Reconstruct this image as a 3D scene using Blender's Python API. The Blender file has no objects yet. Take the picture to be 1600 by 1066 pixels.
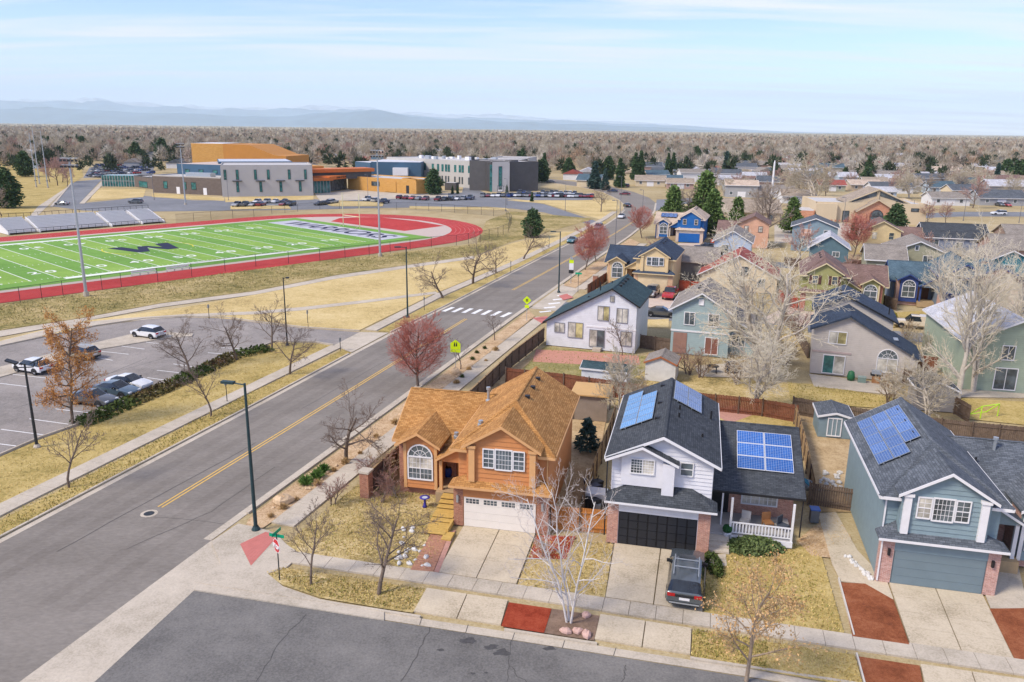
import bpy, bmesh, math, random
import numpy as np
from mathutils import Vector, Matrix

# ------------------------------------------------------------------ camera, sky, sun, exposure
scn = bpy.context.scene
R = math.radians
CAM_H, FOCAL, PITCH, ROLL = 26.0, 1244.0, R(14.94), R(0.716)
_f = Vector((0, math.cos(PITCH), -math.sin(PITCH)))
_r0 = Vector((1, 0, 0)); _u0 = _r0.cross(_f)
_r = _r0 * math.cos(ROLL) + _u0 * math.sin(ROLL)
_u = _u0 * math.cos(ROLL) - _r0 * math.sin(ROLL)
cam_data = bpy.data.cameras.new('camera')
cam_data.sensor_width = 36.0
cam_data.lens = FOCAL / 1600.0 * 36.0
cam_data.clip_start = 0.5
cam_data.clip_end = 90000.0
cam = bpy.data.objects.new('camera', cam_data)
scn.collection.objects.link(cam)
cam.matrix_world = Matrix(((_r.x, _u.x, -_f.x, 0), (_r.y, _u.y, -_f.y, 0), (_r.z, _u.z, -_f.z, CAM_H), (0, 0, 0, 1)))
scn.camera = cam

SUN_EL, SUN_AZ = 46.0, -118.0          # degrees; azimuth clockwise from +Y (negative = to the left)
world = bpy.data.worlds.new('World')
scn.world = world
world.use_nodes = True
wn, wl = world.node_tree.nodes, world.node_tree.links
wn.clear()
w_out = wn.new('ShaderNodeOutputWorld'); w_bg = wn.new('ShaderNodeBackground')
sky = wn.new('ShaderNodeTexSky'); sky.sky_type = 'NISHITA'; sky.sun_disc = False
sky.sun_elevation = R(SUN_EL); sky.sun_rotation = R(SUN_AZ)
sky.altitude = 1600; sky.air_density = 1.0; sky.dust_density = 0.15; sky.ozone_density = 2.5
tc = wn.new('ShaderNodeTexCoord')
sep = wn.new('ShaderNodeSeparateXYZ'); wl.new(tc.outputs['Generated'], sep.inputs[0])
# thin cirrus: project the view direction on a high flat sheet so the streaks run level and bunch up at the horizon
zc = wn.new('ShaderNodeMath'); zc.operation = 'ADD'; zc.inputs[1].default_value = 0.06; wl.new(sep.outputs['Z'], zc.inputs[0])
zm = wn.new('ShaderNodeMath'); zm.operation = 'MAXIMUM'; zm.inputs[1].default_value = 0.02; wl.new(zc.outputs[0], zm.inputs[0])
dx = wn.new('ShaderNodeMath'); dx.operation = 'DIVIDE'; wl.new(sep.outputs['X'], dx.inputs[0]); wl.new(zm.outputs[0], dx.inputs[1])
dy = wn.new('ShaderNodeMath'); dy.operation = 'DIVIDE'; wl.new(sep.outputs['Y'], dy.inputs[0]); wl.new(zm.outputs[0], dy.inputs[1])
cmb = wn.new('ShaderNodeCombineXYZ'); wl.new(dx.outputs[0], cmb.inputs[0]); wl.new(dy.outputs[0], cmb.inputs[1])
mp = wn.new('ShaderNodeMapping'); mp.inputs['Scale'].default_value = (0.15, 0.75, 1); mp.inputs['Rotation'].default_value = (0, 0, R(7))
wl.new(cmb.outputs[0], mp.inputs[0])
n1 = wn.new('ShaderNodeTexNoise'); n1.inputs['Scale'].default_value = 1.9; n1.inputs['Detail'].default_value = 9; n1.inputs['Roughness'].default_value = 0.62
n1.inputs['Distortion'].default_value = 0.6
wl.new(mp.outputs[0], n1.inputs['Vector'])
cr = wn.new('ShaderNodeValToRGB'); cr.color_ramp.elements[0].position = 0.42; cr.color_ramp.elements[1].position = 0.64
wl.new(n1.outputs['Fac'], cr.inputs[0])
cm = wn.new('ShaderNodeMath'); cm.operation = 'MULTIPLY'; cm.inputs[1].default_value = 0.85; wl.new(cr.outputs[0], cm.inputs[0])
mix = wn.new('ShaderNodeMix'); mix.data_type = 'RGBA'
tint = wn.new('ShaderNodeMix'); tint.data_type = 'RGBA'; tint.blend_type = 'MULTIPLY'; tint.inputs[0].default_value = 1.0; wl.new(sky.outputs[0], tint.inputs[6]); tint.inputs[7].default_value = (0.88, 0.90, 1.20, 1)
wl.new(cm.outputs[0], mix.inputs[0]); wl.new(tint.outputs[2], mix.inputs[6]); mix.inputs[7].default_value = (5.3, 5.2, 5.85, 1)
wl.new(mix.outputs[2], w_bg.inputs[0]); w_bg.inputs[1].default_value = 0.075
wl.new(w_bg.outputs[0], w_out.inputs[0])

sun_data = bpy.data.lights.new('sun', 'SUN'); sun_data.energy = 1.5; sun_data.angle = R(15); sun_data.color = (1.0, 0.90, 0.76)
sun = bpy.data.objects.new('sun', sun_data); scn.collection.objects.link(sun)
_sd = Vector((math.sin(R(SUN_AZ)) * math.cos(R(SUN_EL)), math.cos(R(SUN_AZ)) * math.cos(R(SUN_EL)), math.sin(R(SUN_EL))))
sun.rotation_euler = _sd.to_track_quat('Z', 'Y').to_euler()

vs = scn.view_settings
vs.view_transform = 'Standard'; vs.look = 'None'; vs.exposure = 1.46; vs.gamma = 1.0; vs.use_curve_mapping = False
cy = scn.cycles
cy.use_denoising = True; cy.max_bounces = 5; cy.diffuse_bounces = 2; cy.glossy_bounces = 2; cy.transparent_max_bounces = 16
cy.transmission_bounces = 2; cy.volume_bounces = 2; cy.caustics_reflective = False; cy.caustics_refractive = False

# ------------------------------------------------------------------ helpers
COL = scn.collection
GROUND = 0.10
def g(px, py, z=GROUND):
    """survey: the ground point (metres) seen at a photograph pixel, for a horizontal plane at height z"""
    d = _f + _r * ((px - 800) / FOCAL) - _u * ((py - 533) / FOCAL)
    t = (z - CAM_H) / d.z
    return Vector((d.x * t, d.y * t, z))
def heading(a, b):
    v = g(*b) - g(*a)
    return math.atan2(v.y, v.x)

def link(o, parent=None):
    COL.objects.link(o)
    if parent is not None: o.parent = parent
    return o
def tag(o, label=None, cat=None, group=None, kind=None):
    if label: o['label'] = label
    if cat: o['category'] = cat
    if group: o['group'] = group
    if kind: o['kind'] = kind
    return o
def empty(name, loc=(0, 0, 0), rz=0.0, parent=None, scale=1.0):
    o = bpy.data.objects.new(name, None); o.empty_display_size = 0.3
    o.location = loc; o.rotation_euler = (0, 0, rz); o.scale = (scale,) * 3
    return link(o, parent)
def thing(name, label, cat, loc=(0, 0, 0), rz=0.0, group=None, scale=1.0):
    return tag(empty(name, loc, rz, None, scale), label, cat, group)
def copy_tree(o, parent=None):
    c = o.copy(); link(c, parent)
    for ch in o.children: copy_tree(ch, c)
    return c

def auto_uv(me):
    """metres on every face: u runs level, v runs up the face"""
    uv = me.uv_layers.new(name='UVMap').data
    vs_ = me.vertices
    for p in me.polygons:
        n = p.normal
        if abs(n.z) > 0.995: a, b = Vector((1, 0, 0)), Vector((0, 1, 0))
        else:
            a = Vector((-n.y, n.x, 0)).normalized(); b = n.cross(a)
        for li in p.loop_indices:
            co = vs_[me.loops[li].vertex_index].co
            uv[li].uv = (co.dot(a), co.dot(b))

class MB:
    def __init__(s): s.v = []; s.f = []
    def poly(s, pts):
        i = len(s.v); s.v += [tuple(p) for p in pts]; s.f.append(tuple(range(i, i + len(pts)))); return s
    def box(s, x0, x1, y0, y1, z0, z1):
        i = len(s.v)
        s.v += [(x0, y0, z0), (x1, y0, z0), (x1, y1, z0), (x0, y1, z0), (x0, y0, z1), (x1, y0, z1), (x1, y1, z1), (x0, y1, z1)]
        s.f += [tuple(i + k for k in q) for q in ((0, 3, 2, 1), (4, 5, 6, 7), (0, 1, 5, 4), (1, 2, 6, 5), (2, 3, 7, 6), (3, 0, 4, 7))]
        return s
    def extrude(s, pts, d):
        """closed prism: polygon pts moved by vector d"""
        pts = [Vector(p) for p in pts]; d = Vector(d); n = len(pts); i = len(s.v)
        s.v += [tuple(p) for p in pts] + [tuple(p + d) for p in pts]
        nrm = Vector((0, 0, 0))
        for k in range(n): nrm += (pts[k] - pts[0]).cross(pts[(k + 1) % n] - pts[0])
        flip = nrm.dot(d) > 0
        a = tuple(range(i, i + n)); b = tuple(range(i + n, i + 2 * n))
        s.f.append(a[::-1] if flip else a); s.f.append(b if flip else b[::-1])
        for k in range(n):
            q = (i + k, i + (k + 1) % n, i + n + (k + 1) % n, i + n + k)
            s.f.append(q if flip else q[::-1])
        return s
    def tube(s, pts, rad, sides=6, cap=True):
        pts = [Vector(p) for p in pts]; n = len(pts); base = len(s.v)
        if not hasattr(rad, '__len__'): rad = [rad] * n
        for k in range(n):
            t = (pts[min(k + 1, n - 1)] - pts[max(k - 1, 0)]).normalized()
            a = t.cross(Vector((0, 0, 1))) if abs(t.z) < 0.9 else t.cross(Vector((0, 1, 0)))
            a.normalize(); b = t.cross(a)
            for j in range(sides):
                w = 2 * math.pi * j / sides
                s.v.append(tuple(pts[k] + (a * math.cos(w) + b * math.sin(w)) * rad[k]))
        for k in range(n - 1):
            for j in range(sides):
                j2 = (j + 1) % sides
                s.f.append((base + k * sides + j, base + k * sides + j2, base + (k + 1) * sides + j2, base + (k + 1) * sides + j))
        if cap:
            s.f.append(tuple(base + j for j in range(sides))[::-1]); s.f.append(tuple(base + (n - 1) * sides + j for j in range(sides)))
        return s
    def lathe(s, prof, c=(0, 0, 0), seg=12):
        base = len(s.v); n = len(prof)
        for k in range(seg):
            w = 2 * math.pi * k / seg
            for r_, z in prof: s.v.append((c[0] + r_ * math.cos(w), c[1] + r_ * math.sin(w), c[2] + z))
        for k in range(seg):
            k2 = (k + 1) % seg
            for j in range(n - 1): s.f.append((base + k * n + j, base + k2 * n + j, base + k2 * n + j + 1, base + k * n + j + 1))
        return s
    def fbox(s, F, u0, u1, z0, z1, o0, o1):
        """box in a face frame F (u along the wall, z up, o outwards)"""
        s.extrude([F(u0, z0, o0), F(u1, z0, o0), F(u1, z1, o0), F(u0, z1, o0)], F(0, 0, o1) - F(0, 0, o0)); return s
    def mesh(s, name, mat, smooth=False, uv=True):
        me = bpy.data.meshes.new(name); me.from_pydata(s.v, [], s.f); me.update()
        if mat: me.materials.append(mat)
        if uv: auto_uv(me)
        if smooth: me.polygons.foreach_set('use_smooth', [True] * len(me.polygons))
        return me
    def build(s, name, mat, parent=None, smooth=False, loc=None, rz=0.0):
        o = bpy.data.objects.new(name, s.mesh(name, mat, smooth))
        if loc is not None: o.location = loc
        o.rotation_euler.z = rz
        return link(o, parent)
def share(name, me, parent=None, loc=(0, 0, 0), rz=0.0, scale=None):
    o = bpy.data.objects.new(name, me); o.location = loc; o.rotation_euler.z = rz
    if scale is not None: o.scale = scale
    return link(o, parent)
def np_mesh(name, v, f, mat, smooth=False):
    """mesh from numpy arrays, all faces triangles"""
    me = bpy.data.meshes.new(name)
    v = np.asarray(v, dtype=np.float32); f = np.asarray(f, dtype=np.int32); k = f.shape[1]
    me.vertices.add(len(v)); me.vertices.foreach_set('co', v.ravel())
    me.loops.add(f.size); me.loops.foreach_set('vertex_index', f.ravel())
    me.polygons.add(len(f)); me.polygons.foreach_set('loop_start', np.arange(0, f.size, k, dtype=np.int32))
    me.polygons.foreach_set('loop_total', np.full(len(f), k, dtype=np.int32))
    me.update(calc_edges=True)
    if mat: me.materials.append(mat)
    return me

class Face:
    """a vertical wall plane in a thing's local frame"""
    def __init__(s, o, ang): s.o = Vector(o); s.u = Vector((math.cos(ang), math.sin(ang), 0)); s.n = Vector((math.sin(ang), -math.cos(ang), 0))
    def __call__(s, u, z, o=0.0): return s.o + s.u * u + Vector((0, 0, z)) + s.n * o

# ------------------------------------------------------------------ procedural materials
MATS = {}
def _new(name):
    m = bpy.data.materials.new(name); m.use_nodes = True
    nt = m.node_tree; nt.nodes.clear()
    out = nt.nodes.new('ShaderNodeOutputMaterial'); b = nt.nodes.new('ShaderNodeBsdfPrincipled')
    nt.links.new(b.outputs[0], out.inputs[0]); return m, nt, b
def rgb(h):
    """linear colour from an sRGB hex string"""
    h = h.lstrip('#'); c = [int(h[i:i + 2], 16) / 255 for i in (0, 2, 4)]
    return tuple((x / 12.92 if x <= 0.04045 else ((x + 0.055) / 1.055) ** 2.4) for x in c)
def noise(nt, scale, detail=4, rough=0.6, vec=None, dist=0.0):
    n = nt.nodes.new('ShaderNodeTexNoise'); n.inputs['Scale'].default_value = scale; n.inputs['Detail'].default_value = detail
    n.inputs['Roughness'].default_value = rough; n.inputs['Distortion'].default_value = dist
    if vec is not None: nt.links.new(vec, n.inputs['Vector'])
    return n
def ramp(nt, fac, stops):
    r_ = nt.nodes.new('ShaderNodeValToRGB'); nt.links.new(fac, r_.inputs[0])
    e = r_.color_ramp.elements
    while len(e) < len(stops): e.new(0.5)
    for k, (p, c) in enumerate(stops): e[k].position = p; e[k].color = (*c, 1)
    return r_
def mixc(nt, fac, a, b, mode='MIX'):
    m = nt.nodes.new('ShaderNodeMix'); m.data_type = 'RGBA'; m.blend_type = mode
    for sock, val in ((0, fac), (6, a), (7, b)):
        if hasattr(val, 'is_output'): nt.links.new(val, m.inputs[sock])
        elif sock == 0: m.inputs[0].default_value = val
        else: m.inputs[sock].default_value = (*val, 1)
    return m.outputs[2]
def bump(nt, b, h, strength=0.4, dist=0.02):
    bm_ = nt.nodes.new('ShaderNodeBump'); bm_.inputs['Strength'].default_value = strength; bm_.inputs['Distance'].default_value = dist
    nt.links.new(h, bm_.inputs['Height']); nt.links.new(bm_.outputs[0], b.inputs['Normal'])
def pos(nt): return nt.nodes.new('ShaderNodeNewGeometry').outputs['Position']
def uvn(nt): return nt.nodes.new('ShaderNodeUVMap').outputs[0]

def plain(name, c, rough=0.75, var=0.12, scale=1.2, metal=0.0, spec=0.3, grain=0.0):
    if name in MATS: return MATS[name]
    m, nt, b = _new(name); p = pos(nt)
    n = noise(nt, scale, 5, 0.65, p)
    dark = tuple(x * (1 - var) for x in c); lite = tuple(min(1, x * (1 + var)) for x in c)
    col = ramp(nt, n.outputs['Fac'], [(0.3, dark), (0.7, lite)]).outputs[0]
    if grain:
        n2 = noise(nt, 40, 2, 0.5, p)
        col = mixc(nt, grain, col, ramp(nt, n2.outputs['Fac'], [(0.35, (0.25,) * 3), (0.65, (0.85,) * 3)]).outputs[0], 'OVERLAY')
    nt.links.new(col, b.inputs['Base Color'])
    b.inputs['Roughness'].default_value = rough; b.inputs['Metallic'].default_value = metal; b.inputs['Specular IOR Level'].default_value = spec
    MATS[name] = m; return m
def patchy(name, stops, s1=0.25, s2=3.0, s3=14.0, rough=0.95, bmp=0.5, bd=0.05, w=0.5, streak=None):
    """ground covers: three noise scales through one colour ramp"""
    if name in MATS: return MATS[name]
    m, nt, b = _new(name); p = pos(nt)
    if streak:
        mp_ = nt.nodes.new('ShaderNodeMapping'); mp_.inputs['Rotation'].default_value = (0, 0, streak[0]); mp_.inputs['Scale'].default_value = (streak[1], 1, 1)
        nt.links.new(p, mp_.inputs[0]); p = mp_.outputs[0]
    a = noise(nt, s1, 4, 0.6, p); c = noise(nt, s2, 5, 0.7, p); d = noise(nt, s3, 3, 0.7, p)
    def ma(op, x, y):
        q = nt.nodes.new('ShaderNodeMath'); q.operation = op
        for k, t in enumerate((x, y)):
            if hasattr(t, 'is_output'): nt.links.new(t, q.inputs[k])
            else: q.inputs[k].default_value = t
        return q.outputs[0]
    mixv = ma('ADD', ma('MULTIPLY', a.outputs[0], 0.45), ma('ADD', ma('MULTIPLY', c.outputs[0], 0.55 * w + 0.05), ma('MULTIPLY', d.outputs[0], 0.5 - 0.55 * w + 0.25)))
    mixv = ma('MULTIPLY', ma('SUBTRACT', mixv, 0.48), 3.2)
    col = ramp(nt, mixv, stops).outputs[0]
    nt.links.new(col, b.inputs['Base Color']); b.inputs['Roughness'].default_value = rough; b.inputs['Specular IOR Level'].default_value = 0.15
    if bmp: bump(nt, b, d.outputs[0], bmp, bd)
    MATS[name] = m; return m
def shingle(name, c1, c2, w=0.34, h=0.15):
    if name in MATS: return MATS[name]
    m, nt, b = _new(name); u = uvn(nt)
    br = nt.nodes.new('ShaderNodeTexBrick'); nt.links.new(u, br.inputs['Vector'])
    br.inputs['Scale'].default_value = 1.0; br.inputs['Brick Width'].default_value = w; br.inputs['Row Height'].default_value = h
    br.inputs['Mortar Size'].default_value = 0.012; br.inputs['Mortar Smooth'].default_value = 0.3; br.inputs['Bias'].default_value = 0.1
    br.inputs['Color1'].default_value = (*c1, 1); br.inputs['Color2'].default_value = (*c2, 1)
    br.inputs['Mortar'].default_value = (*[x * 0.55 for x in c2], 1)
    n = noise(nt, 0.6, 4, 0.6, pos(nt)); n3 = noise(nt, 22, 2, 0.5, pos(nt))
    col = mixc(nt, 0.45, br.outputs['Color'], ramp(nt, n.outputs[0], [(0.3, (0.3,) * 3), (0.7, (0.72,) * 3)]).outputs[0], 'OVERLAY')
    col = mixc(nt, 0.3, col, ramp(nt, n3.outputs[0], [(0.3, (0.2,) * 3), (0.7, (0.8,) * 3)]).outputs[0], 'OVERLAY')
    nt.links.new(col, b.inputs['Base Color']); b.inputs['Roughness'].default_value = 0.92; b.inputs['Specular IOR Level'].default_value = 0.2
    bump(nt, b, br.outputs['Fac'], -0.6, 0.02)
    MATS[name] = m; return m
def brickmat(name, c1, c2, mortar, w=0.22, h=0.075):
    if name in MATS: return MATS[name]
    m, nt, b = _new(name); u = uvn(nt)
    br = nt.nodes.new('ShaderNodeTexBrick'); nt.links.new(u, br.inputs['Vector'])
    br.inputs['Scale'].default_value = 1.0; br.inputs['Brick Width'].default_value = w; br.inputs['Row Height'].default_value = h
    br.inputs['Mortar Size'].default_value = 0.008; br.inputs['Color1'].default_value = (*c1, 1); br.inputs['Color2'].default_value = (*c2, 1); br.inputs['Mortar'].default_value = (*mortar, 1)
    n = noise(nt, 6, 3, 0.6, pos(nt))
    col = mixc(nt, 0.4, br.outputs['Color'], ramp(nt, n.outputs[0], [(0.3, (0.3,) * 3), (0.7, (0.75,) * 3)]).outputs[0], 'OVERLAY')
    nt.links.new(col, b.inputs['Base Color']); b.inputs['Roughness'].default_value = 0.9
    bump(nt, b, br.outputs['Fac'], -0.5, 0.01)
    MATS[name] = m; return m
def siding(name, c, h=0.2, line=0.22, var=0.07):
    """lap siding too far off to build board by board: relief and a painted shadow line where boards lap"""
    if name in MATS: return MATS[name]
    m, nt, b = _new(name); u = uvn(nt)
    sp = nt.nodes.new('ShaderNodeSeparateXYZ'); nt.links.new(u, sp.inputs[0])
    d = nt.nodes.new('ShaderNodeMath'); d.operation = 'DIVIDE'; nt.links.new(sp.outputs[1], d.inputs[0]); d.inputs[1].default_value = h
    fr = nt.nodes.new('ShaderNodeMath'); fr.operation = 'FRACT'; nt.links.new(d.outputs[0], fr.inputs[0])
    n = noise(nt, 1.5, 4, 0.6, pos(nt))
    base = ramp(nt, n.outputs[0], [(0.3, tuple(x * (1 - var) for x in c)), (0.7, tuple(min(1, x * (1 + var)) for x in c))]).outputs[0]
    ln = ramp(nt, fr.outputs[0], [(0.0, (1 - line,) * 3), (0.12, (1, 1, 1))]).outputs[0]  # shadow at each lap, darkened into the colour
    col = mixc(nt, 1.0, base, ln, 'MULTIPLY')
    nt.links.new(col, b.inputs['Base Color']); b.inputs['Roughness'].default_value = 0.7; b.inputs['Specular IOR Level'].default_value = 0.3
    inv = nt.nodes.new('ShaderNodeMath'); inv.operation = 'SUBTRACT'; inv.inputs[0].default_value = 1.0; nt.links.new(fr.outputs[0], inv.inputs[1])
    bump(nt, b, inv.outputs[0], 0.5, 0.02)
    MATS[name] = m; return m
def glassmat(name, c=(0.05, 0.06, 0.07), rough=0.08):
    if name in MATS: return MATS[name]
    m, nt, b = _new(name); n = noise(nt, 0.9, 3, 0.6, pos(nt))
    col = ramp(nt, n.outputs[0], [(0.35, tuple(x * 0.55 for x in c)), (0.65, tuple(min(1, x * 1.5) for x in c))]).outputs[0]
    nt.links.new(col, b.inputs['Base Color']); b.inputs['Roughness'].default_value = rough; b.inputs['Specular IOR Level'].default_value = 0.6
    MATS[name] = m; return m
def paint(name, c, rough=0.25, coat=0.6, flake=0.0):
    if name in MATS: return MATS[name]
    m, nt, b = _new(name); n = noise(nt, 3, 4, 0.6, pos(nt))
    col = ramp(nt, n.outputs[0], [(0.3, tuple(x * 0.92 for x in c)), (0.7, tuple(min(1, x * 1.05) for x in c))]).outputs[0]
    nt.links.new(col, b.inputs['Base Color']); b.inputs['Roughness'].default_value = rough; b.inputs['Metallic'].default_value = flake
    b.inputs['Coat Weight'].default_value = coat; b.inputs['Coat Roughness'].default_value = 0.08
    MATS[name] = m; return m
def foliage(name, c1, c2, rough=0.85, per_obj=0.0):
    if name in MATS: return MATS[name]
    m, nt, b = _new(name); n = noise(nt, 0.9, 4, 0.7, pos(nt)); n2 = noise(nt, 9, 2, 0.6, pos(nt))
    col = ramp(nt, n.outputs[0], [(0.32, c1), (0.68, c2)]).outputs[0]
    col = mixc(nt, 0.5, col, ramp(nt, n2.outputs[0], [(0.3, (0.25,) * 3), (0.7, (0.8,) * 3)]).outputs[0], 'OVERLAY')
    if per_obj:
        oi = nt.nodes.new('ShaderNodeObjectInfo')
        col = mixc(nt, per_obj, col, ramp(nt, oi.outputs['Random'], [(0.0, (0.3, 0.3, 0.32)), (0.35, (0.62, 0.5, 0.42)), (0.7, (0.5, 0.52, 0.42)), (1.0, (0.7, 0.66, 0.6))]).outputs[0], 'OVERLAY')
    nt.links.new(col, b.inputs['Base Color']); b.inputs['Roughness'].default_value = rough; b.inputs['Specular IOR Level'].default_value = 0.15
    MATS[name] = m; return m

# palette
ASPHALT = patchy('asphalt_collector', [(0.0, (0.185, 0.164, 0.140)), (0.5, (0.232, 0.207, 0.178)), (1.0, (0.28, 0.25, 0.216))], 0.14, 0.5, 5, 0.9, 0.15, 0.01, 0.5, (R(-72.5), 0.4))
ASPHALT2 = patchy('asphalt_side_street', [(0.0, (0.11, 0.105, 0.098)), (0.45, (0.17, 0.162, 0.15)), (1.0, (0.24, 0.226, 0.205))], 0.16, 0.6, 8, 0.9, 0.25, 0.01, 0.5)
ASPHALT3 = patchy('asphalt_parking_lot', [(0.0, (0.20, 0.18, 0.16)), (0.5, (0.29, 0.26, 0.235)), (1.0, (0.37, 0.33, 0.29))], 0.12, 0.8, 7, 0.9, 0.2, 0.01, 0.45)
ASPHALT4 = patchy('asphalt_school', [(0.0, (0.15, 0.155, 0.165)), (0.5, (0.20, 0.205, 0.215)), (1.0, (0.27, 0.27, 0.28))], 0.05, 0.5, 12, 0.9, 0.0)
CONCRETE = patchy('concrete_pavement', [(0.0, (0.37, 0.32, 0.245)), (0.45, (0.50, 0.435, 0.345)), (1.0, (0.60, 0.525, 0.42))], 0.2, 1.1, 8, 0.9, 0.12, 0.01, 0.6)
CONCRETE2 = patchy('concrete_driveway', [(0.0, (0.39, 0.325, 0.225)), (0.4, (0.54, 0.455, 0.33)), (1.0, (0.63, 0.54, 0.40))], 0.3, 1.0, 8, 0.9, 0.12, 0.01, 0.6)
DRYLAWN = patchy('dry_lawn', [(0.0, (0.20, 0.165, 0.055)), (0.3, (0.38, 0.285, 0.095)), (0.6, (0.49, 0.37, 0.14)), (1.0, (0.59, 0.465, 0.22))], 0.18, 1.6, 6, 1.0, 0.8, 0.06, 0.5)
TANLAWN = patchy('tan_lawn', [(0.0, (0.34, 0.25, 0.10)), (0.4, (0.56, 0.42, 0.18)), (1.0, (0.70, 0.56, 0.30))], 0.08, 0.9, 4, 1.0, 0.6, 0.05, 0.5)
WEEDS = patchy('weedy_bank', [(0.0, (0.12, 0.115, 0.04)), (0.35, (0.27, 0.22, 0.075)), (0.6, (0.42, 0.32, 0.14)), (1.0, (0.57, 0.45, 0.24))], 0.10, 0.8, 3.5, 1.0, 0.9, 0.12, 0.5)
LEAFLAWN = patchy('leafy_lawn', [(0.0, (0.15, 0.13, 0.06)), (0.3, (0.36, 0.27, 0.10)), (0.6, (0.52, 0.40, 0.18)), (1.0, (0.68, 0.55, 0.33))], 0.3, 2.2, 6.5, 1.0, 1.0, 0.06, 0.4)
DIRT = patchy('bare_earth', [(0.0, (0.27, 0.18, 0.09)), (0.4, (0.45, 0.32, 0.17)), (1.0, (0.60, 0.46, 0.28))], 0.3, 1.4, 7, 1.0, 0.6, 0.04, 0.5)
CHIPS = patchy('wood_chip_strip', [(0.0, (0.30, 0.18, 0.09)), (0.4, (0.50, 0.34, 0.19)), (1.0, (0.68, 0.52, 0.34))], 0.4, 2.0, 8, 1.0, 0.9, 0.05, 0.45)
REDMULCH = patchy('red_mulch', [(0.0, (0.16, 0.025, 0.01)), (0.45, (0.34, 0.055, 0.025)), (1.0, (0.47, 0.12, 0.06))], 0.6, 5.0, 30, 1.0, 1.0, 0.04, 0.5)
RUSTMULCH = patchy('rust_mulch', [(0.0, (0.15, 0.045, 0.02)), (0.45, (0.30, 0.095, 0.04)), (1.0, (0.43, 0.18, 0.09))], 0.6, 5.0, 30, 1.0, 1.0, 0.04, 0.5)
BROWNMULCH = patchy('brown_mulch', [(0.0, (0.13, 0.085, 0.06)), (0.45, (0.25, 0.17, 0.12)), (1.0, (0.36, 0.25, 0.18))], 0.6, 5.0, 30, 1.0, 1.0, 0.04, 0.5)
PINK = plain('pink_ramp_concrete', (0.52, 0.17, 0.14), 0.85, 0.1, 2)
WHITEPAINT = plain('white_road_paint', (0.78, 0.77, 0.74), 0.7, 0.12, 3)
YELLOWPAINT = plain('yellow_road_paint', (0.72, 0.45, 0.10), 0.7, 0.15, 3)
TRIMWHITE = plain('white_trim', (0.76, 0.75, 0.75), 0.5, 0.05, 2)
GLASS = glassmat('window_glass', (0.09, 0.11, 0.12))
GLASS_BLIND = glassmat('window_glass_blinds', (0.50, 0.47, 0.40), 0.2)
GLASS_YEL = glassmat('window_glass_yellow_blind', (0.46, 0.40, 0.19), 0.2)
GLASS_TEAL = glassmat('window_glass_teal', (0.04, 0.16, 0.15), 0.08)
DARKMETAL = plain('dark_metal', (0.035, 0.04, 0.045), 0.5, 0.2, 4, 0.3)
GALV = plain('galvanised_steel', (0.45, 0.48, 0.50), 0.45, 0.1, 4, 0.6)
BLACKPLASTIC = plain('black_plastic', (0.02, 0.02, 0.022), 0.5, 0.2, 5)
# ------------------------------------------------------------------ ground, roads, pavements
def P(pts, z=0.0):
    return [g(p[0], p[1], z) if not isinstance(p, Vector) else Vector((p.x, p.y, z)) for p in pts]
LIFT = [0]
def sheet(name, pts, z, mat, parent=None, thick=0.0, kind='structure', label=None, cat=None):
    if name in ('lawn', 'yard', 'mulch_bed', 'leaf_bed', 'patio', 'driveway', 'planting_strip', 'plaza', 'path', 'pavement', 'traffic_island'):
        LIFT[0] = (LIFT[0] + 1) % 11; z += LIFT[0] * 0.0017
    w = P(pts, z)
    a = sum(w[k].x * w[(k + 1) % len(w)].y - w[(k + 1) % len(w)].x * w[k].y for k in range(len(w)))
    if a < 0: w = w[::-1]
    m = MB()
    if thick: m.extrude(w, (0, 0, -thick))
    else: m.poly(w)
    o = m.build(name, mat, parent)
    if parent is None: tag(o, label, cat, None, kind)
    return o
def strip(name, left, right, z, mat, parent=None, thick=0.0):
    return sheet(name, list(left) + list(right)[::-1], z, mat, parent, thick)
def offset_line(w, d):
    """world polyline moved d metres to its right"""
    out = []
    for k in range(len(w)):
        t = (w[min(k + 1, len(w) - 1)] - w[max(k - 1, 0)]); t.z = 0; t.normalize()
        out.append(w[k] + Vector((t.y, -t.x, 0)) * d)
    return out
def kerb(name, line, parent, width=0.18, h=0.15, mat=None):
    a = offset_line(line, -width / 2); b = offset_line(line, width / 2)
    m = MB()
    for k in range(len(line) - 1):
        q = [a[k], b[k], b[k + 1], a[k + 1]]
        m.extrude([Vector((p.x, p.y, 0.0)) for p in q], (0, 0, h))
    return m.build(name, mat or CONCRETE, parent)
def slabs(parent, line, width, side, step=1.55, z0=0.0, z1=0.12, gap=0.025, mat=None, name='slab'):
    """concrete flags of a footway laid along a world polyline (line = one edge, side = +1 to its right)"""
    seg = [(line[k], line[k + 1]) for k in range(len(line) - 1)]
    for a, b in seg:
        L = (b - a).length; n = max(1, round(L / step)); d = L / n; ang = math.atan2(b.y - a.y, b.x - a.x)
        key = (round(d, 3), round(width, 2), mat.name if mat else 'c')
        if key not in SLABS:
            m = MB().box(gap / 2, d - gap / 2, -width, 0, z0, z1)
            SLABS[key] = m.mesh(name, mat or CONCRETE)
        for k in range(n):
            p = a + (b - a) * (k / n)
            if side < 0: p = p + Vector((math.sin(-ang), math.cos(ang), 0)) * width
            dz = random.uniform(-0.006, 0.006)
            share(name, SLABS[key], parent, (p.x, p.y, dz), ang)
SLABS = {}
random.seed(7)

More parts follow.
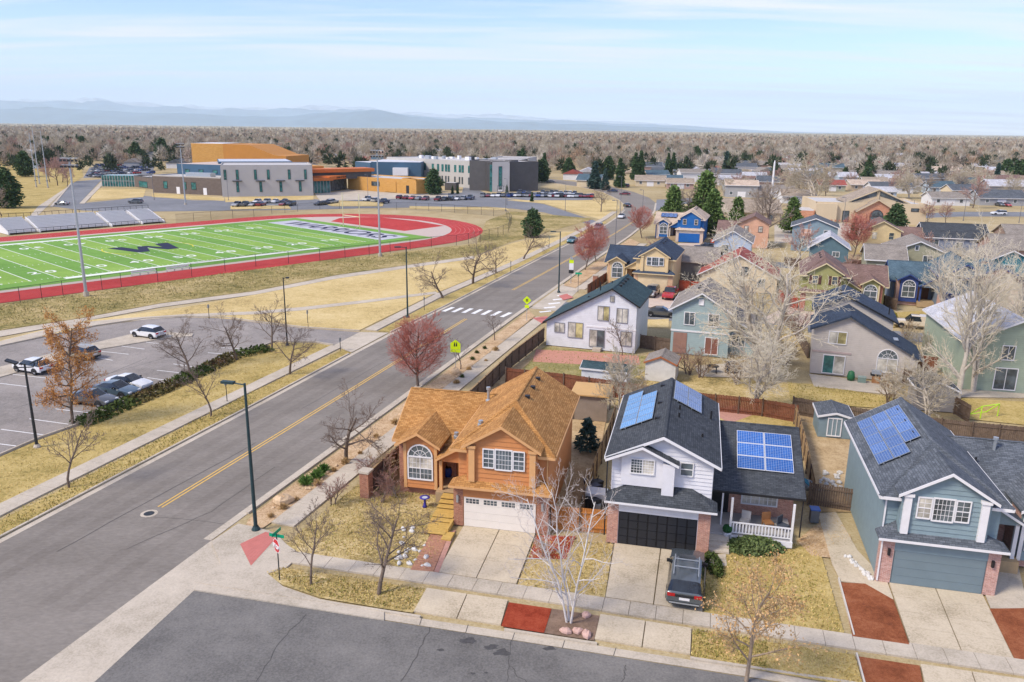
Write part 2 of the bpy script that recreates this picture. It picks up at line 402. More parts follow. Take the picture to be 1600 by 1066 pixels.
GROUND_MAT = patchy('open_ground', [(0.0, (0.26, 0.20, 0.10)), (0.4, (0.40, 0.31, 0.16)), (0.7, (0.47, 0.38, 0.22)), (1.0, (0.55, 0.47, 0.31))], 0.02, 0.25, 5, 1.0, 0.3, 0.05, 0.5)
gm = MB()
rr = [0, 60, 150, 400, 900, 2000, 5000, 12000, 30000, 60000]; ns = 40
for k, r_ in enumerate(rr):
    for j in range(ns):
        w = 2 * math.pi * j / ns
        gm.v.append((r_ * math.cos(w), 100 + r_ * math.sin(w), 0))
for k in range(len(rr) - 1):
    for j in range(ns):
        j2 = (j + 1) % ns
        gm.f.append((k * ns + j, (k + 1) * ns + j, (k + 1) * ns + j2, k * ns + j2))
tag(gm.build('ground', GROUND_MAT), kind='structure')

# --- the collector road
ROAD_L = [(-427, 1066), (0, 842), (400, 632), (550, 552), (607.5, 522), (697.5, 478), (800, 425), (875, 387), (928.7, 360), (947, 350), (965, 338), (975, 327.6), (976, 321), (968, 313), (956, 307), (942, 300.5), (907, 292.5), (850, 284.5), (800, 281)]
ROAD_R = [(30, 1066), (330, 845), (555, 679.5), (612, 637.5), (800, 499), (875, 446), (925, 410), (984, 370), (1012, 347), (1024, 330), (1026, 318), (1014, 309), (990, 300), (960, 293), (920, 286.5), (850, 278.5), (800, 275.5)]
road = strip('road', ROAD_L, ROAD_R, 0.020, ASPHALT)
wL = P(ROAD_L, 0.0); wR = P(ROAD_R, 0.0)
def pave(name, px_edge, lo, hi, mat, z, parent, thick=0.0):
    line = P(px_edge, 0.0)
    a = offset_line(line, lo); b = offset_line(line, hi)
    return sheet(name, [Vector(p) for p in a] + [Vector(p) for p in b][::-1], z, mat, parent, thick)
pave('gutter', ROAD_L[:12], 0.0, 0.55, CONCRETE, 0.026, road)
pave('gutter', ROAD_R[1:11], -0.6, 0.0, CONCRETE, 0.026, road)
kerb('kerb', offset_line(P([(-427, 1066), (0, 842), (400, 632), (546, 554)]), -0.1), road)
kerb('kerb', offset_line(P([(611, 520), (697.5, 478), (800, 425), (875, 387), (928.7, 360), (945, 351)]), -0.1), road)
kerb('kerb', offset_line(P([(966, 337), (975, 327.6), (976, 321), (968, 313), (956, 307), (942, 300.5), (907, 292.5), (850, 284.5)]), -0.1), road)
kerb('kerb', offset_line(P([(385, 803), (555, 679.5), (612, 637.5), (800, 499), (830, 478)]), 0.1), road)
kerb('kerb', offset_line(P([(878, 444), (925, 410), (984, 370), (1010, 349)]), 0.1), road)
# double yellow centre line, crosswalk bars
CL = P([(250, 793), (575, 593), (728, 498.5)], 0); CL2 = P([(801, 453.5), (850, 427), (895, 402), (960, 365.5), (1000, 340)], 0)
def dline(line, nm='centre_line'):
    for d in (-0.16, 0.16):
        a = offset_line(line, d - 0.06); b = offset_line(line, d + 0.06)
        sheet(nm, [Vector(p) for p in a] + [Vector(p) for p in b][::-1], 0.030, YELLOWPAINT, road)
dline(CL); dline(CL2)
for x0, y0, x1, y1 in ((694, 486.5, 707, 481), (709, 487.5, 721, 482), (725, 488.5, 736, 483), (740, 490, 751, 484.5), (755, 491.5, 765.5, 486), (770, 493, 781, 487.5), (785, 495, 796.5, 489.5)):
    a, b = g(x0, y0, 0), g(x1, y1, 0); d = (b - a).normalized(); n = Vector((d.y, -d.x, 0)) * 0.32; m_ = (a + b) / 2
    sheet('crosswalk_bar', [m_ - d * 1.55 - n, m_ + d * 1.55 - n, m_ + d * 1.55 + n, m_ - d * 1.55 + n], 0.030, WHITEPAINT, road)
for k in range(5):
    x, y = 856 + k * 7.0, 487 - k * 6.4
    sheet('crosswalk_bar', [(x - 14, y), (x + 4, y - 1.8), (x + 6, y - 0.2), (x - 12, y + 1.6)], 0.034, WHITEPAINT, road)
CRACK = plain('sealed_crack', (0.085, 0.08, 0.075), 0.9, 0.2)
def crack(parent, pts, w=0.05, z=0.032):
    line = P(pts, 0)
    pts2 = []
    for k in range(len(line) - 1):
        for j in range(6): pts2.append(line[k].lerp(line[k + 1], j / 6) + Vector((random.uniform(-.07, .07), random.uniform(-.07, .07), 0)))
    pts2.append(line[-1]); m = MB(); i = 0
    a = offset_line(pts2, -w / 2); b = offset_line(pts2, w / 2)
    for k in range(len(pts2) - 1): m.poly([(a[k].x, a[k].y, z), (b[k].x, b[k].y, z), (b[k + 1].x, b[k + 1].y, z), (a[k + 1].x, a[k + 1].y, z)])
    m.build('crack', CRACK, parent)
TRACKW = patchy('tyre_darkened_asphalt', [(0.0, (0.17, 0.15, 0.128)), (0.5, (0.212, 0.188, 0.161)), (1.0, (0.258, 0.23, 0.199))], 0.14, 0.5, 5, 0.9, 0.15, 0.01, 0.5, (R(-72.5), 0.4))
RC = P([(20, 934), (250, 793), (575, 593), (728, 498.5), (800, 455)], 0)
for d in (-4.2, -2.4, 2.2, 4.0):
    a = offset_line(RC, d - .42); b = offset_line(RC, d + .42); sheet('wheel_track', [Vector(p) for p in a] + [Vector(p) for p in b][::-1], 0.0235, TRACKW, road)
for px in ((233, 803),):
    c = g(*px, 0); sheet('manhole_collar', [c + Vector((.58 * math.cos(k * .5236), .58 * math.sin(k * .5236), 0)) for k in range(12)], .027, CONCRETE, road); sheet('manhole_cover', [c + Vector((.36 * math.cos(k * .5236), .36 * math.sin(k * .5236), 0)) for k in range(12)], .031, DARKMETAL, road)
crack(road, [(90, 862), (240, 780), (400, 692)], 0.05); crack(road, [(200, 858), (330, 800), (430, 730)], 0.04); crack(road, [(240, 808), (290, 812), (352, 820)], 0.03)
crack(road, [(470, 640), (600, 566), (700, 520)], 0.04)
# --- the side street in front of the houses
street = sheet('street', [(145, 1068), (303, 923), (600, 969.5), (800, 1000.5), (1000, 1032), (1240, 1070), (1240, 1300), (0, 1300)], 0.024, ASPHALT2)
sheet('cross_pan', [(30, 1066), (330, 845), (372, 833), (345, 880), (303, 923), (145, 1068)], 0.030, CONCRETE, street)
SK = P([(303, 923), (600, 969.5), (1000, 1032), (1600, 1126)], 0)
pave('gutter', [(303, 923), (600, 969.5), (1000, 1032), (1600, 1126)], -0.62, 0.0, CONCRETE, 0.036, street)
kerb('kerb', offset_line(P([(303, 923), (650, 977.5)]), -0.70), street, 0.16, 0.13)
kerb('kerb', offset_line(P([(783, 998), (930, 1021)]), -0.70), street, 0.16, 0.13)
kerb('kerb', offset_line(P([(1078, 1044), (1600, 1126)]), -0.70), street, 0.16, 0.13)
for x0, y0 in ((655, 977), (727, 989), (800, 1000), (878, 1013), (958, 1025), (560, 962), (470, 948)):
    sheet('joint', [(x0, y0 - 0.5), (x0 + 4, y0 - 13), (x0 + 5.2, y0 - 13), (x0 + 1.2, y0 - 0.5)], 0.0405, CRACK, street)
crack(street, [(672, 982), (654, 1020), (626, 1066)], 0.04); crack(street, [(800, 1000), (797, 1030), (792, 1066)], 0.03)
crack(street, [(978, 1040), (976, 1055), (970, 1075)], 0.04); crack(street, [(797, 1042), (810, 1058), (826, 1070)], 0.04)
crack(street, [(480, 960), (440, 1000), (400, 1066)], 0.035)
STAIN = plain('oil_stain', (0.075, 0.072, 0.07), 0.7, 0.3, 6)
for x, y, s in ((733, 1002, .5), (768, 1012, .42), (784, 1020, .55), (688, 1016, .2), (739, 1053, .16), (860, 1014, .4), (760, 1052, .12)):
    c = g(x, y, 0); n = 11; random.seed(int(x))
    sheet('stain', [c + Vector((math.cos(6.283 * k / n) * s * random.uniform(.5, 1.2), math.sin(6.283 * k / n) * s * .6 * random.uniform(.5, 1.2), 0)) for k in range(n)], 0.0285, STAIN, street)
# --- second side street beyond the white house, and the street past the church
street2 = sheet('street', [(862, 470), (905, 474), (1000, 482), (1200, 500), (1420, 519), (1620, 535), (1620, 548), (1420, 533), (1200, 514), (1010, 498), (838, 482)], 0.024, ASPHALT4)
sheet('cross_pan', [(828, 482), (880, 444), (912, 447), (868, 486)], 0.030, CONCRETE, street2)
sheet('street', [(1390, 336), (1500, 331), (1620, 331.5), (1620, 338.5), (1500, 338.5), (1390, 343)], 0.024, ASPHALT4)
sheet('street', [(1024, 330), (1026, 312), (1090, 309), (1090, 316), (1050, 322)], 0.022, ASPHALT4)
sheet('street', [(1010, 392), (1100, 398), (1240, 412), (1240, 420), (1100, 407), (1010, 401)], 0.022, ASPHALT4)
sheet('plaza', [(1210, 352), (1290, 346), (1420, 352), (1420, 372), (1210, 380)], 0.028, CONCRETE)
# --- pavements
walk_left = tag(empty('pavement'), kind='structure')
slabs(walk_left, P([(-300, 938), (0, 789), (400, 597)], 0), 1.6, 1, 1.6); slabs(walk_left, P([(400, 597), (517, 541)], 0), 1.6, 1, 1.6)
slabs(walk_left, P([(570, 516), (677, 462), (800, 410), (890, 367), (940, 342), (956, 331)], 0), 1.7, 1, 1.7)
walk_right = tag(empty('pavement'), kind='structure')
slabs(walk_right, P([(424, 818), (602, 680), (692, 609), (800, 525), (838, 496)], 0), 1.75, 1, 1.6)
slabs(walk_right, P([(899, 452), (950, 415), (1000, 381)], 0), 1.7, 1, 1.7)
walk_front = tag(empty('pavement'), kind='structure')
slabs(walk_front, P([(447, 862), (635, 890)], 0), 1.25, 1, 1.5); slabs(walk_front, P([(635, 890), (945, 936.5)], 0), 1.25, 1, 1.5)
slabs(walk_front, P([(945, 936.5), (1620, 1037)], 0), 1.3, 1, 1.5)
sheet('corner_apron', [(330, 846), (372, 818), (392, 822), (420, 829), (434, 836), (447, 850), (470, 866), (447, 887), (418, 896), (442, 916), (500, 936), (600, 954), (600, 968), (303, 921), (345, 880)], 0.100, CONCRETE, None, 0.1)
rp = sheet('kerb_ramp', [(375, 850), (415, 831), (434, 838), (392, 884)], 0.110, PINK, None)
for k in range(9):
    t = k / 9 + 0.05; a = g(375, 850, 0).lerp(g(392, 884, 0), t); b = g(415, 831, 0).lerp(g(434, 838, 0), t); d = Vector((0.02, 0.03, 0))
    sheet('groove', [a - d, b - d, b + d, a + d], 0.1135, plain('pink_groove', (0.5, 0.2, 0.18), .9), rp)
for px in ([(832, 497), (853, 494), (866, 499), (846, 505)], [(873, 462), (886, 459), (896, 465), (880, 469)]): sheet('kerb_ramp', px, 0.127, PINK)
# --- planting strips and lawns
strip_ = sheet('planting_strip', [(388, 812), (400, 800), (555, 685), (612, 643), (800, 505), (826, 485), (836, 494), (800, 523), (692, 607), (602, 679), (555, 715), (424, 816), (405, 829), (380, 845), (376, 838)], 0.075, CHIPS)
sheet('planting_strip', [(880, 446), (925, 414), (984, 373), (1000, 379), (950, 413), (899, 450)], 0.075, CHIPS)
sheet('lawn', [(447, 851), (505, 801), (560, 757), (580, 775), (625, 768), (690, 770), (712, 800), (700, 832), (672, 893), (635, 889.5), (505, 871.5), (470, 865)], 0.080, LEAFLAWN)
sheet('lawn', [(416, 897), (447, 887.5), (542, 901), (666, 921.5), (645, 957.5), (600, 951), (500, 934), (442, 914)], 0.090, LEAFLAWN)
for px, mt, nm in (([(795, 941), (862, 951), (850, 989), (783, 978.5)], REDMULCH, 'mulch_bed'), ([(862, 951), (937, 962), (928, 1001), (850, 989)], BROWNMULCH, 'mulch_bed'),
                   ([(1082, 985), (1335, 1023), (1350, 1076), (1080, 1028)], DRYLAWN, 'lawn'), ([(1341, 1025.5), (1437, 1040), (1446, 1090), (1353, 1077)], RUSTMULCH, 'mulch_bed'),
                   ([(809, 914), (839, 835), (868, 843), (958, 850), (945, 934)], LEAFLAWN, 'lawn'),
                   ([(826, 872), (838, 836), (900, 838), (884, 874)], REDMULCH, 'mulch_bed'),
                   ([(1105, 880), (1120, 866), (1240, 850), (1282, 862), (1320, 992), (1260, 982), (1100, 957)], DRYLAWN, 'lawn'),
                   ([(1245, 845), (1300, 800), (1330, 840), (1300, 872), (1268, 868)], CHIPS, 'leaf_bed'),
                   ([(1313, 910), (1352, 912), (1396, 937), (1421, 1007), (1332, 994)], RUSTMULCH, 'mulch_bed'),
                   ([(1546, 951), (1620, 950), (1620, 1036), (1586, 1031)], RUSTMULCH, 'mulch_bed')):
    sheet(nm, px, 0.085 + 0.03 * (mt in (REDMULCH, RUSTMULCH)), mt)
EDGE = plain('pale_edging', (0.6, 0.55, 0.48), 0.8)
def edging(px): kerb('edging', P(px), None, 0.08, 0.17, EDGE)
for px in ([(1310, 906), (1334, 995)], [(1338, 1024), (1352, 1076)]): tag(kerb('edging', P(px), None, 0.08, 0.17, EDGE), kind='structure')
drv = tag(empty('driveway'), kind='structure')
def bilerp(q, s, t): return (q[0].lerp(q[1], s)).lerp(q[3].lerp(q[2], s), t)
def drive(parent, px, nu, nv, mat=None, z=0.105):
    q = P(px, 0)
    for i in range(nu):
        for j in range(nv):
            e = 0.012
            c = [bilerp(q, i / nu + (e / nu if i else 0), j / nv + e / nv), bilerp(q, (i + 1) / nu - e / nu, j / nv + e / nv), bilerp(q, (i + 1) / nu - e / nu, (j + 1) / nv), bilerp(q, i / nu + (e / nu if i else 0), (j + 1) / nv)]
            m = MB().extrude([Vector((p.x, p.y, z)) for p in c][::-1], (0, 0, -0.1)); m.build('slab', mat or CONCRETE2, parent)
drive(drv, [(683, 896), (807, 915), (838, 833), (726, 821)], 2, 3); drive(drv, [(646, 958), (783, 979), (794, 940), (667, 921)], 2, 1)
drv = tag(empty('driveway'), kind='structure')
drive(drv, [(946, 935), (1098, 958), (1106, 866), (961, 848)], 2, 4); drive(drv, [(929, 1001), (1079, 1025), (1081, 984), (938, 962)], 2, 1)
drv = tag(empty('driveway'), kind='structure')
drive(drv, [(1422, 1008), (1585, 1033), (1534, 928), (1389, 912)], 2, 4); drive(drv, [(1450, 1092), (1625, 1120), (1600, 1064), (1438, 1040)], 2, 1)
tag(sheet('garden_path', [(1278, 802), (1306, 800), (1340, 860), (1386, 908), (1396, 936), (1372, 928), (1350, 912), (1314, 908), (1300, 880)], 0.100, CONCRETE2, None, 0.06), kind='structure')
sheet('entry_path', [(1108, 866), (1134, 866), (1136, 884), (1104, 884)], 0.125, CONCRETE, None, 0.08)
sheet('entry_path', [(1540, 930), (1560, 870), (1590, 880), (1608, 955), (1548, 950)], 0.110, CONCRETE, None, 0.06)
BRICKRAMP = brickmat('brick_walk', (0.36, 0.15, 0.085), (0.46, 0.22, 0.13), (0.3, 0.2, 0.14), .2, .1)
tag(sheet('brick_path', [(678, 826), (703, 830), (677, 893), (641, 890)], 0.135, BRICKRAMP, None, 0.08), kind='structure')
sheet('brick_path', [(703, 831), (712, 828), (686, 894), (678, 893)], 0.115, plain('pink_pavers', (.48, .26, .2), .9, .15, 5), None, 0.05)
# lots behind the front row
sheet('yard', [(690, 640), (735, 612), (850, 545), (800, 592), (790, 600), (900, 625), (950, 640), (935, 720), (900, 800), (862, 828), (860, 700)], 0.060, DIRT)
sheet('yard', [(795, 600), (852, 541), (1040, 560), (1080, 620), (940, 615)], 0.064, patchy('greenish_yard', [(0, (.14, .14, .05)), (.4, (.27, .24, .09)), (.7, (.38, .31, .14)), (1, (.5, .42, .22))], .3, 2.4, 16))
sheet('patio', [(838, 546), (905, 549), (998, 556), (1000, 570), (940, 571), (832, 565)], 0.085, plain('brick_patio', (.52, .25, .18), .9, .12, 4), None, 0.05)
sheet('yard', [(950, 640), (1000, 580), (1240, 600), (1250, 690), (1180, 645), (1050, 600)], 0.068, LEAFLAWN)
sheet('patio', [(1085, 571), (1170, 566), (1180, 590), (1092, 588)], 0.085, CONCRETE, None, 0.05)
sheet('yard', [(1230, 598), (1270, 600), (1400, 622), (1405, 640), (1236, 628)], 0.072, DRYLAWN)
sheet('patio', [(1264, 584), (1410, 602), (1398, 617), (1272, 604)], 0.09, CONCRETE, None, 0.05)
sheet('yard', [(1250, 690), (1250, 640), (1330, 655), (1336, 700), (1345, 760), (1335, 800), (1275, 800), (1262, 750)], 0.070, DIRT)
sheet('yard', [(1500, 622), (1640, 630), (1640, 668), (1515, 655)], 0.074, DRYLAWN)
sheet('patio', [(1478, 606), (1500, 608), (1640, 612), (1640, 622), (1500, 620)], 0.09, CONCRETE, None, 0.05)
sheet('yard', [(1180, 640), (1245, 650), (1245, 672), (1120, 660), (1105, 640)], 0.076, DRYLAWN)
sheet('patio', [(1105, 640), (1150, 634), (1185, 645), (1140, 662)], 0.08, plain('pink_pavers', (.48, .26, .2)))
# front yards along the second street
for px, mt in (([(1375, 490), (1460, 484), (1470, 500), (1395, 512)], DRYLAWN), ([(1010, 500), (1045, 498), (1045, 512), (1012, 512)], TANLAWN), ([(1175, 505), (1262, 512), (1262, 540), (1180, 530)], TANLAWN), ([(1362, 532), (1462, 540), (1462, 552), (1370, 548)], TANLAWN)):
    sheet('lawn', px, 0.070, mt)
for px in ([(985, 478), (1062, 484), (1056, 444), (1005, 444)], [(1180, 503), (1250, 510), (1345, 470), (1250, 468)], [(1345, 503), (1395, 512), (1370, 482), (1335, 478)], [(1050, 412), (1112, 412), (1105, 380), (1060, 380)]):
    sheet('driveway', px, 0.078, plain('far_driveway', (.56, .45, .36), .9, .08, 1))
# --- school side: parking lot, drives, lawns, paths
sheet('lawn', [(-300, 936), (0, 787), (400, 596), (517, 540), (492, 536), (430, 535), (397, 547), (282, 600), (122, 666), (62, 687), (0, 714), (-300, 830)], 0.070, DRYLAWN)
sheet('lawn', [(-427, 1064), (-300, 950), (0, 813), (400, 610), (536, 546), (548, 552), (400, 631), (0, 841)], 0.062, DRYLAWN)
sheet('lawn', [(590, 518), (690, 466), (800, 416), (945, 345), (947, 349), (875, 385), (800, 423), (697, 477), (612, 519)], 0.062, DRYLAWN)
sheet('lawn', [(0, 532), (112, 504), (287, 480), (400, 460), (525, 434), (650, 415), (735, 404), (800, 380), (880, 362), (900, 362), (800, 409), (677, 460), (562, 516), (475, 511), (400, 502), (287, 493), (150, 508), (0, 540)], 0.055, TANLAWN)
sheet('bank', [(-200, 560), (0, 516), (125, 497), (250, 474), (400, 454), (525, 430), (650, 412), (735, 402), (800, 378), (930, 342), (800, 330), (760, 345), (745, 380), (580, 399), (380, 421), (200, 448), (0, 475), (-200, 505)], 0.045, WEEDS)
lot = sheet('parking_lot', [(-200, 586), (0, 542), (150, 510.5), (225, 499.5), (287, 496), (350, 497.5), (400, 504), (475, 513), (562, 519), (521, 540), (492, 535), (430, 534), (397, 546), (282, 598.5), (125, 663), (62, 685), (0, 712), (-200, 790)], 0.060, ASPHALT3)
sheet('apron', [(562, 519), (607, 520), (549, 551), (521, 540)], 0.072, CONCRETE, lot)
sheet('island', [(-200, 625), (0, 573), (100, 547), (205, 522), (260, 519), (302, 521.5), (300, 525), (260, 528), (152, 546), (0, 589), (-200, 645)], 0.16, CONCRETE, lot, 0.1)
for l in ([(150, 510), (225, 499), (287, 495.5), (350, 497), (400, 503.5), (475, 512.5), (562, 518)], [(0, 542), (150, 510)], [(521, 540.5), (492, 535.5), (430, 534.5), (397, 546.5), (282, 599), (125, 663.5), (62, 685.5), (0, 712.5), (-200, 790)]): kerb('kerb', P(l), lot, 0.16, 0.2)
LST = [((205, 532), (250, 538.5)), ((178, 540), (226, 546.5)), ((150, 549), (201, 554.5)), ((137, 557), (176, 564)), ((20, 586), (75, 592)), ((0, 600), (42, 605)), ((345, 544), (390, 547)), ((325, 552), (363, 555.5)), ((271, 569.5), (313, 576)), ((245, 579.5), (295, 585)), ((230, 591), (272, 597)), ((87, 640), (150, 647.5)), ((46, 655.5), (107, 664)), ((2, 672), (67, 680.5)), ((-40, 690), (25, 698))]
for a, b in LST:
    l = P([a, b], 0); u_, v_ = offset_line(l, -.06), offset_line(l, .06)
    sheet('bay_line', [Vector(p) for p in u_] + [Vector(p) for p in v_][::-1], 0.068, WHITEPAINT, lot)
crack(lot, [(20, 640), (60, 628), (120, 606), (230, 560)], .06, .0665); crack(lot, [(150, 590), (260, 560), (330, 530)], .05, .0665)
sheet('path', [(-200, 560), (0, 517), (125, 498), (250, 474.5), (400, 455), (525, 430.5), (650, 412.5), (740, 400), (742, 404), (650, 417), (525, 435.5), (400, 460), (250, 480), (125, 503), (0, 526), (-200, 572)], 0.080, CONCRETE, None, 0.04)
sheet('path', [(-200, 580), (0, 533), (112, 505), (200, 497), (287, 491), (400, 486.5), (475, 479.5), (575, 468.5), (680, 455.5), (685, 458.5), (575, 472.5), (475, 484.5), (400, 491), (287, 495), (200, 501.5), (112, 513), (0, 541), (-200, 586)], 0.084, CONCRETE, None, 0.04)
# far school drives and lots
sdrv = sheet('school_drive', [(78, 322), (112, 284), (160, 280), (124, 318), (186, 312), (225, 306), (300, 313), (390, 314), (470, 310), (500, 312), (560, 306), (640, 303), (722, 301), (724, 292), (745, 296), (770, 306), (800, 312), (850, 319), (936, 347), (944, 341), (946, 350), (930, 353), (850, 332), (800, 326), (760, 323), (600, 325), (460, 328), (300, 330), (200, 331), (130, 329)], 0.030, ASPHALT4)
sheet('school_lot', [(130, 278), (140, 262), (180, 255), (240, 257), (240, 276)], 0.034, ASPHALT4)
sheet('school_lot', [(770, 302), (850, 300), (930, 305), (925, 312), (850, 316), (780, 308)], 0.034, ASPHALT4)
sheet('lawn', [(790, 313), (925, 313), (962, 312), (968, 325), (955, 337), (938, 343), (850, 318)], 0.04, TANLAWN)
sheet('lawn', [(0, 345), (0, 250), (60, 258), (128, 262), (130, 276), (60, 322), (40, 345)], 0.05, DRYLAWN)
sheet('path', [(32, 345), (118, 270), (128, 272), (50, 345)], 0.06, CONCRETE)
sheet('lawn', [(140, 314), (150, 294), (228, 296), (224, 308), (180, 311)], 0.05, TANLAWN)
sheet('lawn', [(238, 302), (350, 309), (350, 314), (238, 308)], 0.05, TANLAWN); sheet('lawn', [(352, 309), (490, 306), (490, 312), (352, 316)], 0.05, TANLAWN)
sheet('forecourt', [(492, 303), (515, 301), (545, 296), (655, 305), (700, 302), (700, 308), (640, 310), (500, 314)], 0.05, CONCRETE)
for px in ([(505, 318), (520, 313), (600, 316), (598, 322), (520, 322)], [(640, 322), (790, 325), (795, 328), (640, 326)], [(360, 322), (450, 321), (455, 326), (360, 327)]):
    sheet('traffic_island', px, 0.14, TANLAWN, None, 0.12)
for px in ([(78, 323), (112, 284), (114, 284), (82, 323)], [(124, 318), (162, 280), (168, 281), (132, 318)]): sheet('pavement', px, 0.12, CONCRETE, None, 0.1)
# ------------------------------------------------------------------ house kit
def clip_band(poly, za, zb):
    def half(pts, z, keep_above):
        out = []
        for k in range(len(pts)):
            a, b = pts[k], pts[(k + 1) % len(pts)]
            ia = (a[1] >= z) == keep_above or a[1] == z; ib = (b[1] >= z) == keep_above or b[1] == z
            if ia: out.append(a)
            if ia != ib and b[1] != a[1]:
                t = (z - a[1]) / (b[1] - a[1]); out.append((a[0] + (b[0] - a[0]) * t, z))
        return out
    p = half(poly, za, True)
    return half(p, zb, False) if len(p) > 2 else []
def clad(parent, F, poly, h, mat, o=0.0, t=0.05):
    """lap boards, one object each, over a convex wall outline given as (u, z)"""
    z0 = min(p[1] for p in poly); z1 = max(p[1] for p in poly); z = z0
    while z < z1 - 0.02:
        q = clip_band(poly, z + 0.02, min(z + h, z1))
        if len(q) > 2 and max(p[0] for p in q) - min(p[0] for p in q) > 0.1:
            m = MB(); lo = [F(u, zz, o) for u, zz in q]
            hi = [F(u, zz, o + t - (t - 0.006) * (zz - z) / h) for u, zz in q]
            n = len(q); i = len(m.v); m.v += [tuple(p) for p in lo + hi]
            m.f.append(tuple(range(n, 2 * n)))
            for k in range(n): m.f.append((k, (k + 1) % n, n + (k + 1) % n, n + k))
            m.build('siding_board', mat, parent)
        z += h
def window(parent, F, u0, u1, z0, z1, cols=2, rows=1, glass=None, trim=None, t=0.09, grid=None, arch=False, o=0.0, shutters=None, mixg=None):
    trim = trim or TRIMWHITE; glass = glass or GLASS; m = MB(); d = 0.075
    m.fbox(F, u0, u0 + t, z0, z1, o, o + d); m.fbox(F, u1 - t, u1, z0, z1, o, o + d)
    m.fbox(F, u0 + t, u1 - t, z0, z0 + t, o, o + d + 0.02)
    if not arch: m.fbox(F, u0 + t, u1 - t, z1 - t, z1, o, o + d)
    cw = (u1 - u0 - 2 * t) / cols; rh = (z1 - z0 - 2 * t) / rows; s = 0.028
    for c in range(1, cols): m.fbox(F, u0 + t + c * cw - s, u0 + t + c * cw + s, z0 + t, z1 - t, o, o + d - 0.01)
    for r_ in range(1, rows): m.fbox(F, u0 + t, u1 - t, z0 + t + r_ * rh - s, z0 + t + r_ * rh + s, o, o + d - 0.015)
    if grid:
        for c in range(cols):
            for k in range(1, grid[0]):
                x = u0 + t + c * cw + cw * k / grid[0]; m.fbox(F, x - .011, x + .011, z0 + t, z1 - t, o, o + .045)
        for r_ in range(rows):
            for k in range(1, grid[1]):
                z = z0 + t + r_ * rh + rh * k / grid[1]; m.fbox(F, u0 + t, u1 - t, z - .011, z + .011, o, o + .045)
    uc, rad = (u0 + u1) / 2, (u1 - u0) / 2
    if arch:
        N = 10; zz = z1
        m.fbox(F, u0, u1, z1 - t * .7, z1 + t * .3, o, o + d)
        for k in range(N):
            a, b = math.pi * k / N, math.pi * (k + 1) / N
            q = [F(uc + rad * math.cos(w) * f, zz + rad * math.sin(w) * f, o) for w, f in ((a, 1), (b, 1), (b, 1 - t / rad), (a, 1 - t / rad))]
            m.extrude(q, F.n * d)
        for k in range(1, 5):
            a = math.pi * k / 5; c, s_ = math.cos(a), math.sin(a)
            q = [F(uc + c * r0 - s_ * e, zz + s_ * r0 + c * e, o) for r0, e in ((.05, -.014), (rad - t, -.014), (rad - t, .014), (.05, .014))]
            m.extrude(q, F.n * .05)
        for k in range(N):
            a, b = math.pi * k / N, math.pi * (k + 1) / N
            m.extrude([F(uc + rad * .5 * math.cos(w) * f, zz + rad * .5 * math.sin(w) * f, o) for w, f in ((a, 1.03), (b, 1.03), (b, .95), (a, .95))], F.n * .045)
    w = m.build('window', trim, parent)
    for c in range(cols):
        for r_ in range(rows):
            gm_ = glass if not mixg else mixg[(c + r_ * cols) % len(mixg)]
            MB().fbox(F, u0 + t + c * cw, u0 + t + (c + 1) * cw, z0 + t + r_ * rh, z0 + t + (r_ + 1) * rh, o + 0.004, o + 0.03).build('pane', gm_, w)
    if arch:
        pts = [F(uc + (rad - t) * math.cos(math.pi * k / 12), z1 + (rad - t) * math.sin(math.pi * k / 12), o + .004) for k in range(13)]
        MB().extrude(pts, F.n * .02).build('pane', GLASS, w)
    if shutters:
        for a in (u0 - .42, u1 + .04): MB().fbox(F, a, a + .38, z0, z1, o, o + .05).build('shutter', shutters, parent)
    return w
def garage(parent, F, u0, u1, z0, z1, mat, rows=4, cols=1, lites=0, o=0.0, trim=None, gap=0.03, dark=None):
    d = MB().fbox(F, u0, u1, z0, z1, o, o + .03).build('garage_door', dark or mat, parent)
    rh = (z1 - z0) / rows; cw = (u1 - u0) / cols
    for r_ in range(rows):
        for c in range(cols):
            MB().fbox(F, u0 + c * cw + gap, u0 + (c + 1) * cw - gap, z0 + r_ * rh + gap * .5, z0 + (r_ + 1) * rh - gap * .5, o + .03, o + .055).build('panel', mat, d)
    if lites:
        g4 = (u1 - u0) / 4
        for k in range(4):
            for j in range(4):
                a = u0 + k * g4 + g4 * .12 + j * g4 * .19
                for r_ in range(2): MB().fbox(F, a, a + g4 * .16, z1 - rh * .82 + r_ * rh * .33, z1 - rh * .82 + r_ * rh * .33 + rh * .28, o + .055, o + .06).build('pane', GLASS, d)
    if trim:
        m = MB(); m.fbox(F, u0 - .12, u0, z0, z1 + .12, o, o + .07); m.fbox(F, u1, u1 + .12, z0, z1 + .12, o, o + .07); m.fbox(F, u0, u1, z1, z1 + .12, o, o + .07); m.build('door_trim', trim, parent)
    return d
def slope(parent, pts, mat, fasc=None, edges=(), thick=0.13, fh=0.2):
    """one roof slope with boards along the listed edges"""
    r_ = MB().extrude([Vector(p) for p in pts], (0, 0, -thick)).build('roof', mat, parent)
    if fasc and edges:
        m = MB(); c = sum((Vector(p) for p in pts), Vector()) / len(pts)
        for a, b in edges:
            p, q = Vector(pts[a]), Vector(pts[b]); e = q - p; n = Vector((e.y, -e.x, 0)).normalized()
            if n.dot((p + q) / 2 - c) < 0: n = -n
            dz = Vector((0, 0, -.015))
            m.extrude([p + dz + n * .004, q + dz + n * .004, q + Vector((0, 0, -fh)) + n * .004, p + Vector((0, 0, -fh)) + n * .004], n * .045)
        m.build('fascia', fasc, r_)
    return r_
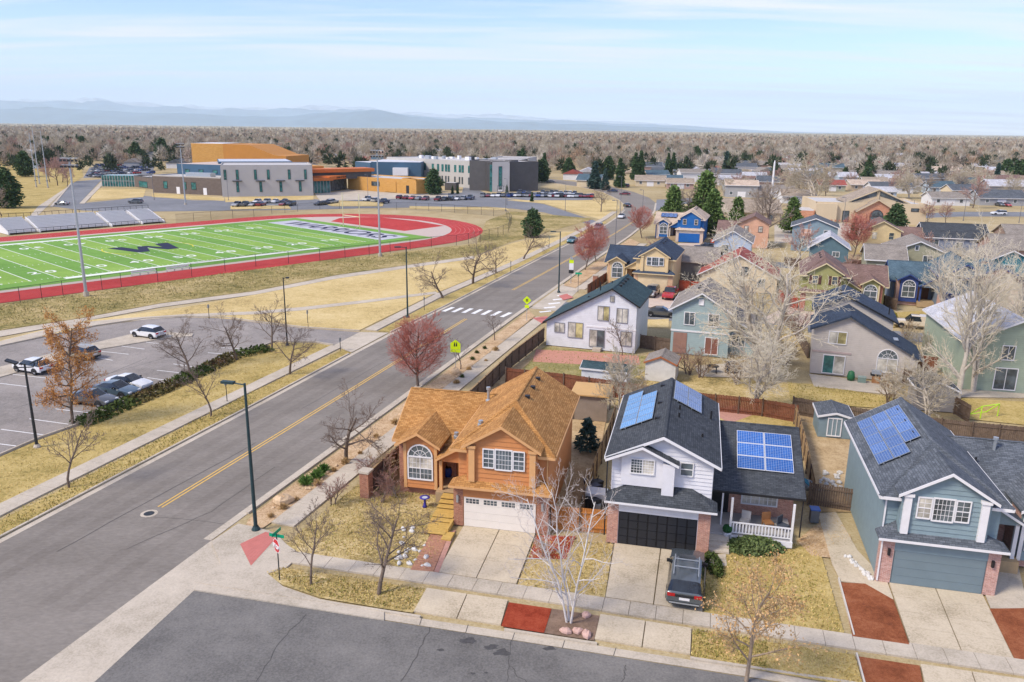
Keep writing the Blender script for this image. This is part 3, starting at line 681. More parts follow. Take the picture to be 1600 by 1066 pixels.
def ridge_cap(parent, a, b, mat):
    a, b = Vector(a), Vector(b); e = (b - a); n = Vector((-e.y, e.x, 0)).normalized() * .14; z = Vector((0, 0, .035))
    m = MB().poly([a - n - z * .4, b - n - z * .4, b + z, a + z]); m.poly([a + z, b + z, b + n - z * .4, a + n - z * .4]); m.build('ridge_cap', mat, parent)
VENTM = None
def roof_bits(parent, vents=(), pipes=(), metal=()):
    for x, y, z in vents: MB().box(x - .17, x + .17, y - .17, y + .17, z - .12, z + .1).build('roof_vent', BLACKPLASTIC, parent)
    for x, y, z, h in pipes: MB().tube([(x, y, z - .2), (x, y, z + h)], .07, 8).build('vent_pipe', BLACKPLASTIC, parent)
    for x, y, z, h in metal:
        m = MB().lathe([(.22, -.15), (.22, .05), (.1, .12), (.1, h), (.17, h), (.17, h + .18), (0, h + .22)], (x, y, z), 10); m.build('flue', GALV, parent)
SOLAR = {}
def solarmat(name, c, c2):
    if name in MATS: return MATS[name]
    m, nt, b = _new(name); u = uvn(nt)
    br = nt.nodes.new('ShaderNodeTexBrick'); nt.links.new(u, br.inputs[0]); br.offset = 0.0
    br.inputs['Scale'].default_value = 1; br.inputs['Brick Width'].default_value = .16; br.inputs['Row Height'].default_value = .16; br.inputs['Mortar Size'].default_value = .008
    br.inputs['Color1'].default_value = (*c, 1); br.inputs['Color2'].default_value = (*c2, 1); br.inputs['Mortar'].default_value = (.35, .42, .55, 1)
    oi = nt.nodes.new('ShaderNodeObjectInfo')
    col = mixc(nt, .35, br.outputs[0], ramp(nt, oi.outputs['Random'], [(0, (.25,) * 3), (1, (.78,) * 3)]).outputs[0], 'OVERLAY')
    nt.links.new(col, b.inputs['Base Color']); b.inputs['Roughness'].default_value = .22; b.inputs['Specular IOR Level'].default_value = .45
    MATS[name] = m; return m
def solar(parent, o, ud, vd, cells, w, h, mat, frame):
    """roof solar array: o lower-left corner on the slope, ud level, vd up the slope"""
    o, ud, vd = Vector(o), Vector(ud).normalized(), Vector(vd).normalized(); n = ud.cross(vd).normalized()
    if n.z < 0: n = -n
    m = MB(); cu = [c[0] for c in cells]; cv = [c[1] for c in cells]
    for k in range(min(cv), max(cv) + 1):
        cs = [c[0] for c in cells if c[1] == k]; a = o + ud * (min(cs) * w) + vd * (k * h + h * .3); b = o + ud * ((max(cs) + 1) * w) + vd * (k * h + h * .3)
        m.extrude([a + n * .02, b + n * .02, b + n * .1, a + n * .1], vd * .05)
    arr = m.build('solar_array', GALV, parent); e = .015
    for cx, cy_ in cells:
        p = o + ud * (cx * w) + vd * (cy_ * h) + n * .10
        q = [p + ud * e + vd * e, p + ud * (w - e) + vd * e, p + ud * (w - e) + vd * (h - e), p + ud * e + vd * (h - e)]
        sp_ = MB().extrude(q, n * .035).build('solar_panel', frame, arr)
        e2 = .045
        q = [p + ud * e2 + vd * e2 + n * .036, p + ud * (w - e2) + vd * e2 + n * .036, p + ud * (w - e2) + vd * (h - e2) + n * .036, p + ud * e2 + vd * (h - e2) + n * .036]
        MB().extrude(q, n * .004).build('solar_panel', mat, arr)
    return arr
def mirror_house(root, axis):
    done = set()
    M = Matrix.Translation((axis, 0, 0)) @ Matrix.Scale(-1, 4, (1, 0, 0)) @ Matrix.Translation((-axis, 0, 0))
    for ch in root.children_recursive:
        if ch.type == 'MESH' and ch.data.name not in done:
            done.add(ch.data.name); ch.data.transform(M); ch.data.flip_normals()
def downspout(parent, F, u, z0, z1, mat, o=0.06):
    MB().fbox(F, u - .04, u + .04, z0, z1, o, o + .07).build('downspout', mat, parent)

# ------------------------------------------------------------------ the house model with an arched bay and a garage wing (one- and two-storey halves)
def model_a(loc, rz, label, body, trim, roofm, brick, gdoor, lites=0, near=False, mirror=False, triple=True, pilaster=None, group=None, glass2=None, sid_h=.33, shutter=None, door_col=(.12, .05, .03), front_hip=True, bayframe=None):
    H_ = thing('house', label, 'house', loc, rz, group)
    pil = pilaster or trim
    E = 5.45; S = .62                                  # eave height and pitch of the tall half
    # walls
    w = MB().box(-.55, 5.6, .62, 12.4, 0, E + .05)
    w.extrude([(-.55, 12.4, E), (5.6, 12.4, E), (2.53, 12.4, 7.4)], (0, -.1, 0)); wall = w.build('wall', body, H_)
    MB().box(-.7, 5.68, 0, .62, 0, 2.95).build('garage_front', body, H_)
    for a, b in ((-.72, -.06), (4.94, 5.70)): MB().box(a, b, -.06, .5, 0, 2.9).build('brick_pier', brick, H_)
    F0 = Face((0, 0, 0), 0); F6 = Face((0, .62, 0), 0)
    garage(H_, F0, 0, 4.88, .02, 2.15, gdoor, 4, 1 if not near else 1, lites, .01, None, .012)
    MB().fbox(F0, -.06, 4.94, 2.15, 2.95, .01, .05).build('door_header', trim if not near else body, H_)
    # pent roof over the garage
    ev = [(-.95, -.5, 3.08), (5.98, -.5, 3.08), (4.9, .62, 3.78), (.75, .62, 3.78)]
    slope(H_, ev, roofm, trim, ((0, 1),), .1, .16)
    slope(H_, [(-.95, -.5, 3.08), (.75, .62, 3.78), (-.95, .62, 3.1)], roofm, None, (), .1)
    slope(H_, [(5.98, -.5, 3.08), (5.98, .62, 3.1), (4.9, .62, 3.78)], roofm, None, (), .1)
    # upper front: boards, window, pilasters, gable
    if near:
        clad(wall, F6, [(-.5, 3.2), (5.6, 3.2), (5.6, 5.45), (-.5, 5.45)], sid_h, body)
    if triple:
        window(H_, F0, 1.28, 2.08, 4.38, 5.74, 1, 2, None, TRIMWHITE, .07, (2, 2) if near else None, o=.05); window(H_, F0, 2.10, 3.28, 4.30, 5.78, 1, 1, None, TRIMWHITE, .08, (5, 4) if near else (3, 2), o=.05); window(H_, F0, 3.30, 4.10, 4.38, 5.74, 1, 2, glass2, TRIMWHITE, .07, (2, 2) if near else None, o=.05)
    else:
        window(H_, F0, .75, 1.6, 4.2, 5.5, 1, 2, glass2, trim, .08, None, o=.03, shutters=shutter); window(H_, F0, 3.45, 4.3, 4.2, 5.5, 1, 2, glass2, trim, .08, None, o=.03, shutters=shutter)
    for a in (.36, 4.42):
        if triple:
            MB().fbox(F0, a, a + .4, 3.35, 5.85, .03, .22).build('pilaster', pil, H_); MB().fbox(F0, a - .08, a + .48, 5.72, 5.9, .03, .3).build('pilaster_cap', pil, H_)
    ga = [(.2, 3.3), (4.9, 3.3), (4.9, 5.85), (2.55, 7.3), (.2, 5.85)]
    MB().extrude([(u, 0, z) for u, z in ga], (0, 2.4, 0)).build('gable_wall', body, H_)
    if near: clad(wall, F0, ga, sid_h, body)
    gz = lambda u: 7.46 - abs(u - 2.55) * .605
    yb = 3.6
    slope(H_, [(-.1, -.32, gz(-.1)), (2.55, -.32, gz(2.55)), (2.55, yb, gz(2.55)), (-.1, .9, gz(-.1))], roofm, trim, ((0, 1),), .12, .2)
    slope(H_, [(2.55, -.32, gz(2.55)), (5.2, -.32, gz(5.2)), (5.2, .9, gz(5.2)), (2.55, yb, gz(2.55))], roofm, trim, ((0, 1),), .12, .2)
    # main hipped roof, gable at the back
    ry, rz_, yb2 = 4.45, E + 3.5 * S, 12.8; el, er, ef = -1.0, 6.05, .12
    slope(H_, [(el, ef, E), (er, ef, E), (2.53, ry, rz_)], roofm, trim, ((0, 1),), .14, .2)
    slope(H_, [(er, ef, E), (er, yb2, E), (2.53, yb2, rz_), (2.53, ry, rz_)], roofm, trim, ((0, 1), (1, 2)), .14, .2)
    slope(H_, [(el, ef, E), (2.53, ry, rz_), (2.53, yb2, rz_), (el, yb2, E)], roofm, trim, ((0, 3), (2, 3)), .14, .2)
    ridge_cap(H_, (2.53, ry, rz_), (2.53, yb2, rz_), roofm); ridge_cap(H_, (el, ef, E), (2.53, ry, rz_), roofm); ridge_cap(H_, (er, ef, E), (2.53, ry, rz_), roofm)
    # low half with ridge along the street
    lw = MB().box(-6.45, -.55, 5.75, 14.2, 0, 3.65); lw.extrude([(-6.45, 5.75, 3.6), (-6.45, 14.2, 3.6), (-6.45, 10.0, 5.75)], (.1, 0, 0)); lowall = lw.build('wall', body, H_)
    sl = .55; ez = 3.5; e0, e1, rg = 5.35, 14.6, 9.98; rzz = ez + (rg - e0) * sl
    slope(H_, [(-6.95, e0, ez), (-.55, e0, ez), (1.2, rg, rzz), (-6.95, rg, rzz)], roofm, trim, ((0, 1), (0, 3)), .14, .2)
    slope(H_, [(-6.95, rg, rzz), (1.2, rg, rzz), (1.2, e1, ez), (-6.95, e1, ez)], roofm, trim, ((2, 3), (0, 3)), .14, .2)
    ridge_cap(H_, (-6.95, rg, rzz), (.8, rg, rzz), roofm)
    # arched bay with its own gable
    MB().box(-5.95, -2.9, 4.0, 5.8, 0, 4.0).build('bay_wall', brick, H_)
    bw = MB().box(-5.5, -2.98, 3.7, 4.05, .55, 4.02); bw.extrude([(-5.5, 3.7, 4.0), (-2.98, 3.7, 4.0), (-4.24, 3.7, 4.75)], (0, .3, 0)); bayw = bw.build('bay_wall', bayframe or body, H_)
    MB().extrude([(-5.95, 4.0, 3.95), (-2.9, 4.0, 3.95), (-4.4, 4.0, 4.85)], (0, 1.0, 0)).build('gable_wall', body, H_)
    Fb = Face((0, 3.7, 0), 0)
    if near: clad(bayw, Fb, [(-5.48, .57), (-3.0, .57), (-3.0, 1.2), (-5.48, 1.2)], sid_h, bayframe or body); clad(bayw, Fb, [(-5.48, 3.95), (-3.0, 3.95), (-4.24, 4.7)], sid_h, body)
    for a in (-5.5, -3.2): MB().fbox(Fb, a, a + .22, .55, 4.0, .03, .06).build('corner_board', trim, H_)
    window(H_, Fb, -5.2, -3.28, 1.25, 3.05, 2, 2, GLASS, TRIMWHITE, .1, (3, 2) if near else None, True, .03, mixg=[GLASS, GLASS, GLASS_BLIND, GLASS_BLIND] if near else None)
    bz = lambda u: 4.98 - abs(u + 4.35) * .58
    slope(H_, [(-6.05, 3.3, bz(-6.05)), (-4.35, 3.3, bz(-4.35)), (-4.35, 8.1, bz(-4.35)), (-6.05, 6.2, bz(-6.05))], roofm, trim, ((0, 1),), .12, .2)
    slope(H_, [(-4.35, 3.3, bz(-4.35)), (-2.65, 3.3, bz(-2.65)), (-2.65, 6.2, bz(-2.65)), (-4.35, 8.1, bz(-4.35))], roofm, trim, ((0, 1),), .12, .2)
    # recessed porch under a half gable
    py = 3.3
    MB().extrude([(-2.75, py, 3.0), (-.56, py, 3.0), (-.56, py, 4.45), (-2.75, py, 3.25)], (0, .12, 0)).build('porch_gable', body, H_)
    slope(H_, [(-2.95, py - .25, 3.22), (-.56, py - .25, 4.66), (-.56, 6.3, 4.66), (-2.95, 6.3, 3.22)], roofm, trim, ((0, 1),), .12, .18)
    MB().box(-2.72, -2.5, py, py + .2, 0, 3.1).build('porch_post', trim, H_)
    MB().box(-2.9, -.55, 2.9, 5.75, 0, .78).build('porch_deck', plain('porch_deck', (.42, .30, .17), .8), H_)
    MB().box(-2.0, -1.05, 5.68, 5.76, .55, 2.65).build('front_door', plain('door_' + label[:6], door_col, .5), H_)
    MB().box(-2.85, -2.1, 5.66, 5.75, .55, 3.0).build('porch_wall', brick, H_)
    roof_bits(H_, vents=[(3.05, 6.2, rz_ - .28), (3.05, 8.4, rz_ - .28), (3.05, 10.6, rz_ - .28)])
    if mirror: mirror_house(H_, 2.44)
    return H_

def gable_house(loc, rz, label, W, D, ez, rise, body, trim, roofm, wins=(), group=None, ridge_along='y', rx=.5, left_ez=None, right_ez=None, over=.4, door=None, sid=None, extra=None, cat='house', name='house', base=None):
    """plain gabled house; local x along the front (0..W), y to the back (0..D). The gable faces the front when ridge_along is y"""
    H_ = thing(name, label, cat, loc, rz, group)
    le = left_ez if left_ez is not None else ez; re = right_ez if right_ez is not None else ez
    if ridge_along == 'y':
        x0 = W * rx; zr = ez + rise; w = MB()
        prof = [(0, 0), (W, 0), (W, re), (x0, zr), (0, le)]
        wall = w.extrude([(x, 0, z) for x, z in prof], (0, D, 0)).build('wall', body, H_)
        sl = (zr - le) / x0; sr = (zr - re) / (W - x0); t = .06
        slope(H_, [(-over, -over, le - sl * over + t), (x0, -over, zr + t), (x0, D + over, zr + t), (-over, D + over, le - sl * over + t)], roofm, trim, ((0, 1), (0, 3)), .13, .2)
        slope(H_, [(x0, -over, zr + t), (W + over, -over, re - sr * over + t), (W + over, D + over, re - sr * over + t), (x0, D + over, zr + t)], roofm, trim, ((0, 1), (1, 2)), .13, .2)
        ridge_cap(H_, (x0, -over, zr + t), (x0, D + over, zr + t), roofm)
    else:
        y0 = D * rx; zr = ez + rise
        wall = MB().extrude([(0, 0, 0), (0, D, 0), (0, D, ez), (0, y0, zr), (0, 0, ez)], (W, 0, 0)).build('wall', body, H_)
        s = rise / y0; s2 = rise / (D - y0); t = .06
        slope(H_, [(-over, -over, ez - s * over + t), (W + over, -over, ez - s * over + t), (W + over, y0, zr + t), (-over, y0, zr + t)], roofm, trim, ((0, 1), (0, 3), (1, 2)), .13, .2)
        slope(H_, [(-over, y0, zr + t), (W + over, y0, zr + t), (W + over, D + over, ez - s2 * over + t), (-over, D + over, ez - s2 * over + t)], roofm, trim, ((2, 3), (0, 3), (1, 2)), .13, .2)
        ridge_cap(H_, (-over, y0, zr + t), (W + over, y0, zr + t), roofm)
    F = Face((0, 0, 0), 0)
    for wd in wins:
        u0, u1, z0, z1 = wd[:4]; kw = wd[4] if len(wd) > 4 else {}
        kw = dict(kw); side = kw.pop('side', 'f')
        FF = {'f': F, 'l': Face((0, D, 0), -math.pi / 2), 'r': Face((W, 0, 0), math.pi / 2)}[side]
        if kw.pop('gar', None): garage(H_, FF, u0, u1, z0, z1, kw.get('mat', TRIMWHITE), 4, 1, 0, .01, None, .012)
        elif kw.pop('door', None): MB().fbox(FF, u0, u1, z0, z1, .0, .05).build('door', kw.get('mat', DARKMETAL), H_)
        else: window(H_, FF, u0, u1, z0, z1, trim=kw.pop('trim', trim), **kw)
    return H_
# ------------------------------------------------------------------ the houses
def at(px, py, z=.1): return g(px, py, z)
A12, A13, A18 = R(-11.5), R(-13), R(-18)
ORANGE = plain('orange_siding', (.56, .235, .085), .7, .08, 2); TANTRIM = plain('tan_trim', (.66, .37, .16), .6, .06, 2)
BRICK1 = brickmat('red_brick', (.30, .10, .055), (.40, .165, .09), (.38, .27, .2))
SH_ORANGE = shingle('orange_brown_shingles', (.54, .285, .10), (.36, .17, .052)); SH_CHAR = shingle('charcoal_shingles', (.085, .094, .104), (.05, .056, .064)); SH_SLATE = shingle('slate_shingles', (.15, .165, .185), (.085, .097, .112))
SH_TEAL = shingle('green_grey_shingles', (.06, .105, .115), (.04, .07, .08)); SH_TAN = shingle('tan_shingles', (.42, .34, .26), (.32, .26, .20)); SH_NAVY = shingle('navy_shingles', (.06, .085, .125), (.04, .055, .085))
SH_BROWN = shingle('brown_shingles', (.26, .17, .14), (.18, .115, .10)); SH_RED = shingle('red_shingles', (.40, .115, .09), (.30, .08, .065)); SH_LIGHT = shingle('light_grey_shingles', (.58, .58, .60), (.45, .45, .48)); SH_BLUE = shingle('blue_grey_shingles', (.11, .165, .20), (.07, .115, .145)); SH_GREYTAN = shingle('grey_tan_shingles', (.33, .29, .25), (.24, .21, .18)); SH_PALE = shingle('pale_beige_shingles', (.62, .50, .39), (.50, .39, .30))

h1 = model_a(at(725.3, 821), A12, 'orange corner house with tan shingle roof and white garage door', ORANGE, TANTRIM, SH_ORANGE, BRICK1, plain('white_garage', (.78, .72, .64), .5, .04), 1, True, False, pilaster=TANTRIM, glass2=GLASS)
for z, w_ in ((.0, 0),): pass
YW = plain('yellow_deck_boards', (.55, .36, .10), .7, .15, 5)
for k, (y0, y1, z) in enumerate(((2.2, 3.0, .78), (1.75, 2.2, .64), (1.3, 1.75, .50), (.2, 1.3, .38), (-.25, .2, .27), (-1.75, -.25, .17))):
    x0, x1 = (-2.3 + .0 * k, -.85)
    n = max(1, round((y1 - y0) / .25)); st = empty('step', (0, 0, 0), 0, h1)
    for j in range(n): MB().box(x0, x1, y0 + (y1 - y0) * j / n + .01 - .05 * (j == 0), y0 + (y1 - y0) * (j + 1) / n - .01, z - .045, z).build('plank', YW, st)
    MB().box(x0 + .02, x1 - .02, y0 + .02, y1, 0, z - .05).build('riser', plain('shaded_step_riser', (.26, .15, .045), .8, .15, 5), st)  # riser board; its colour is darkened to stand for the nosing's shadow
MB().box(-.85, -.72, -1.4, .1, .0, .35).build('step_edge', YW, h1); MB().box(-.95, -.3, -2.3, -1.3, .0, .13).build('step', YW, h1)
roof_bits(h1, metal=[(-.55, 9.3, 5.7, .9), (-.35, 7.8, 5.0, .12), (-2.15, 5.9, 3.95, .12), (.55, 2.4, 6.4, .12)], vents=[])
downspout(h1, Face((0, .62, 0), 0), 5.5, 3.3, 5.3, TANTRIM); 
for u_ in (-.42, 5.33):
    MB().fbox(Face((0, -.06, 0), 0), u_ - .07, u_ + .07, 1.75, 2.25, .0, .16).build('wall_lamp', GALV, h1)

WHITE_S = plain('white_siding', (.72, .71, .73), .6, .05, 2); BRICK2 = brickmat('pink_brick', (.40, .16, .11), (.52, .26, .18), (.5, .4, .33))
def model_b(loc, rz, label):
    H_ = thing('house', label, 'house', loc, rz); body, trim, roofm = WHITE_S, TRIMWHITE, SH_CHAR
    F0, F8 = Face((0, 0, 0), 0), Face((0, .85, 0), 0)
    prof = [(-.68, 0), (5.68, 0), (5.68, 5.85), (2.5, 7.35), (-.68, 5.85)]
    wall = MB().extrude([(x, .85, z) for x, z in prof], (0, 11.6, 0)).build('wall', body, H_)
    MB().box(-.7, 5.66, 0, .85, 0, 3.0).build('garage_front', body, H_)
    for a, b in ((-.74, -.04), (4.95, 5.70)): MB().box(a, b, -.06, .6, 0, 2.95).build('brick_pier', BRICK2, H_)
    BLK = plain('black_garage', (.022, .024, .03), .35, .1); garage(H_, F0, 0, 4.9, .02, 2.3, BLK, 4, 8, 0, .0, None, .05, plain('black_garage_groove', (.008, .008, .01), .5))
    MB().fbox(F0, -.04, 4.95, 2.3, 3.0, .0, .04).build('door_header', TRIMWHITE, H_)
    ev = [(-.95, -.5, 3.15), (6.05, -.5, 3.15), (4.4, .85, 4.0), (.7, .85, 4.0)]
    slope(H_, ev, roofm, TRIMWHITE, ((0, 1),), .1, .14); slope(H_, [(-.95, -.5, 3.15), (.7, .85, 4.0), (-.95, .85, 3.2)], roofm, None, (), .1); slope(H_, [(6.05, -.5, 3.15), (6.05, .85, 3.2), (4.4, .85, 4.0)], roofm, None, (), .1)
    clad(wall, F8, [(-.66, 3.2), (5.66, 3.2), (5.66, 5.85), (2.5, 7.33), (-.66, 5.85)], .26, body)
    # shallow bay under a small gable
    MB().extrude([(-.05, .55, 3.9), (3.3, .55, 3.9), (3.3, .55, 5.85), (1.25, .55, 6.6), (-.05, .55, 6.0)], (0, .4, 0)).build('bay_wall', body, H_)
    MB().fbox(Face((0, .55, 0), 0), 2.55, 3.3, 3.6, 5.7, .03, .35).build('pilaster', body, H_)
    bz = lambda u: 6.78 - abs(u - 1.25) * .45
    slope(H_, [(-1.05, .1, bz(-1.05)), (1.25, .1, bz(1.25)), (1.25, 1.5, bz(1.25)), (-1.05, 1.2, bz(-1.05))], roofm, trim, ((0, 1),), .12, .18); slope(H_, [(1.25, .1, bz(1.25)), (3.55, .1, bz(3.55)), (3.55, 1.0, bz(3.55)), (1.25, 1.5, bz(1.25))], roofm, trim, ((0, 1),), .12, .18)
    window(H_, Face((0, .55, 0), 0), .5, 2.05, 4.75, 5.8, 2, 1, GLASS, trim, .07, (4, 5), o=.0, mixg=[GLASS, GLASS_BLIND]); window(H_, F8, 3.6, 4.45, 4.8, 5.75, 1, 2, GLASS, trim, .07, None, o=.03)
    s = .475; zr = 7.5; eL, eR = -1.1, 6.1
    slope(H_, [(eL, .35, zr - (2.5 - eL) * s), (2.5, .35, zr), (2.5, 12.9, zr), (eL, 12.9, zr - (2.5 - eL) * s)], roofm, trim, ((0, 1), (0, 3)), .14, .2); slope(H_, [(2.5, .35, zr), (eR, .35, zr - (eR - 2.5) * s), (eR, 12.9, zr - (eR - 2.5) * s), (2.5, 12.9, zr)], roofm, trim, ((0, 1), (1, 2)), .14, .2); ridge_cap(H_, (2.5, .35, zr), (2.5, 12.9, zr), roofm)
    # one-storey wing with porch
    MB().box(5.68, 11.2, 5.2, 13.0, 0, 3.4).build('wall', BRICK2, H_); MB().extrude([(11.2, 5.2, 3.3), (11.2, 13.0, 3.3), (11.2, 9.6, 5.1)], (-.1, 0, 0)).build('gable_wall', body, H_)
    k = .385; y0, yr, z0 = 3.2, 9.7, 3.02; zt = z0 + (yr - y0) * k
    slope(H_, [(5.66, y0, z0), (11.65, y0, z0), (11.65, yr, zt), (5.66, yr, zt)], roofm, BLACKPLASTIC, ((0, 1), (1, 2)), .14, .16); slope(H_, [(5.66, yr, zt), (11.65, yr, zt), (11.65, 13.5, 3.6), (5.66, 13.5, 3.6)], roofm, None, (), .14); ridge_cap(H_, (5.66, yr, zt), (11.65, yr, zt), roofm)
    MB().box(5.7, 10.95, 2.0, 5.2, 0, .55).build('porch_deck', plain('grey_deck', (.40, .38, .36), .8), H_); MB().box(7.05, 10.95, 1.93, 2.0, .1, .5).build('deck_skirt', TRIMWHITE, H_)
    Fr_ = Face((0, 2.05, 0), 0); rl = MB(); rl.fbox(Fr_, 7.1, 10.9, 1.35, 1.43, -.04, .04); rl.fbox(Fr_, 7.1, 10.9, .66, .72, -.03, .03)
    railing = rl.build('railing', TRIMWHITE, H_)
    for i in range(19): MB().fbox(Fr_, 7.2 + i * .2, 7.28 + i * .2, .7, 1.36, -.02, .02).build('baluster', TRIMWHITE, railing)
    for x in (7.05, 10.85): MB().box(x - .07, x + .07, 1.98, 2.12, .1, 3.1).build('porch_post', TRIMWHITE, H_)
    MB().box(6.45, 6.55, 3.2, 3.3, .5, 3.0).build('porch_post', TRIMWHITE, H_)
    window(H_, Face((0, 5.2, 0), 0), 7.8, 10.2, 1.3, 2.9, 4, 2, GLASS_BLIND, TRIMWHITE, .1, (2, 2), o=.0)
    MB().box(5.72, 7.0, 5.12, 5.2, .55, 2.9).build('front_door', BLACKPLASTIC, H_)
    for i in range(3): MB().box(5.75, 7.0, 1.2 - i * .45, 2.0 - i * .45, 0, .42 - i * .13).build('step', CONCRETE, H_)
    # solar arrays
    PVB = solarmat('solar_cells_blue', (.008, .085, .33), (.012, .12, .43)); PVL = solarmat('solar_cells_light', (.05, .20, .42), (.07, .25, .50)); PVG = solarmat('solar_cells_grey_blue', (.09, .16, .32), (.12, .20, .40))
    solar(H_, (7.35, 5.15, z0 + (5.15 - y0) * k + .02), (1, 0, 0), (0, 1, k), [(i, j) for i in range(2) for j in range(3)], 1.85, 1.28, PVB, TRIMWHITE)
    vL = Vector((1, 0, s)); solar(H_, (eL + .55, 4.3, zr - (2.5 - eL - .55) * s + .02), (0, 1, 0), vL, [(i, j) for i in range(5) for j in range(2)] + [(5, 0)], 1.22, 1.2, PVL, GALV)
    solar(H_, (2.75, 8.0, zr - .25 * s + .02), (0, 1, 0), (1, 0, -s), [(i, j) for i in range(3) for j in range(2)], 1.45, 1.12, PVG, GALV)
    roof_bits(H_, vents=[(1.9, 11.6, zr - .28), (1.9, 7.6, zr - .28), (1.9, 4.4, zr - .28)], pipes=[(3.3, 6.8, 7.1, .35), (3.3, 5.2, 7.1, .35), (4.9, 3.9, 6.3, .3), (5.5, 8.3, 5.7, 1.0)])
    MB().box(-.98, -.9, .45, .53, .2, 5.5).build('downspout', BLACKPLASTIC, H_); MB().box(11.5, 11.58, 3.3, 3.38, .2, 2.9).build('downspout', BLACKPLASTIC, H_)
    return H_
h2 = model_b(at(965, 848.6), A13, 'white house with charcoal roof, solar panels and black garage door')
BLUEG = plain('blue_green_siding', (.225, .30, .325), .65, .07, 2)
h3 = model_a(at(1391, 910), A13, 'blue-green house with slate roof and blue-grey garage door', BLUEG, TRIMWHITE, SH_SLATE, brickmat('mauve_brick', (.42, .19, .15), (.55, .32, .26), (.55, .45, .4)), plain('blue_grey_garage', (.17, .225, .25), .5, .05), 0, True, True, pilaster=TRIMWHITE, sid_h=.30, glass2=GLASS_BLIND)
PVN = solarmat('solar_cells_navy', (.04, .10, .27), (.06, .14, .36))
E_, S_ = 5.45, .62
solar(h3, (-1.17 + .55, 3.7, E_ + .55 * S_ + .03), (0, 1, 0), (1, 0, S_), [(i, j) for i in range(5) for j in range(3) if not (i == 0 and j == 2)], 1.52, 1.02, PVN, GALV)
roof_bits(h3, pipes=[(6.2, 8.0, 4.9, .5)], metal=[(7.6, 9.2, 5.4, .9)])
downspout(h3, Face((0, .62, 0), 0), -.72, .2, 5.2, TRIMWHITE); downspout(h3, Face((0, 0, 0), 0), -.78, .1, 2.9, TRIMWHITE)
for u_ in (-.35, 5.2): MB().fbox(Face((0, -.06, 0), 0), u_ - .07, u_ + .07, 1.85, 2.25, .0, .16).build('wall_lamp', BLACKPLASTIC, h3)

# second row, seen from the back
LAV = siding('white_lap_siding', (.71, .71, .73), .22, .12); GREYTRIM = plain('grey_window_trim', (.25, .25, .27), .6)
gw = dict(trim=GREYTRIM, t=.06)
h4 = gable_house(at(853.5, 539), A18, 'white two-storey house with green-grey roof beside the crosswalk, seen from its back yard', 11.0, 9.5, 6.0, 1.75, LAV, BLACKPLASTIC, SH_TEAL, [(1.0, 2.3, 1.75, 3.0, dict(mixg=[GLASS_BLIND, GLASS_BLIND], **gw)), (2.7, 4.6, 1.25, 3.2, dict(mixg=[GLASS_BLIND, GLASS_YEL], **gw)), (5.4, 7.3, .35, 2.5, dict(mixg=[GLASS_BLIND, GLASS], **gw)), (6.3, 7.75, 3.7, 5.5, dict(mixg=[GLASS_BLIND, GLASS_YEL], **gw)), (8.6, 10.0, 3.6, 5.4, dict(glass=GLASS_BLIND, **gw)), (9.2, 10.6, .8, 2.6, dict(glass=GLASS_BLIND, **gw)), (7.75, 8.3, 6.05, 6.8, dict(cols=1, glass=GLASS_BLIND, **gw))], rx=.73, left_ez=3.2, right_ez=6.0)
roof_bits(h4, vents=[(8.5, 2.6, 7.65), (8.5, 4.2, 7.65), (8.5, 5.8, 7.65), (8.5, 7.4, 7.65), (4.6, 3.0, 5.85)], pipes=[(5.6, 4.6, 6.4, 1.1), (6.6, 7, 7, .3)])
MB().box(6.0, 7.0, -.9, 0, 0, .35).build('step', CONCRETE, h4); MB().box(5.0, 11.04, -.05, .3, 2.75, 2.95).build('floor_band', TRIMWHITE, h4)
LG = siding('light_green_siding', (.33, .42, .42), .24, .16)
h6 = gable_house(at(1046.5, 551), A18, 'pale blue-green gabled house with tan roof and back patio doors', 6.7, 10.0, 5.6, 2.0, LG, TRIMWHITE, SH_GREYTAN, [(1.4, 2.7, 3.6, 5.2, dict(glass=GLASS)), (4.2, 5.5, 3.6, 5.2, dict(glass=GLASS)), (4.0, 5.6, .2, 2.35, dict(glass=plain('red_curtain', (.25, .11, .08)))), (3.0, 3.6, 6.1, 6.8, dict(cols=1, glass=TRIMWHITE))])
MB().box(-.06, 6.76, -.06, .2, 2.75, 2.95).build('floor_band', TRIMWHITE, h6); MB().box(.3, 1.9, -.05, .1, .1, 2.6).build('recess', plain('brown_recess', (.3, .17, .13)), h6)
MB().box(6.7, 9.9, 1.5, 9, 0, 3.2).build('wall', LG, h6); slope(h6, [(6.5, 1.2, 4.6), (10.2, 1.2, 3.1), (10.2, 9.3, 3.1), (6.5, 9.3, 4.6)], SH_GREYTAN, TRIMWHITE, ((0, 1), (1, 2))); window(h6, Face((0, 1.5, 0), 0), 7.0, 8.6, 1.1, 2.7, 2, 1)
roof_bits(h6, vents=[(2.6, 4.5, 7.3), (2.6, 6.5, 7.3)])
BEIGE = siding('beige_siding', (.52, .47, .42), .22, .14)
h7 = gable_house(at(1265, 582.5), R(-20), 'beige house with navy roof, arched back window and patio', 10.6, 6.0, 5.5, 1.35, BEIGE, SH_NAVY, SH_NAVY, [(1.5, 3.4, 3.55, 5.0, dict(mixg=[GLASS_BLIND, GLASS_YEL], trim=TRIMWHITE)), (1.2, 3.5, .15, 2.3, dict(mixg=[GLASS_TEAL, GLASS_BLIND], trim=TRIMWHITE)), (6.6, 8.7, .9, 2.5, dict(arch=True, glass=GLASS_BLIND, trim=TRIMWHITE))], rx=.33, left_ez=5.3, right_ez=2.9)
MB().extrude([(0.0, 6.0, 0), (8.4, 6.0, 0), (8.4, 6.0, 5.4), (3.2, 6.0, 7.9), (0, 6.0, 6.3)], (0, 6.5, 0)).build('wall', BEIGE, h7)
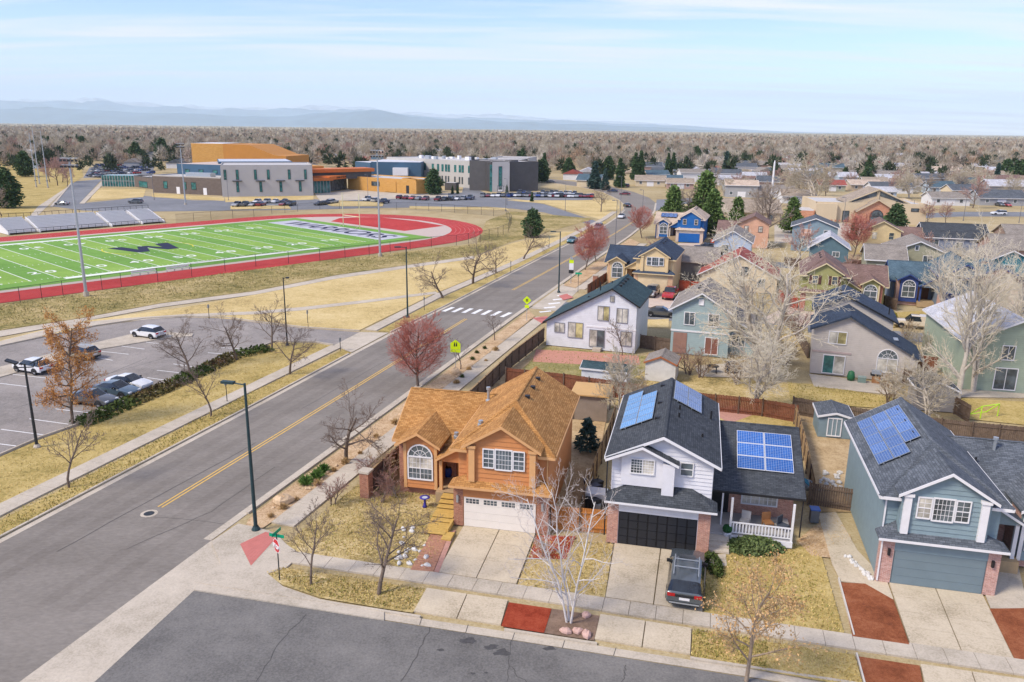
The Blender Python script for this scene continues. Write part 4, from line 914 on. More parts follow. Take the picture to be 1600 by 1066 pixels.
slope(h7, [(-.4, 5.6, 6.15), (3.2, 5.6, 8.0), (3.2, 13.0, 8.0), (-.4, 13.0, 6.15)], SH_NAVY, SH_NAVY, ((0, 1),)); slope(h7, [(3.2, 5.6, 8.0), (8.9, 5.6, 5.25), (8.9, 13.0, 5.25), (3.2, 13.0, 8.0)], SH_NAVY, BLACKPLASTIC, ((0, 1), (1, 2)))
roof_bits(h7, vents=[(2.6, 7.5, 7.8), (2.6, 9.5, 7.8), (3.9, 1.8, 6.5), (3.9, 3.6, 6.5)], pipes=[(8.0, 8.0, 5.8, .8)])
MB().box(7.3, 8.6, 1.2, 2.4, 4.27, 4.33).build('skylight', GALV, h7).rotation_euler = (0, 0, 0)
MB().box(-.03, 4.0, -.06, .1, 2.5, 2.7).build('floor_band', plain('pinkish_trim', (.46, .36, .33)), h7)
GRN = siding('sage_siding', (.34, .40, .30), .24, .16)
h8 = gable_house(at(1500, 607.5), R(-12), 'sage green house with pale roof behind tall bare trees at the right edge', 9.5, 15.0, 5.4, 2.3, GRN, TRIMWHITE, SH_LIGHT, [(3.3, 4.6, 3.4, 5.0, dict(glass=GLASS)), (3.0, 5.2, .2, 2.6, dict(glass=GLASS)), (6.8, 8.2, 3.4, 5.0, dict(glass=GLASS))])
roof_bits(h8, vents=[(4.2, 6, 7.5), (4.2, 8, 7.5)])

# third row: the same model as the corner house
CREAM = plain('cream_stucco', (.68, .52, .29), .8, .05, 1); OLIVE = plain('olive_siding', (.33, .32, .13), .8, .06, 1)
h5 = model_a(at(996, 454), A18, 'cream house with navy roof beside the main road', CREAM, CREAM, SH_NAVY, plain('peach_stucco', (.62, .40, .24), .8), plain('cream_garage', (.70, .55, .34), .6), 0, pilaster=CREAM)
h9 = model_a(at(1257, 486), A18, 'olive green house with brown roof and brick-framed arched window', OLIVE, plain('cream_trim', (.66, .56, .34), .6), SH_BROWN, brickmat('red_brick_far', (.36, .11, .07), (.44, .17, .11), (.4, .25, .2)), OLIVE, 0, mirror=True, triple=False, shutter=plain('dark_shutter', (.10, .045, .035)), door_col=(.25, .05, .03))
NAVYB = plain('navy_trim', (.04, .07, .22), .6); SLATEB = plain('slate_blue_wall', (.17, .21, .26), .8)
h10 = model_a(at(1470, 488), A18, 'slate blue house with blue roof and navy-framed arched window', SLATEB, NAVYB, SH_BLUE, plain('pink_stucco', (.52, .33, .26)), NAVYB, 0, triple=True, pilaster=SLATEB, bayframe=NAVYB)
ROYAL = siding('royal_blue_siding', (.015, .12, .36), .3, .1)
h11 = model_a(at(1060, 378), A18, 'royal blue house with pale beige roof below the tall pines', ROYAL, plain('pale_trim', (.66, .57, .47)), SH_PALE, plain('pale_stucco', (.55, .44, .36)), plain('royal_garage', (.01, .11, .38), .5), 0, triple=False)
solar(h11, (-5.6, 7.6, 4.95), (1, 0, 0), (0, 1, .55), [(i, 0) for i in range(4)], 1.0, 1.7, PVN, BLACKPLASTIC)
Wn = lambda *a, **k: (a[0], a[1], a[2], a[3], k)
PB = siding('pale_blue_siding', (.45, .52, .62), .3, .1); PK = plain('salmon_stucco', (.62, .36, .24)); CR2 = plain('cream_stucco_two', (.68, .56, .38))
mids = [
 # px,py, rz, label, W, D, eave, rise, body, trim, roof, windows, ridge, extras
 (1113, 416, -18, 'pale blue gabled house with grey roof behind the cream house', 7.0, 11, 5.2, 2.0, PB, TRIMWHITE, SH_GREYTAN, [Wn(1.4, 2.9, 2.6, 4.4), Wn(4.6, 5.6, 3.0, 4.2)], 'y'),
 (1050, 437, -18, 'brown-grey house beside the cream house with a small white window', 7.5, 10, 3.6, 1.9, plain('grey_brown_wall', (.20, .19, .17)), plain('grey_brown_trim', (.4, .36, .31)), SH_GREYTAN, [Wn(.6, 1.3, 1.8, 3.2, cols=1, glass=GLASS_TEAL)], 'x'),
 (1152, 386, -18, 'salmon two-storey house with brown roof and shutters', 6.6, 9, 5.6, 1.7, PK, SH_BROWN, SH_BROWN, [Wn(1.2, 2.2, 3.6, 5.0, cols=1, rows=2, glass=GLASS_BLIND, shutters=PK), Wn(4.3, 5.3, 3.6, 5.0, cols=1, rows=2, glass=GLASS_BLIND, shutters=PK)], 'y'),
 (1120, 385, -18, 'low brown-roofed wing joined to the salmon house', 6.0, 9, 3.2, 2.4, PK, SH_BROWN, SH_BROWN, [Wn(1.5, 3.2, 1.2, 2.6, glass=GLASS_BLIND)], 'x'),
 (1092, 451, -18, 'red-roofed house with cream gable and square window behind the bare cottonwood', 12.5, 10, 2.7, 3.4, CR2, TRIMWHITE, SH_RED, [Wn(6.6, 7.8, 2.7, 4.2, cols=2, rows=2, trim=BLACKPLASTIC), Wn(9.4, 10.6, .9, 2.4), Wn(1.2, 2.0, .8, 2.0, cols=1)], 'y'),
 (1235, 391, -20, 'blue-grey two-storey house with white window and slate roof', 9.5, 9, 5.6, 1.8, plain('blue_grey_wall', (.22, .30, .35)), TRIMWHITE, SH_SLATE, [Wn(1.8, 4.0, 3.3, 5.0, cols=2, rows=2, glass=plain('peach_blind', (.6, .35, .25))), Wn(6.6, 7.6, 3.6, 4.9, cols=1, rows=2)], 'y'),
 (1263, 414, -20, 'dark teal gable with skylights in a pale grey roof', 7.2, 9, 3.8, 2.3, plain('dark_teal_wall', (.10, .17, .20)), TRIMWHITE, SH_LIGHT, [Wn(4.2, 5.6, 1.9, 3.0)], 'y'),
 (1346, 397, -18, 'yellow two-storey house with red-brown roof in front of the church', 7.4, 9, 5.5, 1.9, plain('yellow_wall', (.62, .49, .27)), plain('cream_trim', (.66, .56, .34)), SH_BROWN, [Wn(1.6, 2.7, 3.4, 5.0, cols=1, rows=2, glass=GLASS_BLIND), Wn(5.0, 6.1, 3.4, 5.0, cols=1, rows=2)], 'y'),
 (1392, 393, -18, 'yellow wing with small arched window beside the church tree', 6.0, 9, 3.0, 2.2, plain('yellow_wall', (.62, .49, .27)), plain('cream_trim', (.66, .56, .34)), SH_BROWN, [Wn(2.2, 4.0, 1.0, 2.0, arch=True)], 'x'),
 (1386, 436, -18, 'sage gabled house with grey-brown roof behind the olive house', 9.4, 11, 5.2, 2.0, plain('sage_wall', (.33, .32, .22)), TRIMWHITE, SH_GREYTAN, [Wn(1.2, 2.8, 2.9, 4.7), Wn(5.4, 7.0, 2.9, 4.7), Wn(3.9, 4.6, 5.5, 6.4, cols=1)], 'y'),
 (1350, 444, -18, 'grey-brown wing with one white window behind the olive house', 6.2, 9, 4.6, 2.0, plain('sage_wall', (.33, .32, .22)), TRIMWHITE, SH_GREYTAN, [Wn(1.6, 3.4, 1.6, 3.6)], 'x'),
 (1442, 394, -14, 'slate house with dark roof behind leafless trees', 13.0, 10, 3.6, 2.6, plain('slate_wall', (.22, .25, .32)), TRIMWHITE, SH_CHAR, [Wn(1.0, 3.0, .8, 3.0, cols=2, rows=2), Wn(6.5, 8.0, 1.2, 2.6)], 'x'),
 (1531, 458, -12, 'teal gabled house with white window near the right edge', 8.0, 10, 5.4, 2.0, plain('teal_wall', (.03, .19, .24)), TRIMWHITE, SH_GREYTAN, [Wn(2.9, 4.6, 3.0, 5.0)], 'y'),
 (1553, 412, -10, 'pinkish brown house with grey-tan roof at the right edge', 11, 10, 3.2, 2.4, plain('pink_brown_wall', (.36, .24, .20)), SH_GREYTAN, SH_GREYTAN, [], 'x'),
 (1573, 388, -10, 'brown house with hipped grey roof behind the wooden fence', 11, 9, 3.0, 2.2, plain('mid_brown_wall', (.30, .21, .16)), SH_GREYTAN, SH_GREYTAN, [], 'x'),
 (1530, 500, -12, 'tan-walled house end half hidden by bare trees', 5.0, 9, 5.4, 1.8, plain('tan_wall', (.56, .47, .37)), SH_BROWN, SH_BROWN, [], 'y'),
 (1500, 492, -18, 'tall grey house with low pale stucco porch behind bare branches', 8.5, 9, 5.5, 1.9, SLATEB, NAVYB, SH_BLUE, [Wn(1.5, 2.8, 3.2, 4.6, glass=GLASS_BLIND)], 'y'),
]
for (px, py, rz, lab, W, D, ez, rise, body, trim, roofm, wins, ra) in mids:
    gable_house(at(px, py), R(rz), lab, W, D, ez, rise, body, trim, roofm, wins, None, ra)
# sheds
def shed(px, py, rz, label, W, D, ez, rise, body, roofm, trim=None, wins=(), ra='y'): return gable_house(at(px, py), R(rz), label, W, D, ez, rise, body, trim or TRIMWHITE, roofm, wins, None, ra, over=.15, cat='shed', name='shed')
shed(1277, 682, -13, 'blue-grey garden shed with white door frame by the back fence', 2.7, 3.2, 2.0, .35, plain('shed_blue', (.20, .27, .30)), SH_SLATE, None, [(.7, 1.9, .15, 1.85, dict(cols=3, rows=1, glass=plain('shed_blue', (.20, .27, .30))))])
shed(1007, 594, -18, 'small white shed with tan roof and brown gable', 3.2, 3.2, 2.1, .7, plain('shed_white', (.62, .6, .56)), SH_GREYTAN, plain('rust_gable', (.38, .13, .05)))
shed(908, 598, -18, 'low white shed with dark roof against the back fence', 4.8, 2.4, 1.7, .4, plain('shed_white2', (.66, .68, .72)), SH_TEAL, None, (), 'x')
shed(1430, 640, -13, 'grey shed with dark roof beside the leaning fence', 3.6, 3.4, 2.2, .8, plain('shed_grey', (.36, .34, .33)), SH_CHAR)
t = thing('shelter', 'flat tan-roofed wooden shelter behind the orange house', 'shelter', at(893, 655), R(-13))
MB().box(-.2, 3.4, -.2, 3.6, 2.4, 2.52).build('roof', plain('tan_sheet_roof', (.58, .36, .15), .8, .06, 1), t); MB().box(.1, 3.1, .1, .2, 0, 2.3).build('wall', plain('weathered_boards', (.27, .22, .18)), t)
for x, y in ((0, 0), (3.1, 0), (0, 3.3), (3.1, 3.3)): MB().box(x, x + .12, y, y + .12, 0, 2.4).build('post', plain('weathered_boards', (.27, .22, .18)), t)
# ------------------------------------------------------------------ athletics ground
FC, FA = Vector((-79.0, 171.6, 0)), R(48.4)
fx, fy = Vector((math.cos(FA), math.sin(FA), 0)), Vector((-math.sin(FA), math.cos(FA), 0))
def fw(x, y, z=0.0): return FC + fx * x + fy * y + Vector((0, 0, z))
TURF1 = patchy('turf_light', [(0, (.17, .30, .05)), (.5, (.235, .385, .07)), (1, (.30, .45, .10))], .06, .6, 8, .9, .0); TURF2 = patchy('turf_dark', [(0, (.12, .25, .045)), (.5, (.165, .325, .06)), (1, (.22, .39, .085))], .06, .6, 8, .9, .0)
TRACKM = patchy('running_track_red', [(0, (.36, .035, .03)), (.5, (.46, .05, .045)), (1, (.53, .075, .065))], .1, .8, 10, .9, .0)
GREYZ = plain('end_zone_grey', (.46, .46, .50), .9, .06, .5); FWHITE = plain('field_line_white', (.75, .77, .70), .9, .05); INK = plain('field_ink_navy', (.018, .022, .055), .9, .1); TANRUB = plain('tan_infield', (.52, .42, .36), .9, .06)
field = tag(empty('sports_field', (0, 0, 0)), kind='structure')
def fsheet(name, pts, z, mat): return sheet(name, [fw(x, y) for x, y in pts], z, mat, field)
def oval(ri, sl, n=20):
    return [(sl + ri * math.cos(R(-90 + 180 * k / n)), ri * math.sin(R(-90 + 180 * k / n))) for k in range(n + 1)] + [(-sl + ri * math.cos(R(90 + 180 * k / n)), ri * math.sin(R(90 + 180 * k / n))) for k in range(n + 1)]
fsheet('track', oval(39.6, 47.5), .060, TRACKM)
fsheet('infield', oval(31.4, 47.5), .066, TANRUB)
fsheet('turf_margin', [(-57, -29.5), (56.5, -29.5), (56.5, 29.5), (-57, 29.5)], .072, TURF2)
sheet('throwing_area', [(517, 346), (530, 341), (562, 339.3), (595, 339.8), (650, 345.5), (694, 353), (632, 361)], .076, TRACKM, field)
for k in range(22):
    x0 = -44.2 + k * 4.42 - 4.42; x1 = x0 + 4.42
    if x1 > 44.3: break
    fsheet('turf_band', [(x0, -24.4), (x1, -24.4), (x1, 24.4), (x0, 24.4)], .078, TURF1 if (k // 1) % 2 else TURF2)
for s in (1, -1): fsheet('end_zone', [(44.2 * s, -24.4), (53 * s, -24.4), (53 * s, 24.4), (44.2 * s, 24.4)], .080, GREYZ)
for k in range(21):
    x = -44.2 + k * 4.42
    fsheet('yard_line', [(x - .09, -24.4), (x + .09, -24.4), (x + .09, 24.4), (x - .09, 24.4)], .086, FWHITE)
for s in (1, -1): fsheet('side_line', [(-26 if s < 0 else -60, s * 24.4), (26, s * 24.4), (26, s * 26.0), (-26 if s < 0 else -60, s * 26.0)], .086, FWHITE)
hm = MB()
for k in range(88):
    x = -44.2 + k * 1.0045
    for y in (-23.6, -7, 7, 23.6): hm.poly([fw(x, y - .35, .086), fw(x + .11, y - .35, .086), fw(x + .11, y + .35, .086), fw(x, y + .35, .086)])
hm.build('hash_marks', FWHITE, field)
for r_ in (32.6, 33.8, 35.0, 36.2, 37.4, 38.6):
    o_, i_ = oval(r_, 47.5), oval(r_ - .07, 47.5); m = MB()
    for k in range(len(o_) - 1): m.poly([fw(*o_[k], .0665), fw(*o_[k + 1], .0665), fw(*i_[k + 1], .0665), fw(*i_[k], .0665)])
    m.build('lane_line', plain('lane_line', (.62, .3, .28), .9), field)
def text_mesh(name, c, mat):
    tmp = bpy.data.objects.new(name, c); me = bpy.data.meshes.new_from_object(tmp); bpy.data.objects.remove(tmp)
    me.materials.clear(); me.materials.append(mat); return bpy.data.objects.new(name, me)
def ftext(body, x, y, size, ang, mat, z=.092, sx=1.0, bold=0.0, shear=0.0, name='field_lettering'):
    c = bpy.data.curves.new(name, 'FONT'); c.body = body; c.align_x = 'CENTER'; c.align_y = 'CENTER'; c.size = size; c.offset = bold; c.shear = shear; c.materials.append(mat)
    o = text_mesh(name, c, mat); p = fw(x, y, z); o.location = p; o.rotation_euler.z = FA + ang; o.scale = (sx, 1, 1); return link(o, field)
wm = MB(); WS = [((-6.6, 5), (-3.6, 5), (-1.9, -5), (-4.4, -5)), ((-1.9, -5), (-4.0, -5), (-1.1, 3.2), (.9, 3.2)), ((-.9, 3.2), (1.1, 3.2), (4.0, -5), (1.9, -5)), ((1.9, -5), (4.4, -5), (6.6, 5), (3.6, 5))]
for q in WS: wm.poly([fw(x, y, .092 + .002 * WS.index(q)) for x, y in q])
wm.build('field_emblem', INK, field)
ftext('WARRIORS', 48.6, 0, 8.4, -math.pi / 2, INK, sx=1.0, bold=.12, shear=.2); ftext('WARRIORS', -48.6, 0, 8.4, math.pi / 2, INK, sx=1.0, bold=.12, shear=.2)
for k, nm in enumerate(('1 0', '2 0', '3 0', '4 0', '5 0', '4 0', '3 0', '2 0', '1 0')):
    x = -35.4 + k * 8.84; ftext(nm, x, -16.5, 3.6, 0, FWHITE, bold=.06, name='yard_number'); ftext(nm, x, 16.5, 3.6, math.pi, FWHITE, bold=.06, name='yard_number')
m = MB()
for k in range(24):
    a, b = R(k * 15), R(k * 15 + 15)
    if 40 < k * 15 % 180 < 140: continue
    m.poly([fw(9.2 * math.cos(a), 9.2 * math.sin(a), .087), fw(9.2 * math.cos(b), 9.2 * math.sin(b), .087), fw(8.95 * math.cos(b), 8.95 * math.sin(b), .087), fw(8.95 * math.cos(a), 8.95 * math.sin(a), .087)])
m.build('centre_circle', plain('yellow_line', (.7, .6, .05), .9), field)
t = thing('goal_post', 'pale yellow goal posts at the end zone', 'goal post', fw(54.2, 0, .05), FA + math.pi / 2); GP = plain('goal_yellow', (.72, .66, .38), .5)
for x in (-3.55, 3.55): MB().tube([(x, 0, 0), (x, 0, 9)], .09, 8).build('upright', GP, t)
MB().tube([(-3.55, 0, 3.05), (3.55, 0, 3.05)], .09, 8).build('crossbar', GP, t); MB().tube([(-3.55, 0, .9), (-3.55, 1.8, 0), (3.55, 1.8, 0), (3.55, 0, .9)], .06, 6).build('net_frame', GP, t)
# chain-link fence round the track
LINK, ntl, bl = _new('chain_link')
tr = ntl.nodes.new('ShaderNodeBsdfTransparent'); mx = ntl.nodes.new('ShaderNodeMixShader'); mx.inputs[0].default_value = .16
for n_ in list(ntl.nodes):
    if n_.type == 'OUTPUT_MATERIAL': outn = n_
ntl.links.new(tr.outputs[0], mx.inputs[1]); ntl.links.new(bl.outputs[0], mx.inputs[2]); ntl.links.new(mx.outputs[0], outn.inputs[0]); bl.inputs['Base Color'].default_value = (.05, .06, .06, 1)
POSTM = MB().tube([(0, 0, 0), (0, 0, 2.4)], .045, 6).mesh('post', DARKMETAL)
def link_fence(px, label, h=2.4, step=5.6, group=None):
    line = P(px, 0); t = thing('chain_link_fence', label, 'fence', line[0] + Vector((0, 0, .03)), 0, group); o = line[0]
    m = MB(); pm = MB()
    for k in range(len(line) - 1):
        a, b = line[k] - o, line[k + 1] - o; m.tube([a + Vector((0, 0, h)), b + Vector((0, 0, h))], .03, 5); pm.poly([a, b, b + Vector((0, 0, h)), a + Vector((0, 0, h))])
        n = max(1, round((b - a).length / step))
        for j in range(n): p = a.lerp(b, j / n); share('post', POSTM, t, p, 0, (1, 1, h / 2.4))
    m.build('top_rail', DARKMETAL, t); pm.build('wire_mesh', LINK, t)
link_fence([(-140, 500), (32, 473.5), (66, 468.6), (99, 463), (160, 454), (190, 449), (300, 433), (400, 417), (500, 408), (577, 400), (641, 391), (674, 387), (713, 384)], 'dark chain-link fence along the near side of the running track')
link_fence([(713, 384), (750, 378), (778, 371), (794, 364), (799, 350), (791, 340), (752, 336), (690, 331), (650, 329)], 'dark chain-link fence curving round the end of the running track')
link_fence([(650, 329), (560, 326), (500, 328), (465, 331), (425, 335), (397, 340), (330, 344), (275, 349)], 'dark chain-link fence between the far track straight and school drive', 2.4, 6.5)
# bleachers
a, b = g(14, 368, 0), g(258, 348.5, 0); L = (b - a).length
t = thing('bleachers', 'grey metal bleachers on the far side of the running track', 'bleachers', a, math.atan2((b - a).y, (b - a).x)); ALU = plain('bleacher_aluminium', (.72, .71, .70), .7, .06, 2, 0)
for k in range(10):
    y, z = .6 + k * .85, .5 + k * .27
    for s0, s1 in ((0, .17), (.19, .62), (.64, .83), (.85, 1.0)):
        MB().box(L * s0, L * s1 - .4, y, y + .34, z + .38, z + .44).build('bench', ALU, t); MB().box(L * s0, L * s1 - .4, y - .3, y + .5, z - .04, z + .02).build('footboard', ALU, t); MB().box(L * s0, L * s1 - .4, y + .5, y + .54, z - .04, z + .34).build('riser', ALU, t)
for s0 in (0, .18, .63, .84, .995): MB().extrude([(L * s0, .2, .1), (L * s0, 9.2, .1), (L * s0, 9.2, 3.2), (L * s0, .2, .6)], (.25, 0, 0)).build('aisle_frame', TRIMWHITE, t)
m = MB(); m.tube([(0, 0, 1.2), (L, 0, 1.2)], .05, 5); m.tube([(0, 9.2, 4.2), (L, 9.2, 4.2)], .05, 5)
for k in range(24): m.tube([(L * k / 23, 0, 0), (L * k / 23, 0, 1.2)], .04, 5); m.tube([(L * k / 23, 9.2, 0), (L * k / 23, 9.2, 4.2)], .05, 5)
m.build('guard_rail', DARKMETAL, t); MB().box(0, L, 9.15, 9.2, .1, 1.0).build('back_skirt', BLACKPLASTIC, t)
for x0, x1, y, w in ((207, 245, 430.5, 0), (262, 297, 424, 0)):
    a, b = g(x0, y + 2, 0), g(x1, y - 3, 0); t = thing('team_bench', 'white team bench beside the near side line, ' + ('nearer the light pole' if x0 < 250 else 'farther from the light pole'), 'bench', a, math.atan2((b - a).y, (b - a).x)); L = (b - a).length
    MB().box(0, L, 0, .35, .42, .48).build('seat', TRIMWHITE, t); MB().box(0, L, .36, .42, .6, .85).build('backrest', TRIMWHITE, t)
    for k in range(4): MB().box(L * k / 3 - .03, L * k / 3 + .03, .05, .35, 0, .42).build('leg', GALV, t)
# stadium light masts
def mast(px, py, h, label, heads=0, r0=.25, m=None):
    t = thing('light_mast', label, 'light pole', g(px, py, .03))
    MB().tube([(0, 0, 0), (0, 0, h)], [r0, r0 * .45], 10).build('pole', m or GALV, t); MB().tube([(0, 0, 0), (0, 0, .7)], r0 * 1.7, 10).build('footing', CONCRETE, t)
    if heads:
        MB().box(-1.3, 1.3, -.05, .05, h - .12, h).build('crossarm', GALV, t); MB().box(-1.2, 1.2, -.05, .05, h - 1.1, h - 1.0).build('crossarm', GALV, t)
        for k in range(heads):
            x = -1.15 + 2.3 * k / (heads - 1)
            for z in (h - .4, h - 1.3): MB().box(x - .15, x + .15, -.35, -.05, z - .15, z + .15).build('flood_lamp', DARKMETAL, t)
    else: MB().box(-.5, .5, -.15, .15, h * .12, h * .12 + .3).build('loudspeaker', BLACKPLASTIC, t)
    return t
mast(135, 463, 21, 'tall grey stadium mast on the weedy bank at the left', 5); mast(594, 401, 21.5, 'tall grey stadium mast near the track curve', 5); mast(290, 320, 20, 'tall grey stadium mast behind the bleachers in front of the school', 5)
for k, (x, y, h, lb) in enumerate(((57, 293, 22, 'leftmost tall pale pole on the far left slope'), (62, 288, 24, 'middle tall pale pole on the far left slope'), (75, 294, 23, 'rightmost tall pale pole on the far left slope'))): mast(x, y, h, lb, 0, .22)

# ------------------------------------------------------------------ school and church
def mass(parent, a, b, h, depth, mat, name='wall', z0=0.0, setback=0.0, para=None, roof=None):
    """box standing on the ground line a-b (photograph survey), running back by depth"""
    A, B = (g(*a, 0) if not isinstance(a, Vector) else a), (g(*b, 0) if not isinstance(b, Vector) else b)
    u = (B - A); L = u.length; u.normalize(); n = Vector((-u.y, u.x, 0)); A = A + n * setback; B = B + n * setback
    o = parent.location
    pts = [A - o, B - o, B + n * depth - o, A + n * depth - o]
    w = MB().extrude([Vector((p.x, p.y, z0)) for p in pts], (0, 0, h)).build(name, mat, parent)
    inn = .35; q = [pts[0] + u * inn + n * inn, pts[1] - u * inn + n * inn, pts[2] - u * inn - n * inn, pts[3] + u * inn - n * inn]
    MB().extrude([Vector((p.x, p.y, z0 + h)) for p in q], (0, 0, .06)).build('flat_roof', roof or plain('membrane_roof', (.52, .50, .48), .9), parent)
    if para:
        m = MB()
        for k in range(4):
            p, r_ = pts[k], pts[(k + 1) % 4]; e = (r_ - p).normalized(); c = Vector((-e.y, e.x, 0)) * .3
            m.extrude([Vector((x.x, x.y, z0 + h)) for x in (p, r_, r_ + c, p + c)], (0, 0, .45))
        m.build('parapet', para, parent)
    F = Face(pts[0], math.atan2(u.y, u.x)); F.o.z = z0; return F, L
def wpane(parent, F, u0, u1, z0, z1, mat=None, frame=DARKMETAL):
    m = MB()
    for a, b, c, d in ((u0, u0 + .12, z0, z1), (u1 - .12, u1, z0, z1), (u0 + .12, u1 - .12, z0, z0 + .12), (u0 + .12, u1 - .12, z1 - .12, z1)): m.fbox(F, a, b, c, d, 0, .1)
    w = m.build('window', frame, parent); MB().fbox(F, u0 + .12, u1 - .12, z0 + .12, z1 - .12, .01, .05).build('pane', mat or GLASS_TEAL, w)
CGREY = plain('grey_precast', (.46, .44, .42), .85, .05, .3); BROWNB = brickmat('brown_brick_school', (.12, .095, .08), (.16, .125, .105), (.15, .12, .1), .8, .25); BLUEM = plain('blue_metal_panel', (.055, .115, .18), .6, .08, .4); OCHRE = brickmat('ochre_brick_school', (.52, .26, .055), (.60, .32, .085), (.5, .32, .14), .8, .25); DKPANEL = plain('dark_corrugated_panel', (.095, .09, .088), .7, .12, .5); ORNG = plain('orange_fascia', (.58, .16, .035), .6)
S = thing('school_building', 'grey concrete two-storey school hall with narrow windows', 'school', g(347.7, 307.5, 0)); F, L = mass(S, (347.7, 307.5), (490, 305.7), 11.2, 24, CGREY, para=CGREY)
for k, u in enumerate((.045, .175, .37, .51, .74, .92)): wpane(S, F, L * u - .5, L * u + .5, 6.2, 9.9)
for k, u in enumerate((.17, .42, .64, .855)): wpane(S, F, L * u - .5, L * u + .5, 1.6, 5.4); MB().fbox(F, L * u - 1.7, L * u + 1.7, 5.6, 5.85, 0, .6).build('sunshade', DARKMETAL, S)
for u in (.08, .58): MB().box(0, .1, 0, .1, 0, .1)
S = thing('school_building', 'brown brick school wing with blue upper storey behind', 'school', g(240, 301, 0)); F, L = mass(S, (240, 301), (347, 306), 6.4, 22, BROWNB, para=CGREY)
for u0, u1 in ((.16, .22), (.46, .5), (.57, .64)): wpane(S, F, L * u0, L * u1, 1.8, 4.6)
for u in (.35, .74): MB().fbox(F, L * u, L * u + 1.6, 0, 2.6, 0, .1).build('door', TRIMWHITE, S)
F2, L2 = mass(S, (240, 301), (347, 306), 10.6, 30, BLUEM, setback=14, roof=plain('beige_roof', (.55, .44, .38), .9))
for k in range(4): wpane(S, F2, L2 * (.12 + .21 * k), L2 * (.19 + .21 * k), 7.2, 8.6)
MB().fbox(F, L * .42, L * .78, 6.4, 8.0, -6, -3).build('roof_unit', GALV, S)
mass(S, (347, 306), (470, 304), 11.6, 26, BLUEM, setback=26, roof=plain('pale_blue_roof', (.50, .54, .60), .7))
S = thing('school_building', 'glass-walled pavilion at the left end of the school', 'school', g(160, 291.5, 0)); F, L = mass(S, (160, 291.5), (211, 292), 4.6, 8, GLASS_TEAL, roof=GLASS_TEAL)
for k in range(13): MB().fbox(F, L * k / 12 - .08, L * k / 12 + .08, 0, 4.6, 0, .12).build('mullion', CGREY, S)
MB().fbox(F, 0, L, 2.3, 2.45, 0, .13).build('transom', CGREY, S); F, L = mass(S, (211, 292), (240, 296), 4.4, 8, BROWNB, para=DKPANEL); wpane(S, F, L * .25, L * .7, .2, 2.8)
S = thing('school_theatre', 'orange-brown windowless theatre block rising behind the school', 'school', g(303, 278, 0)); F, L = mass(S, (303, 278), (352, 279), 17.0, 22, OCHRE, para=None, roof=TRIMWHITE)
A_, B_ = g(352, 279, 0), g(449, 281.5, 0); u = (B_ - A_).normalized(); n = Vector((-u.y, u.x, 0)); LL = (B_ - A_).length; o = S.location
MB().extrude([A_ - o, A_ + u * LL - o, A_ + u * LL - o + Vector((0, 0, 11.5)), A_ + u * LL * .82 - o + Vector((0, 0, 11.8)), A_ + u * LL * .42 - o + Vector((0, 0, 16.6)), A_ - o + Vector((0, 0, 16.8))], n * 26).build('wall', plain('orange_metal_panel', (.50, .22, .045), .7, .06, .3), S)
S = thing('school_entrance', 'school entrance with orange canopies and glass doors', 'school', g(491, 302, 0)); F, L = mass(S, (491, 302), (516, 301), 4.8, 14, GLASS_TEAL, roof=plain('membrane_roof', (.52, .50, .48)))
for k in range(6): MB().fbox(F, L * k / 5 - .08, L * k / 5 + .08, 0, 4.8, 0, .1).build('mullion', CGREY, S)
MB().fbox(F, -.5, L + 1, 4.8, 5.9, -3, 1.2).build('canopy', ORNG, S); F3, L3 = mass(S, (516, 301), (552, 296), 5.0, 12, GLASS, setback=3)
cn = MB().fbox(F3, -1, L3 + 4, 5.0, 6.4, -6, 3.5).build('canopy', ORNG, S); MB().fbox(F, -.5, L3 + L + 4, 7.6, 9.0, -16, -6).build('canopy', ORNG, S); MB().fbox(F, 0, L3 + L + 3, 4.8, 7.6, -16, -7).build('clerestory', DKPANEL, S); MB().fbox(F, -.5, L + 4, 9.0, 9.9, -24, -14).build('upper_roof', OCHRE, S)
def wtext(parent, F, body, u, z, o, size, mat, name='sign_lettering'):
    c = bpy.data.curves.new(name, 'FONT'); c.body = body; c.align_x = 'CENTER'; c.size = size; c.extrude = .03; c.offset = .01; c.materials.append(mat); ob = text_mesh(name, c, mat)
    ob.matrix_local = Matrix(((F.u.x, 0, F.n.x, 0), (F.u.y, 0, F.n.y, 0), (0, 1, 0, 0), (0, 0, 0, 1))); ob.location = F(u, z, o); return link(ob, parent)
wtext(S, F3, 'HOME OF THE WARRIORS', L3 * .5 + 1, 5.35, 3.54, 1.0, BLACKPLASTIC)
S = thing('school_building', 'low ochre brick school wing with blue gym roof behind', 'school', g(544, 296, 0)); F, L = mass(S, (544, 296), (650.6, 303.5), 5.2, 16, OCHRE, para=OCHRE); F4, L4 = mass(S, (650.6, 303.5), (665.5, 303), 5.2, 14, OCHRE, para=OCHRE)
wpane(S, F, L * .36, L * .48, 2.2, 4.0, GLASS); MB().fbox(F, L * .86, L * .90, 0, 3.2, 0, .06).build('door', DARKMETAL, S); MB().fbox(F, L * .55, L * .72, .2, 4.4, 0, .25).build('panel_bay', OCHRE, S)
S = thing('gymnasium', 'blue metal-clad school gymnasium with pale flat roof', 'school', g(581, 297, 0)); F, L = mass(S, (581, 290), (658, 291), 10.6, 30, BLUEM, roof=plain('pale_roof', (.58, .58, .60))); mass(S, (556, 287), (580, 290), 10.2, 26, BLUEM, roof=plain('pale_roof', (.58, .58, .60)))
MB().fbox(F, L * .45, L * .75, 4.8, 8.2, 0, 3).build('roof_unit', TRIMWHITE, S)
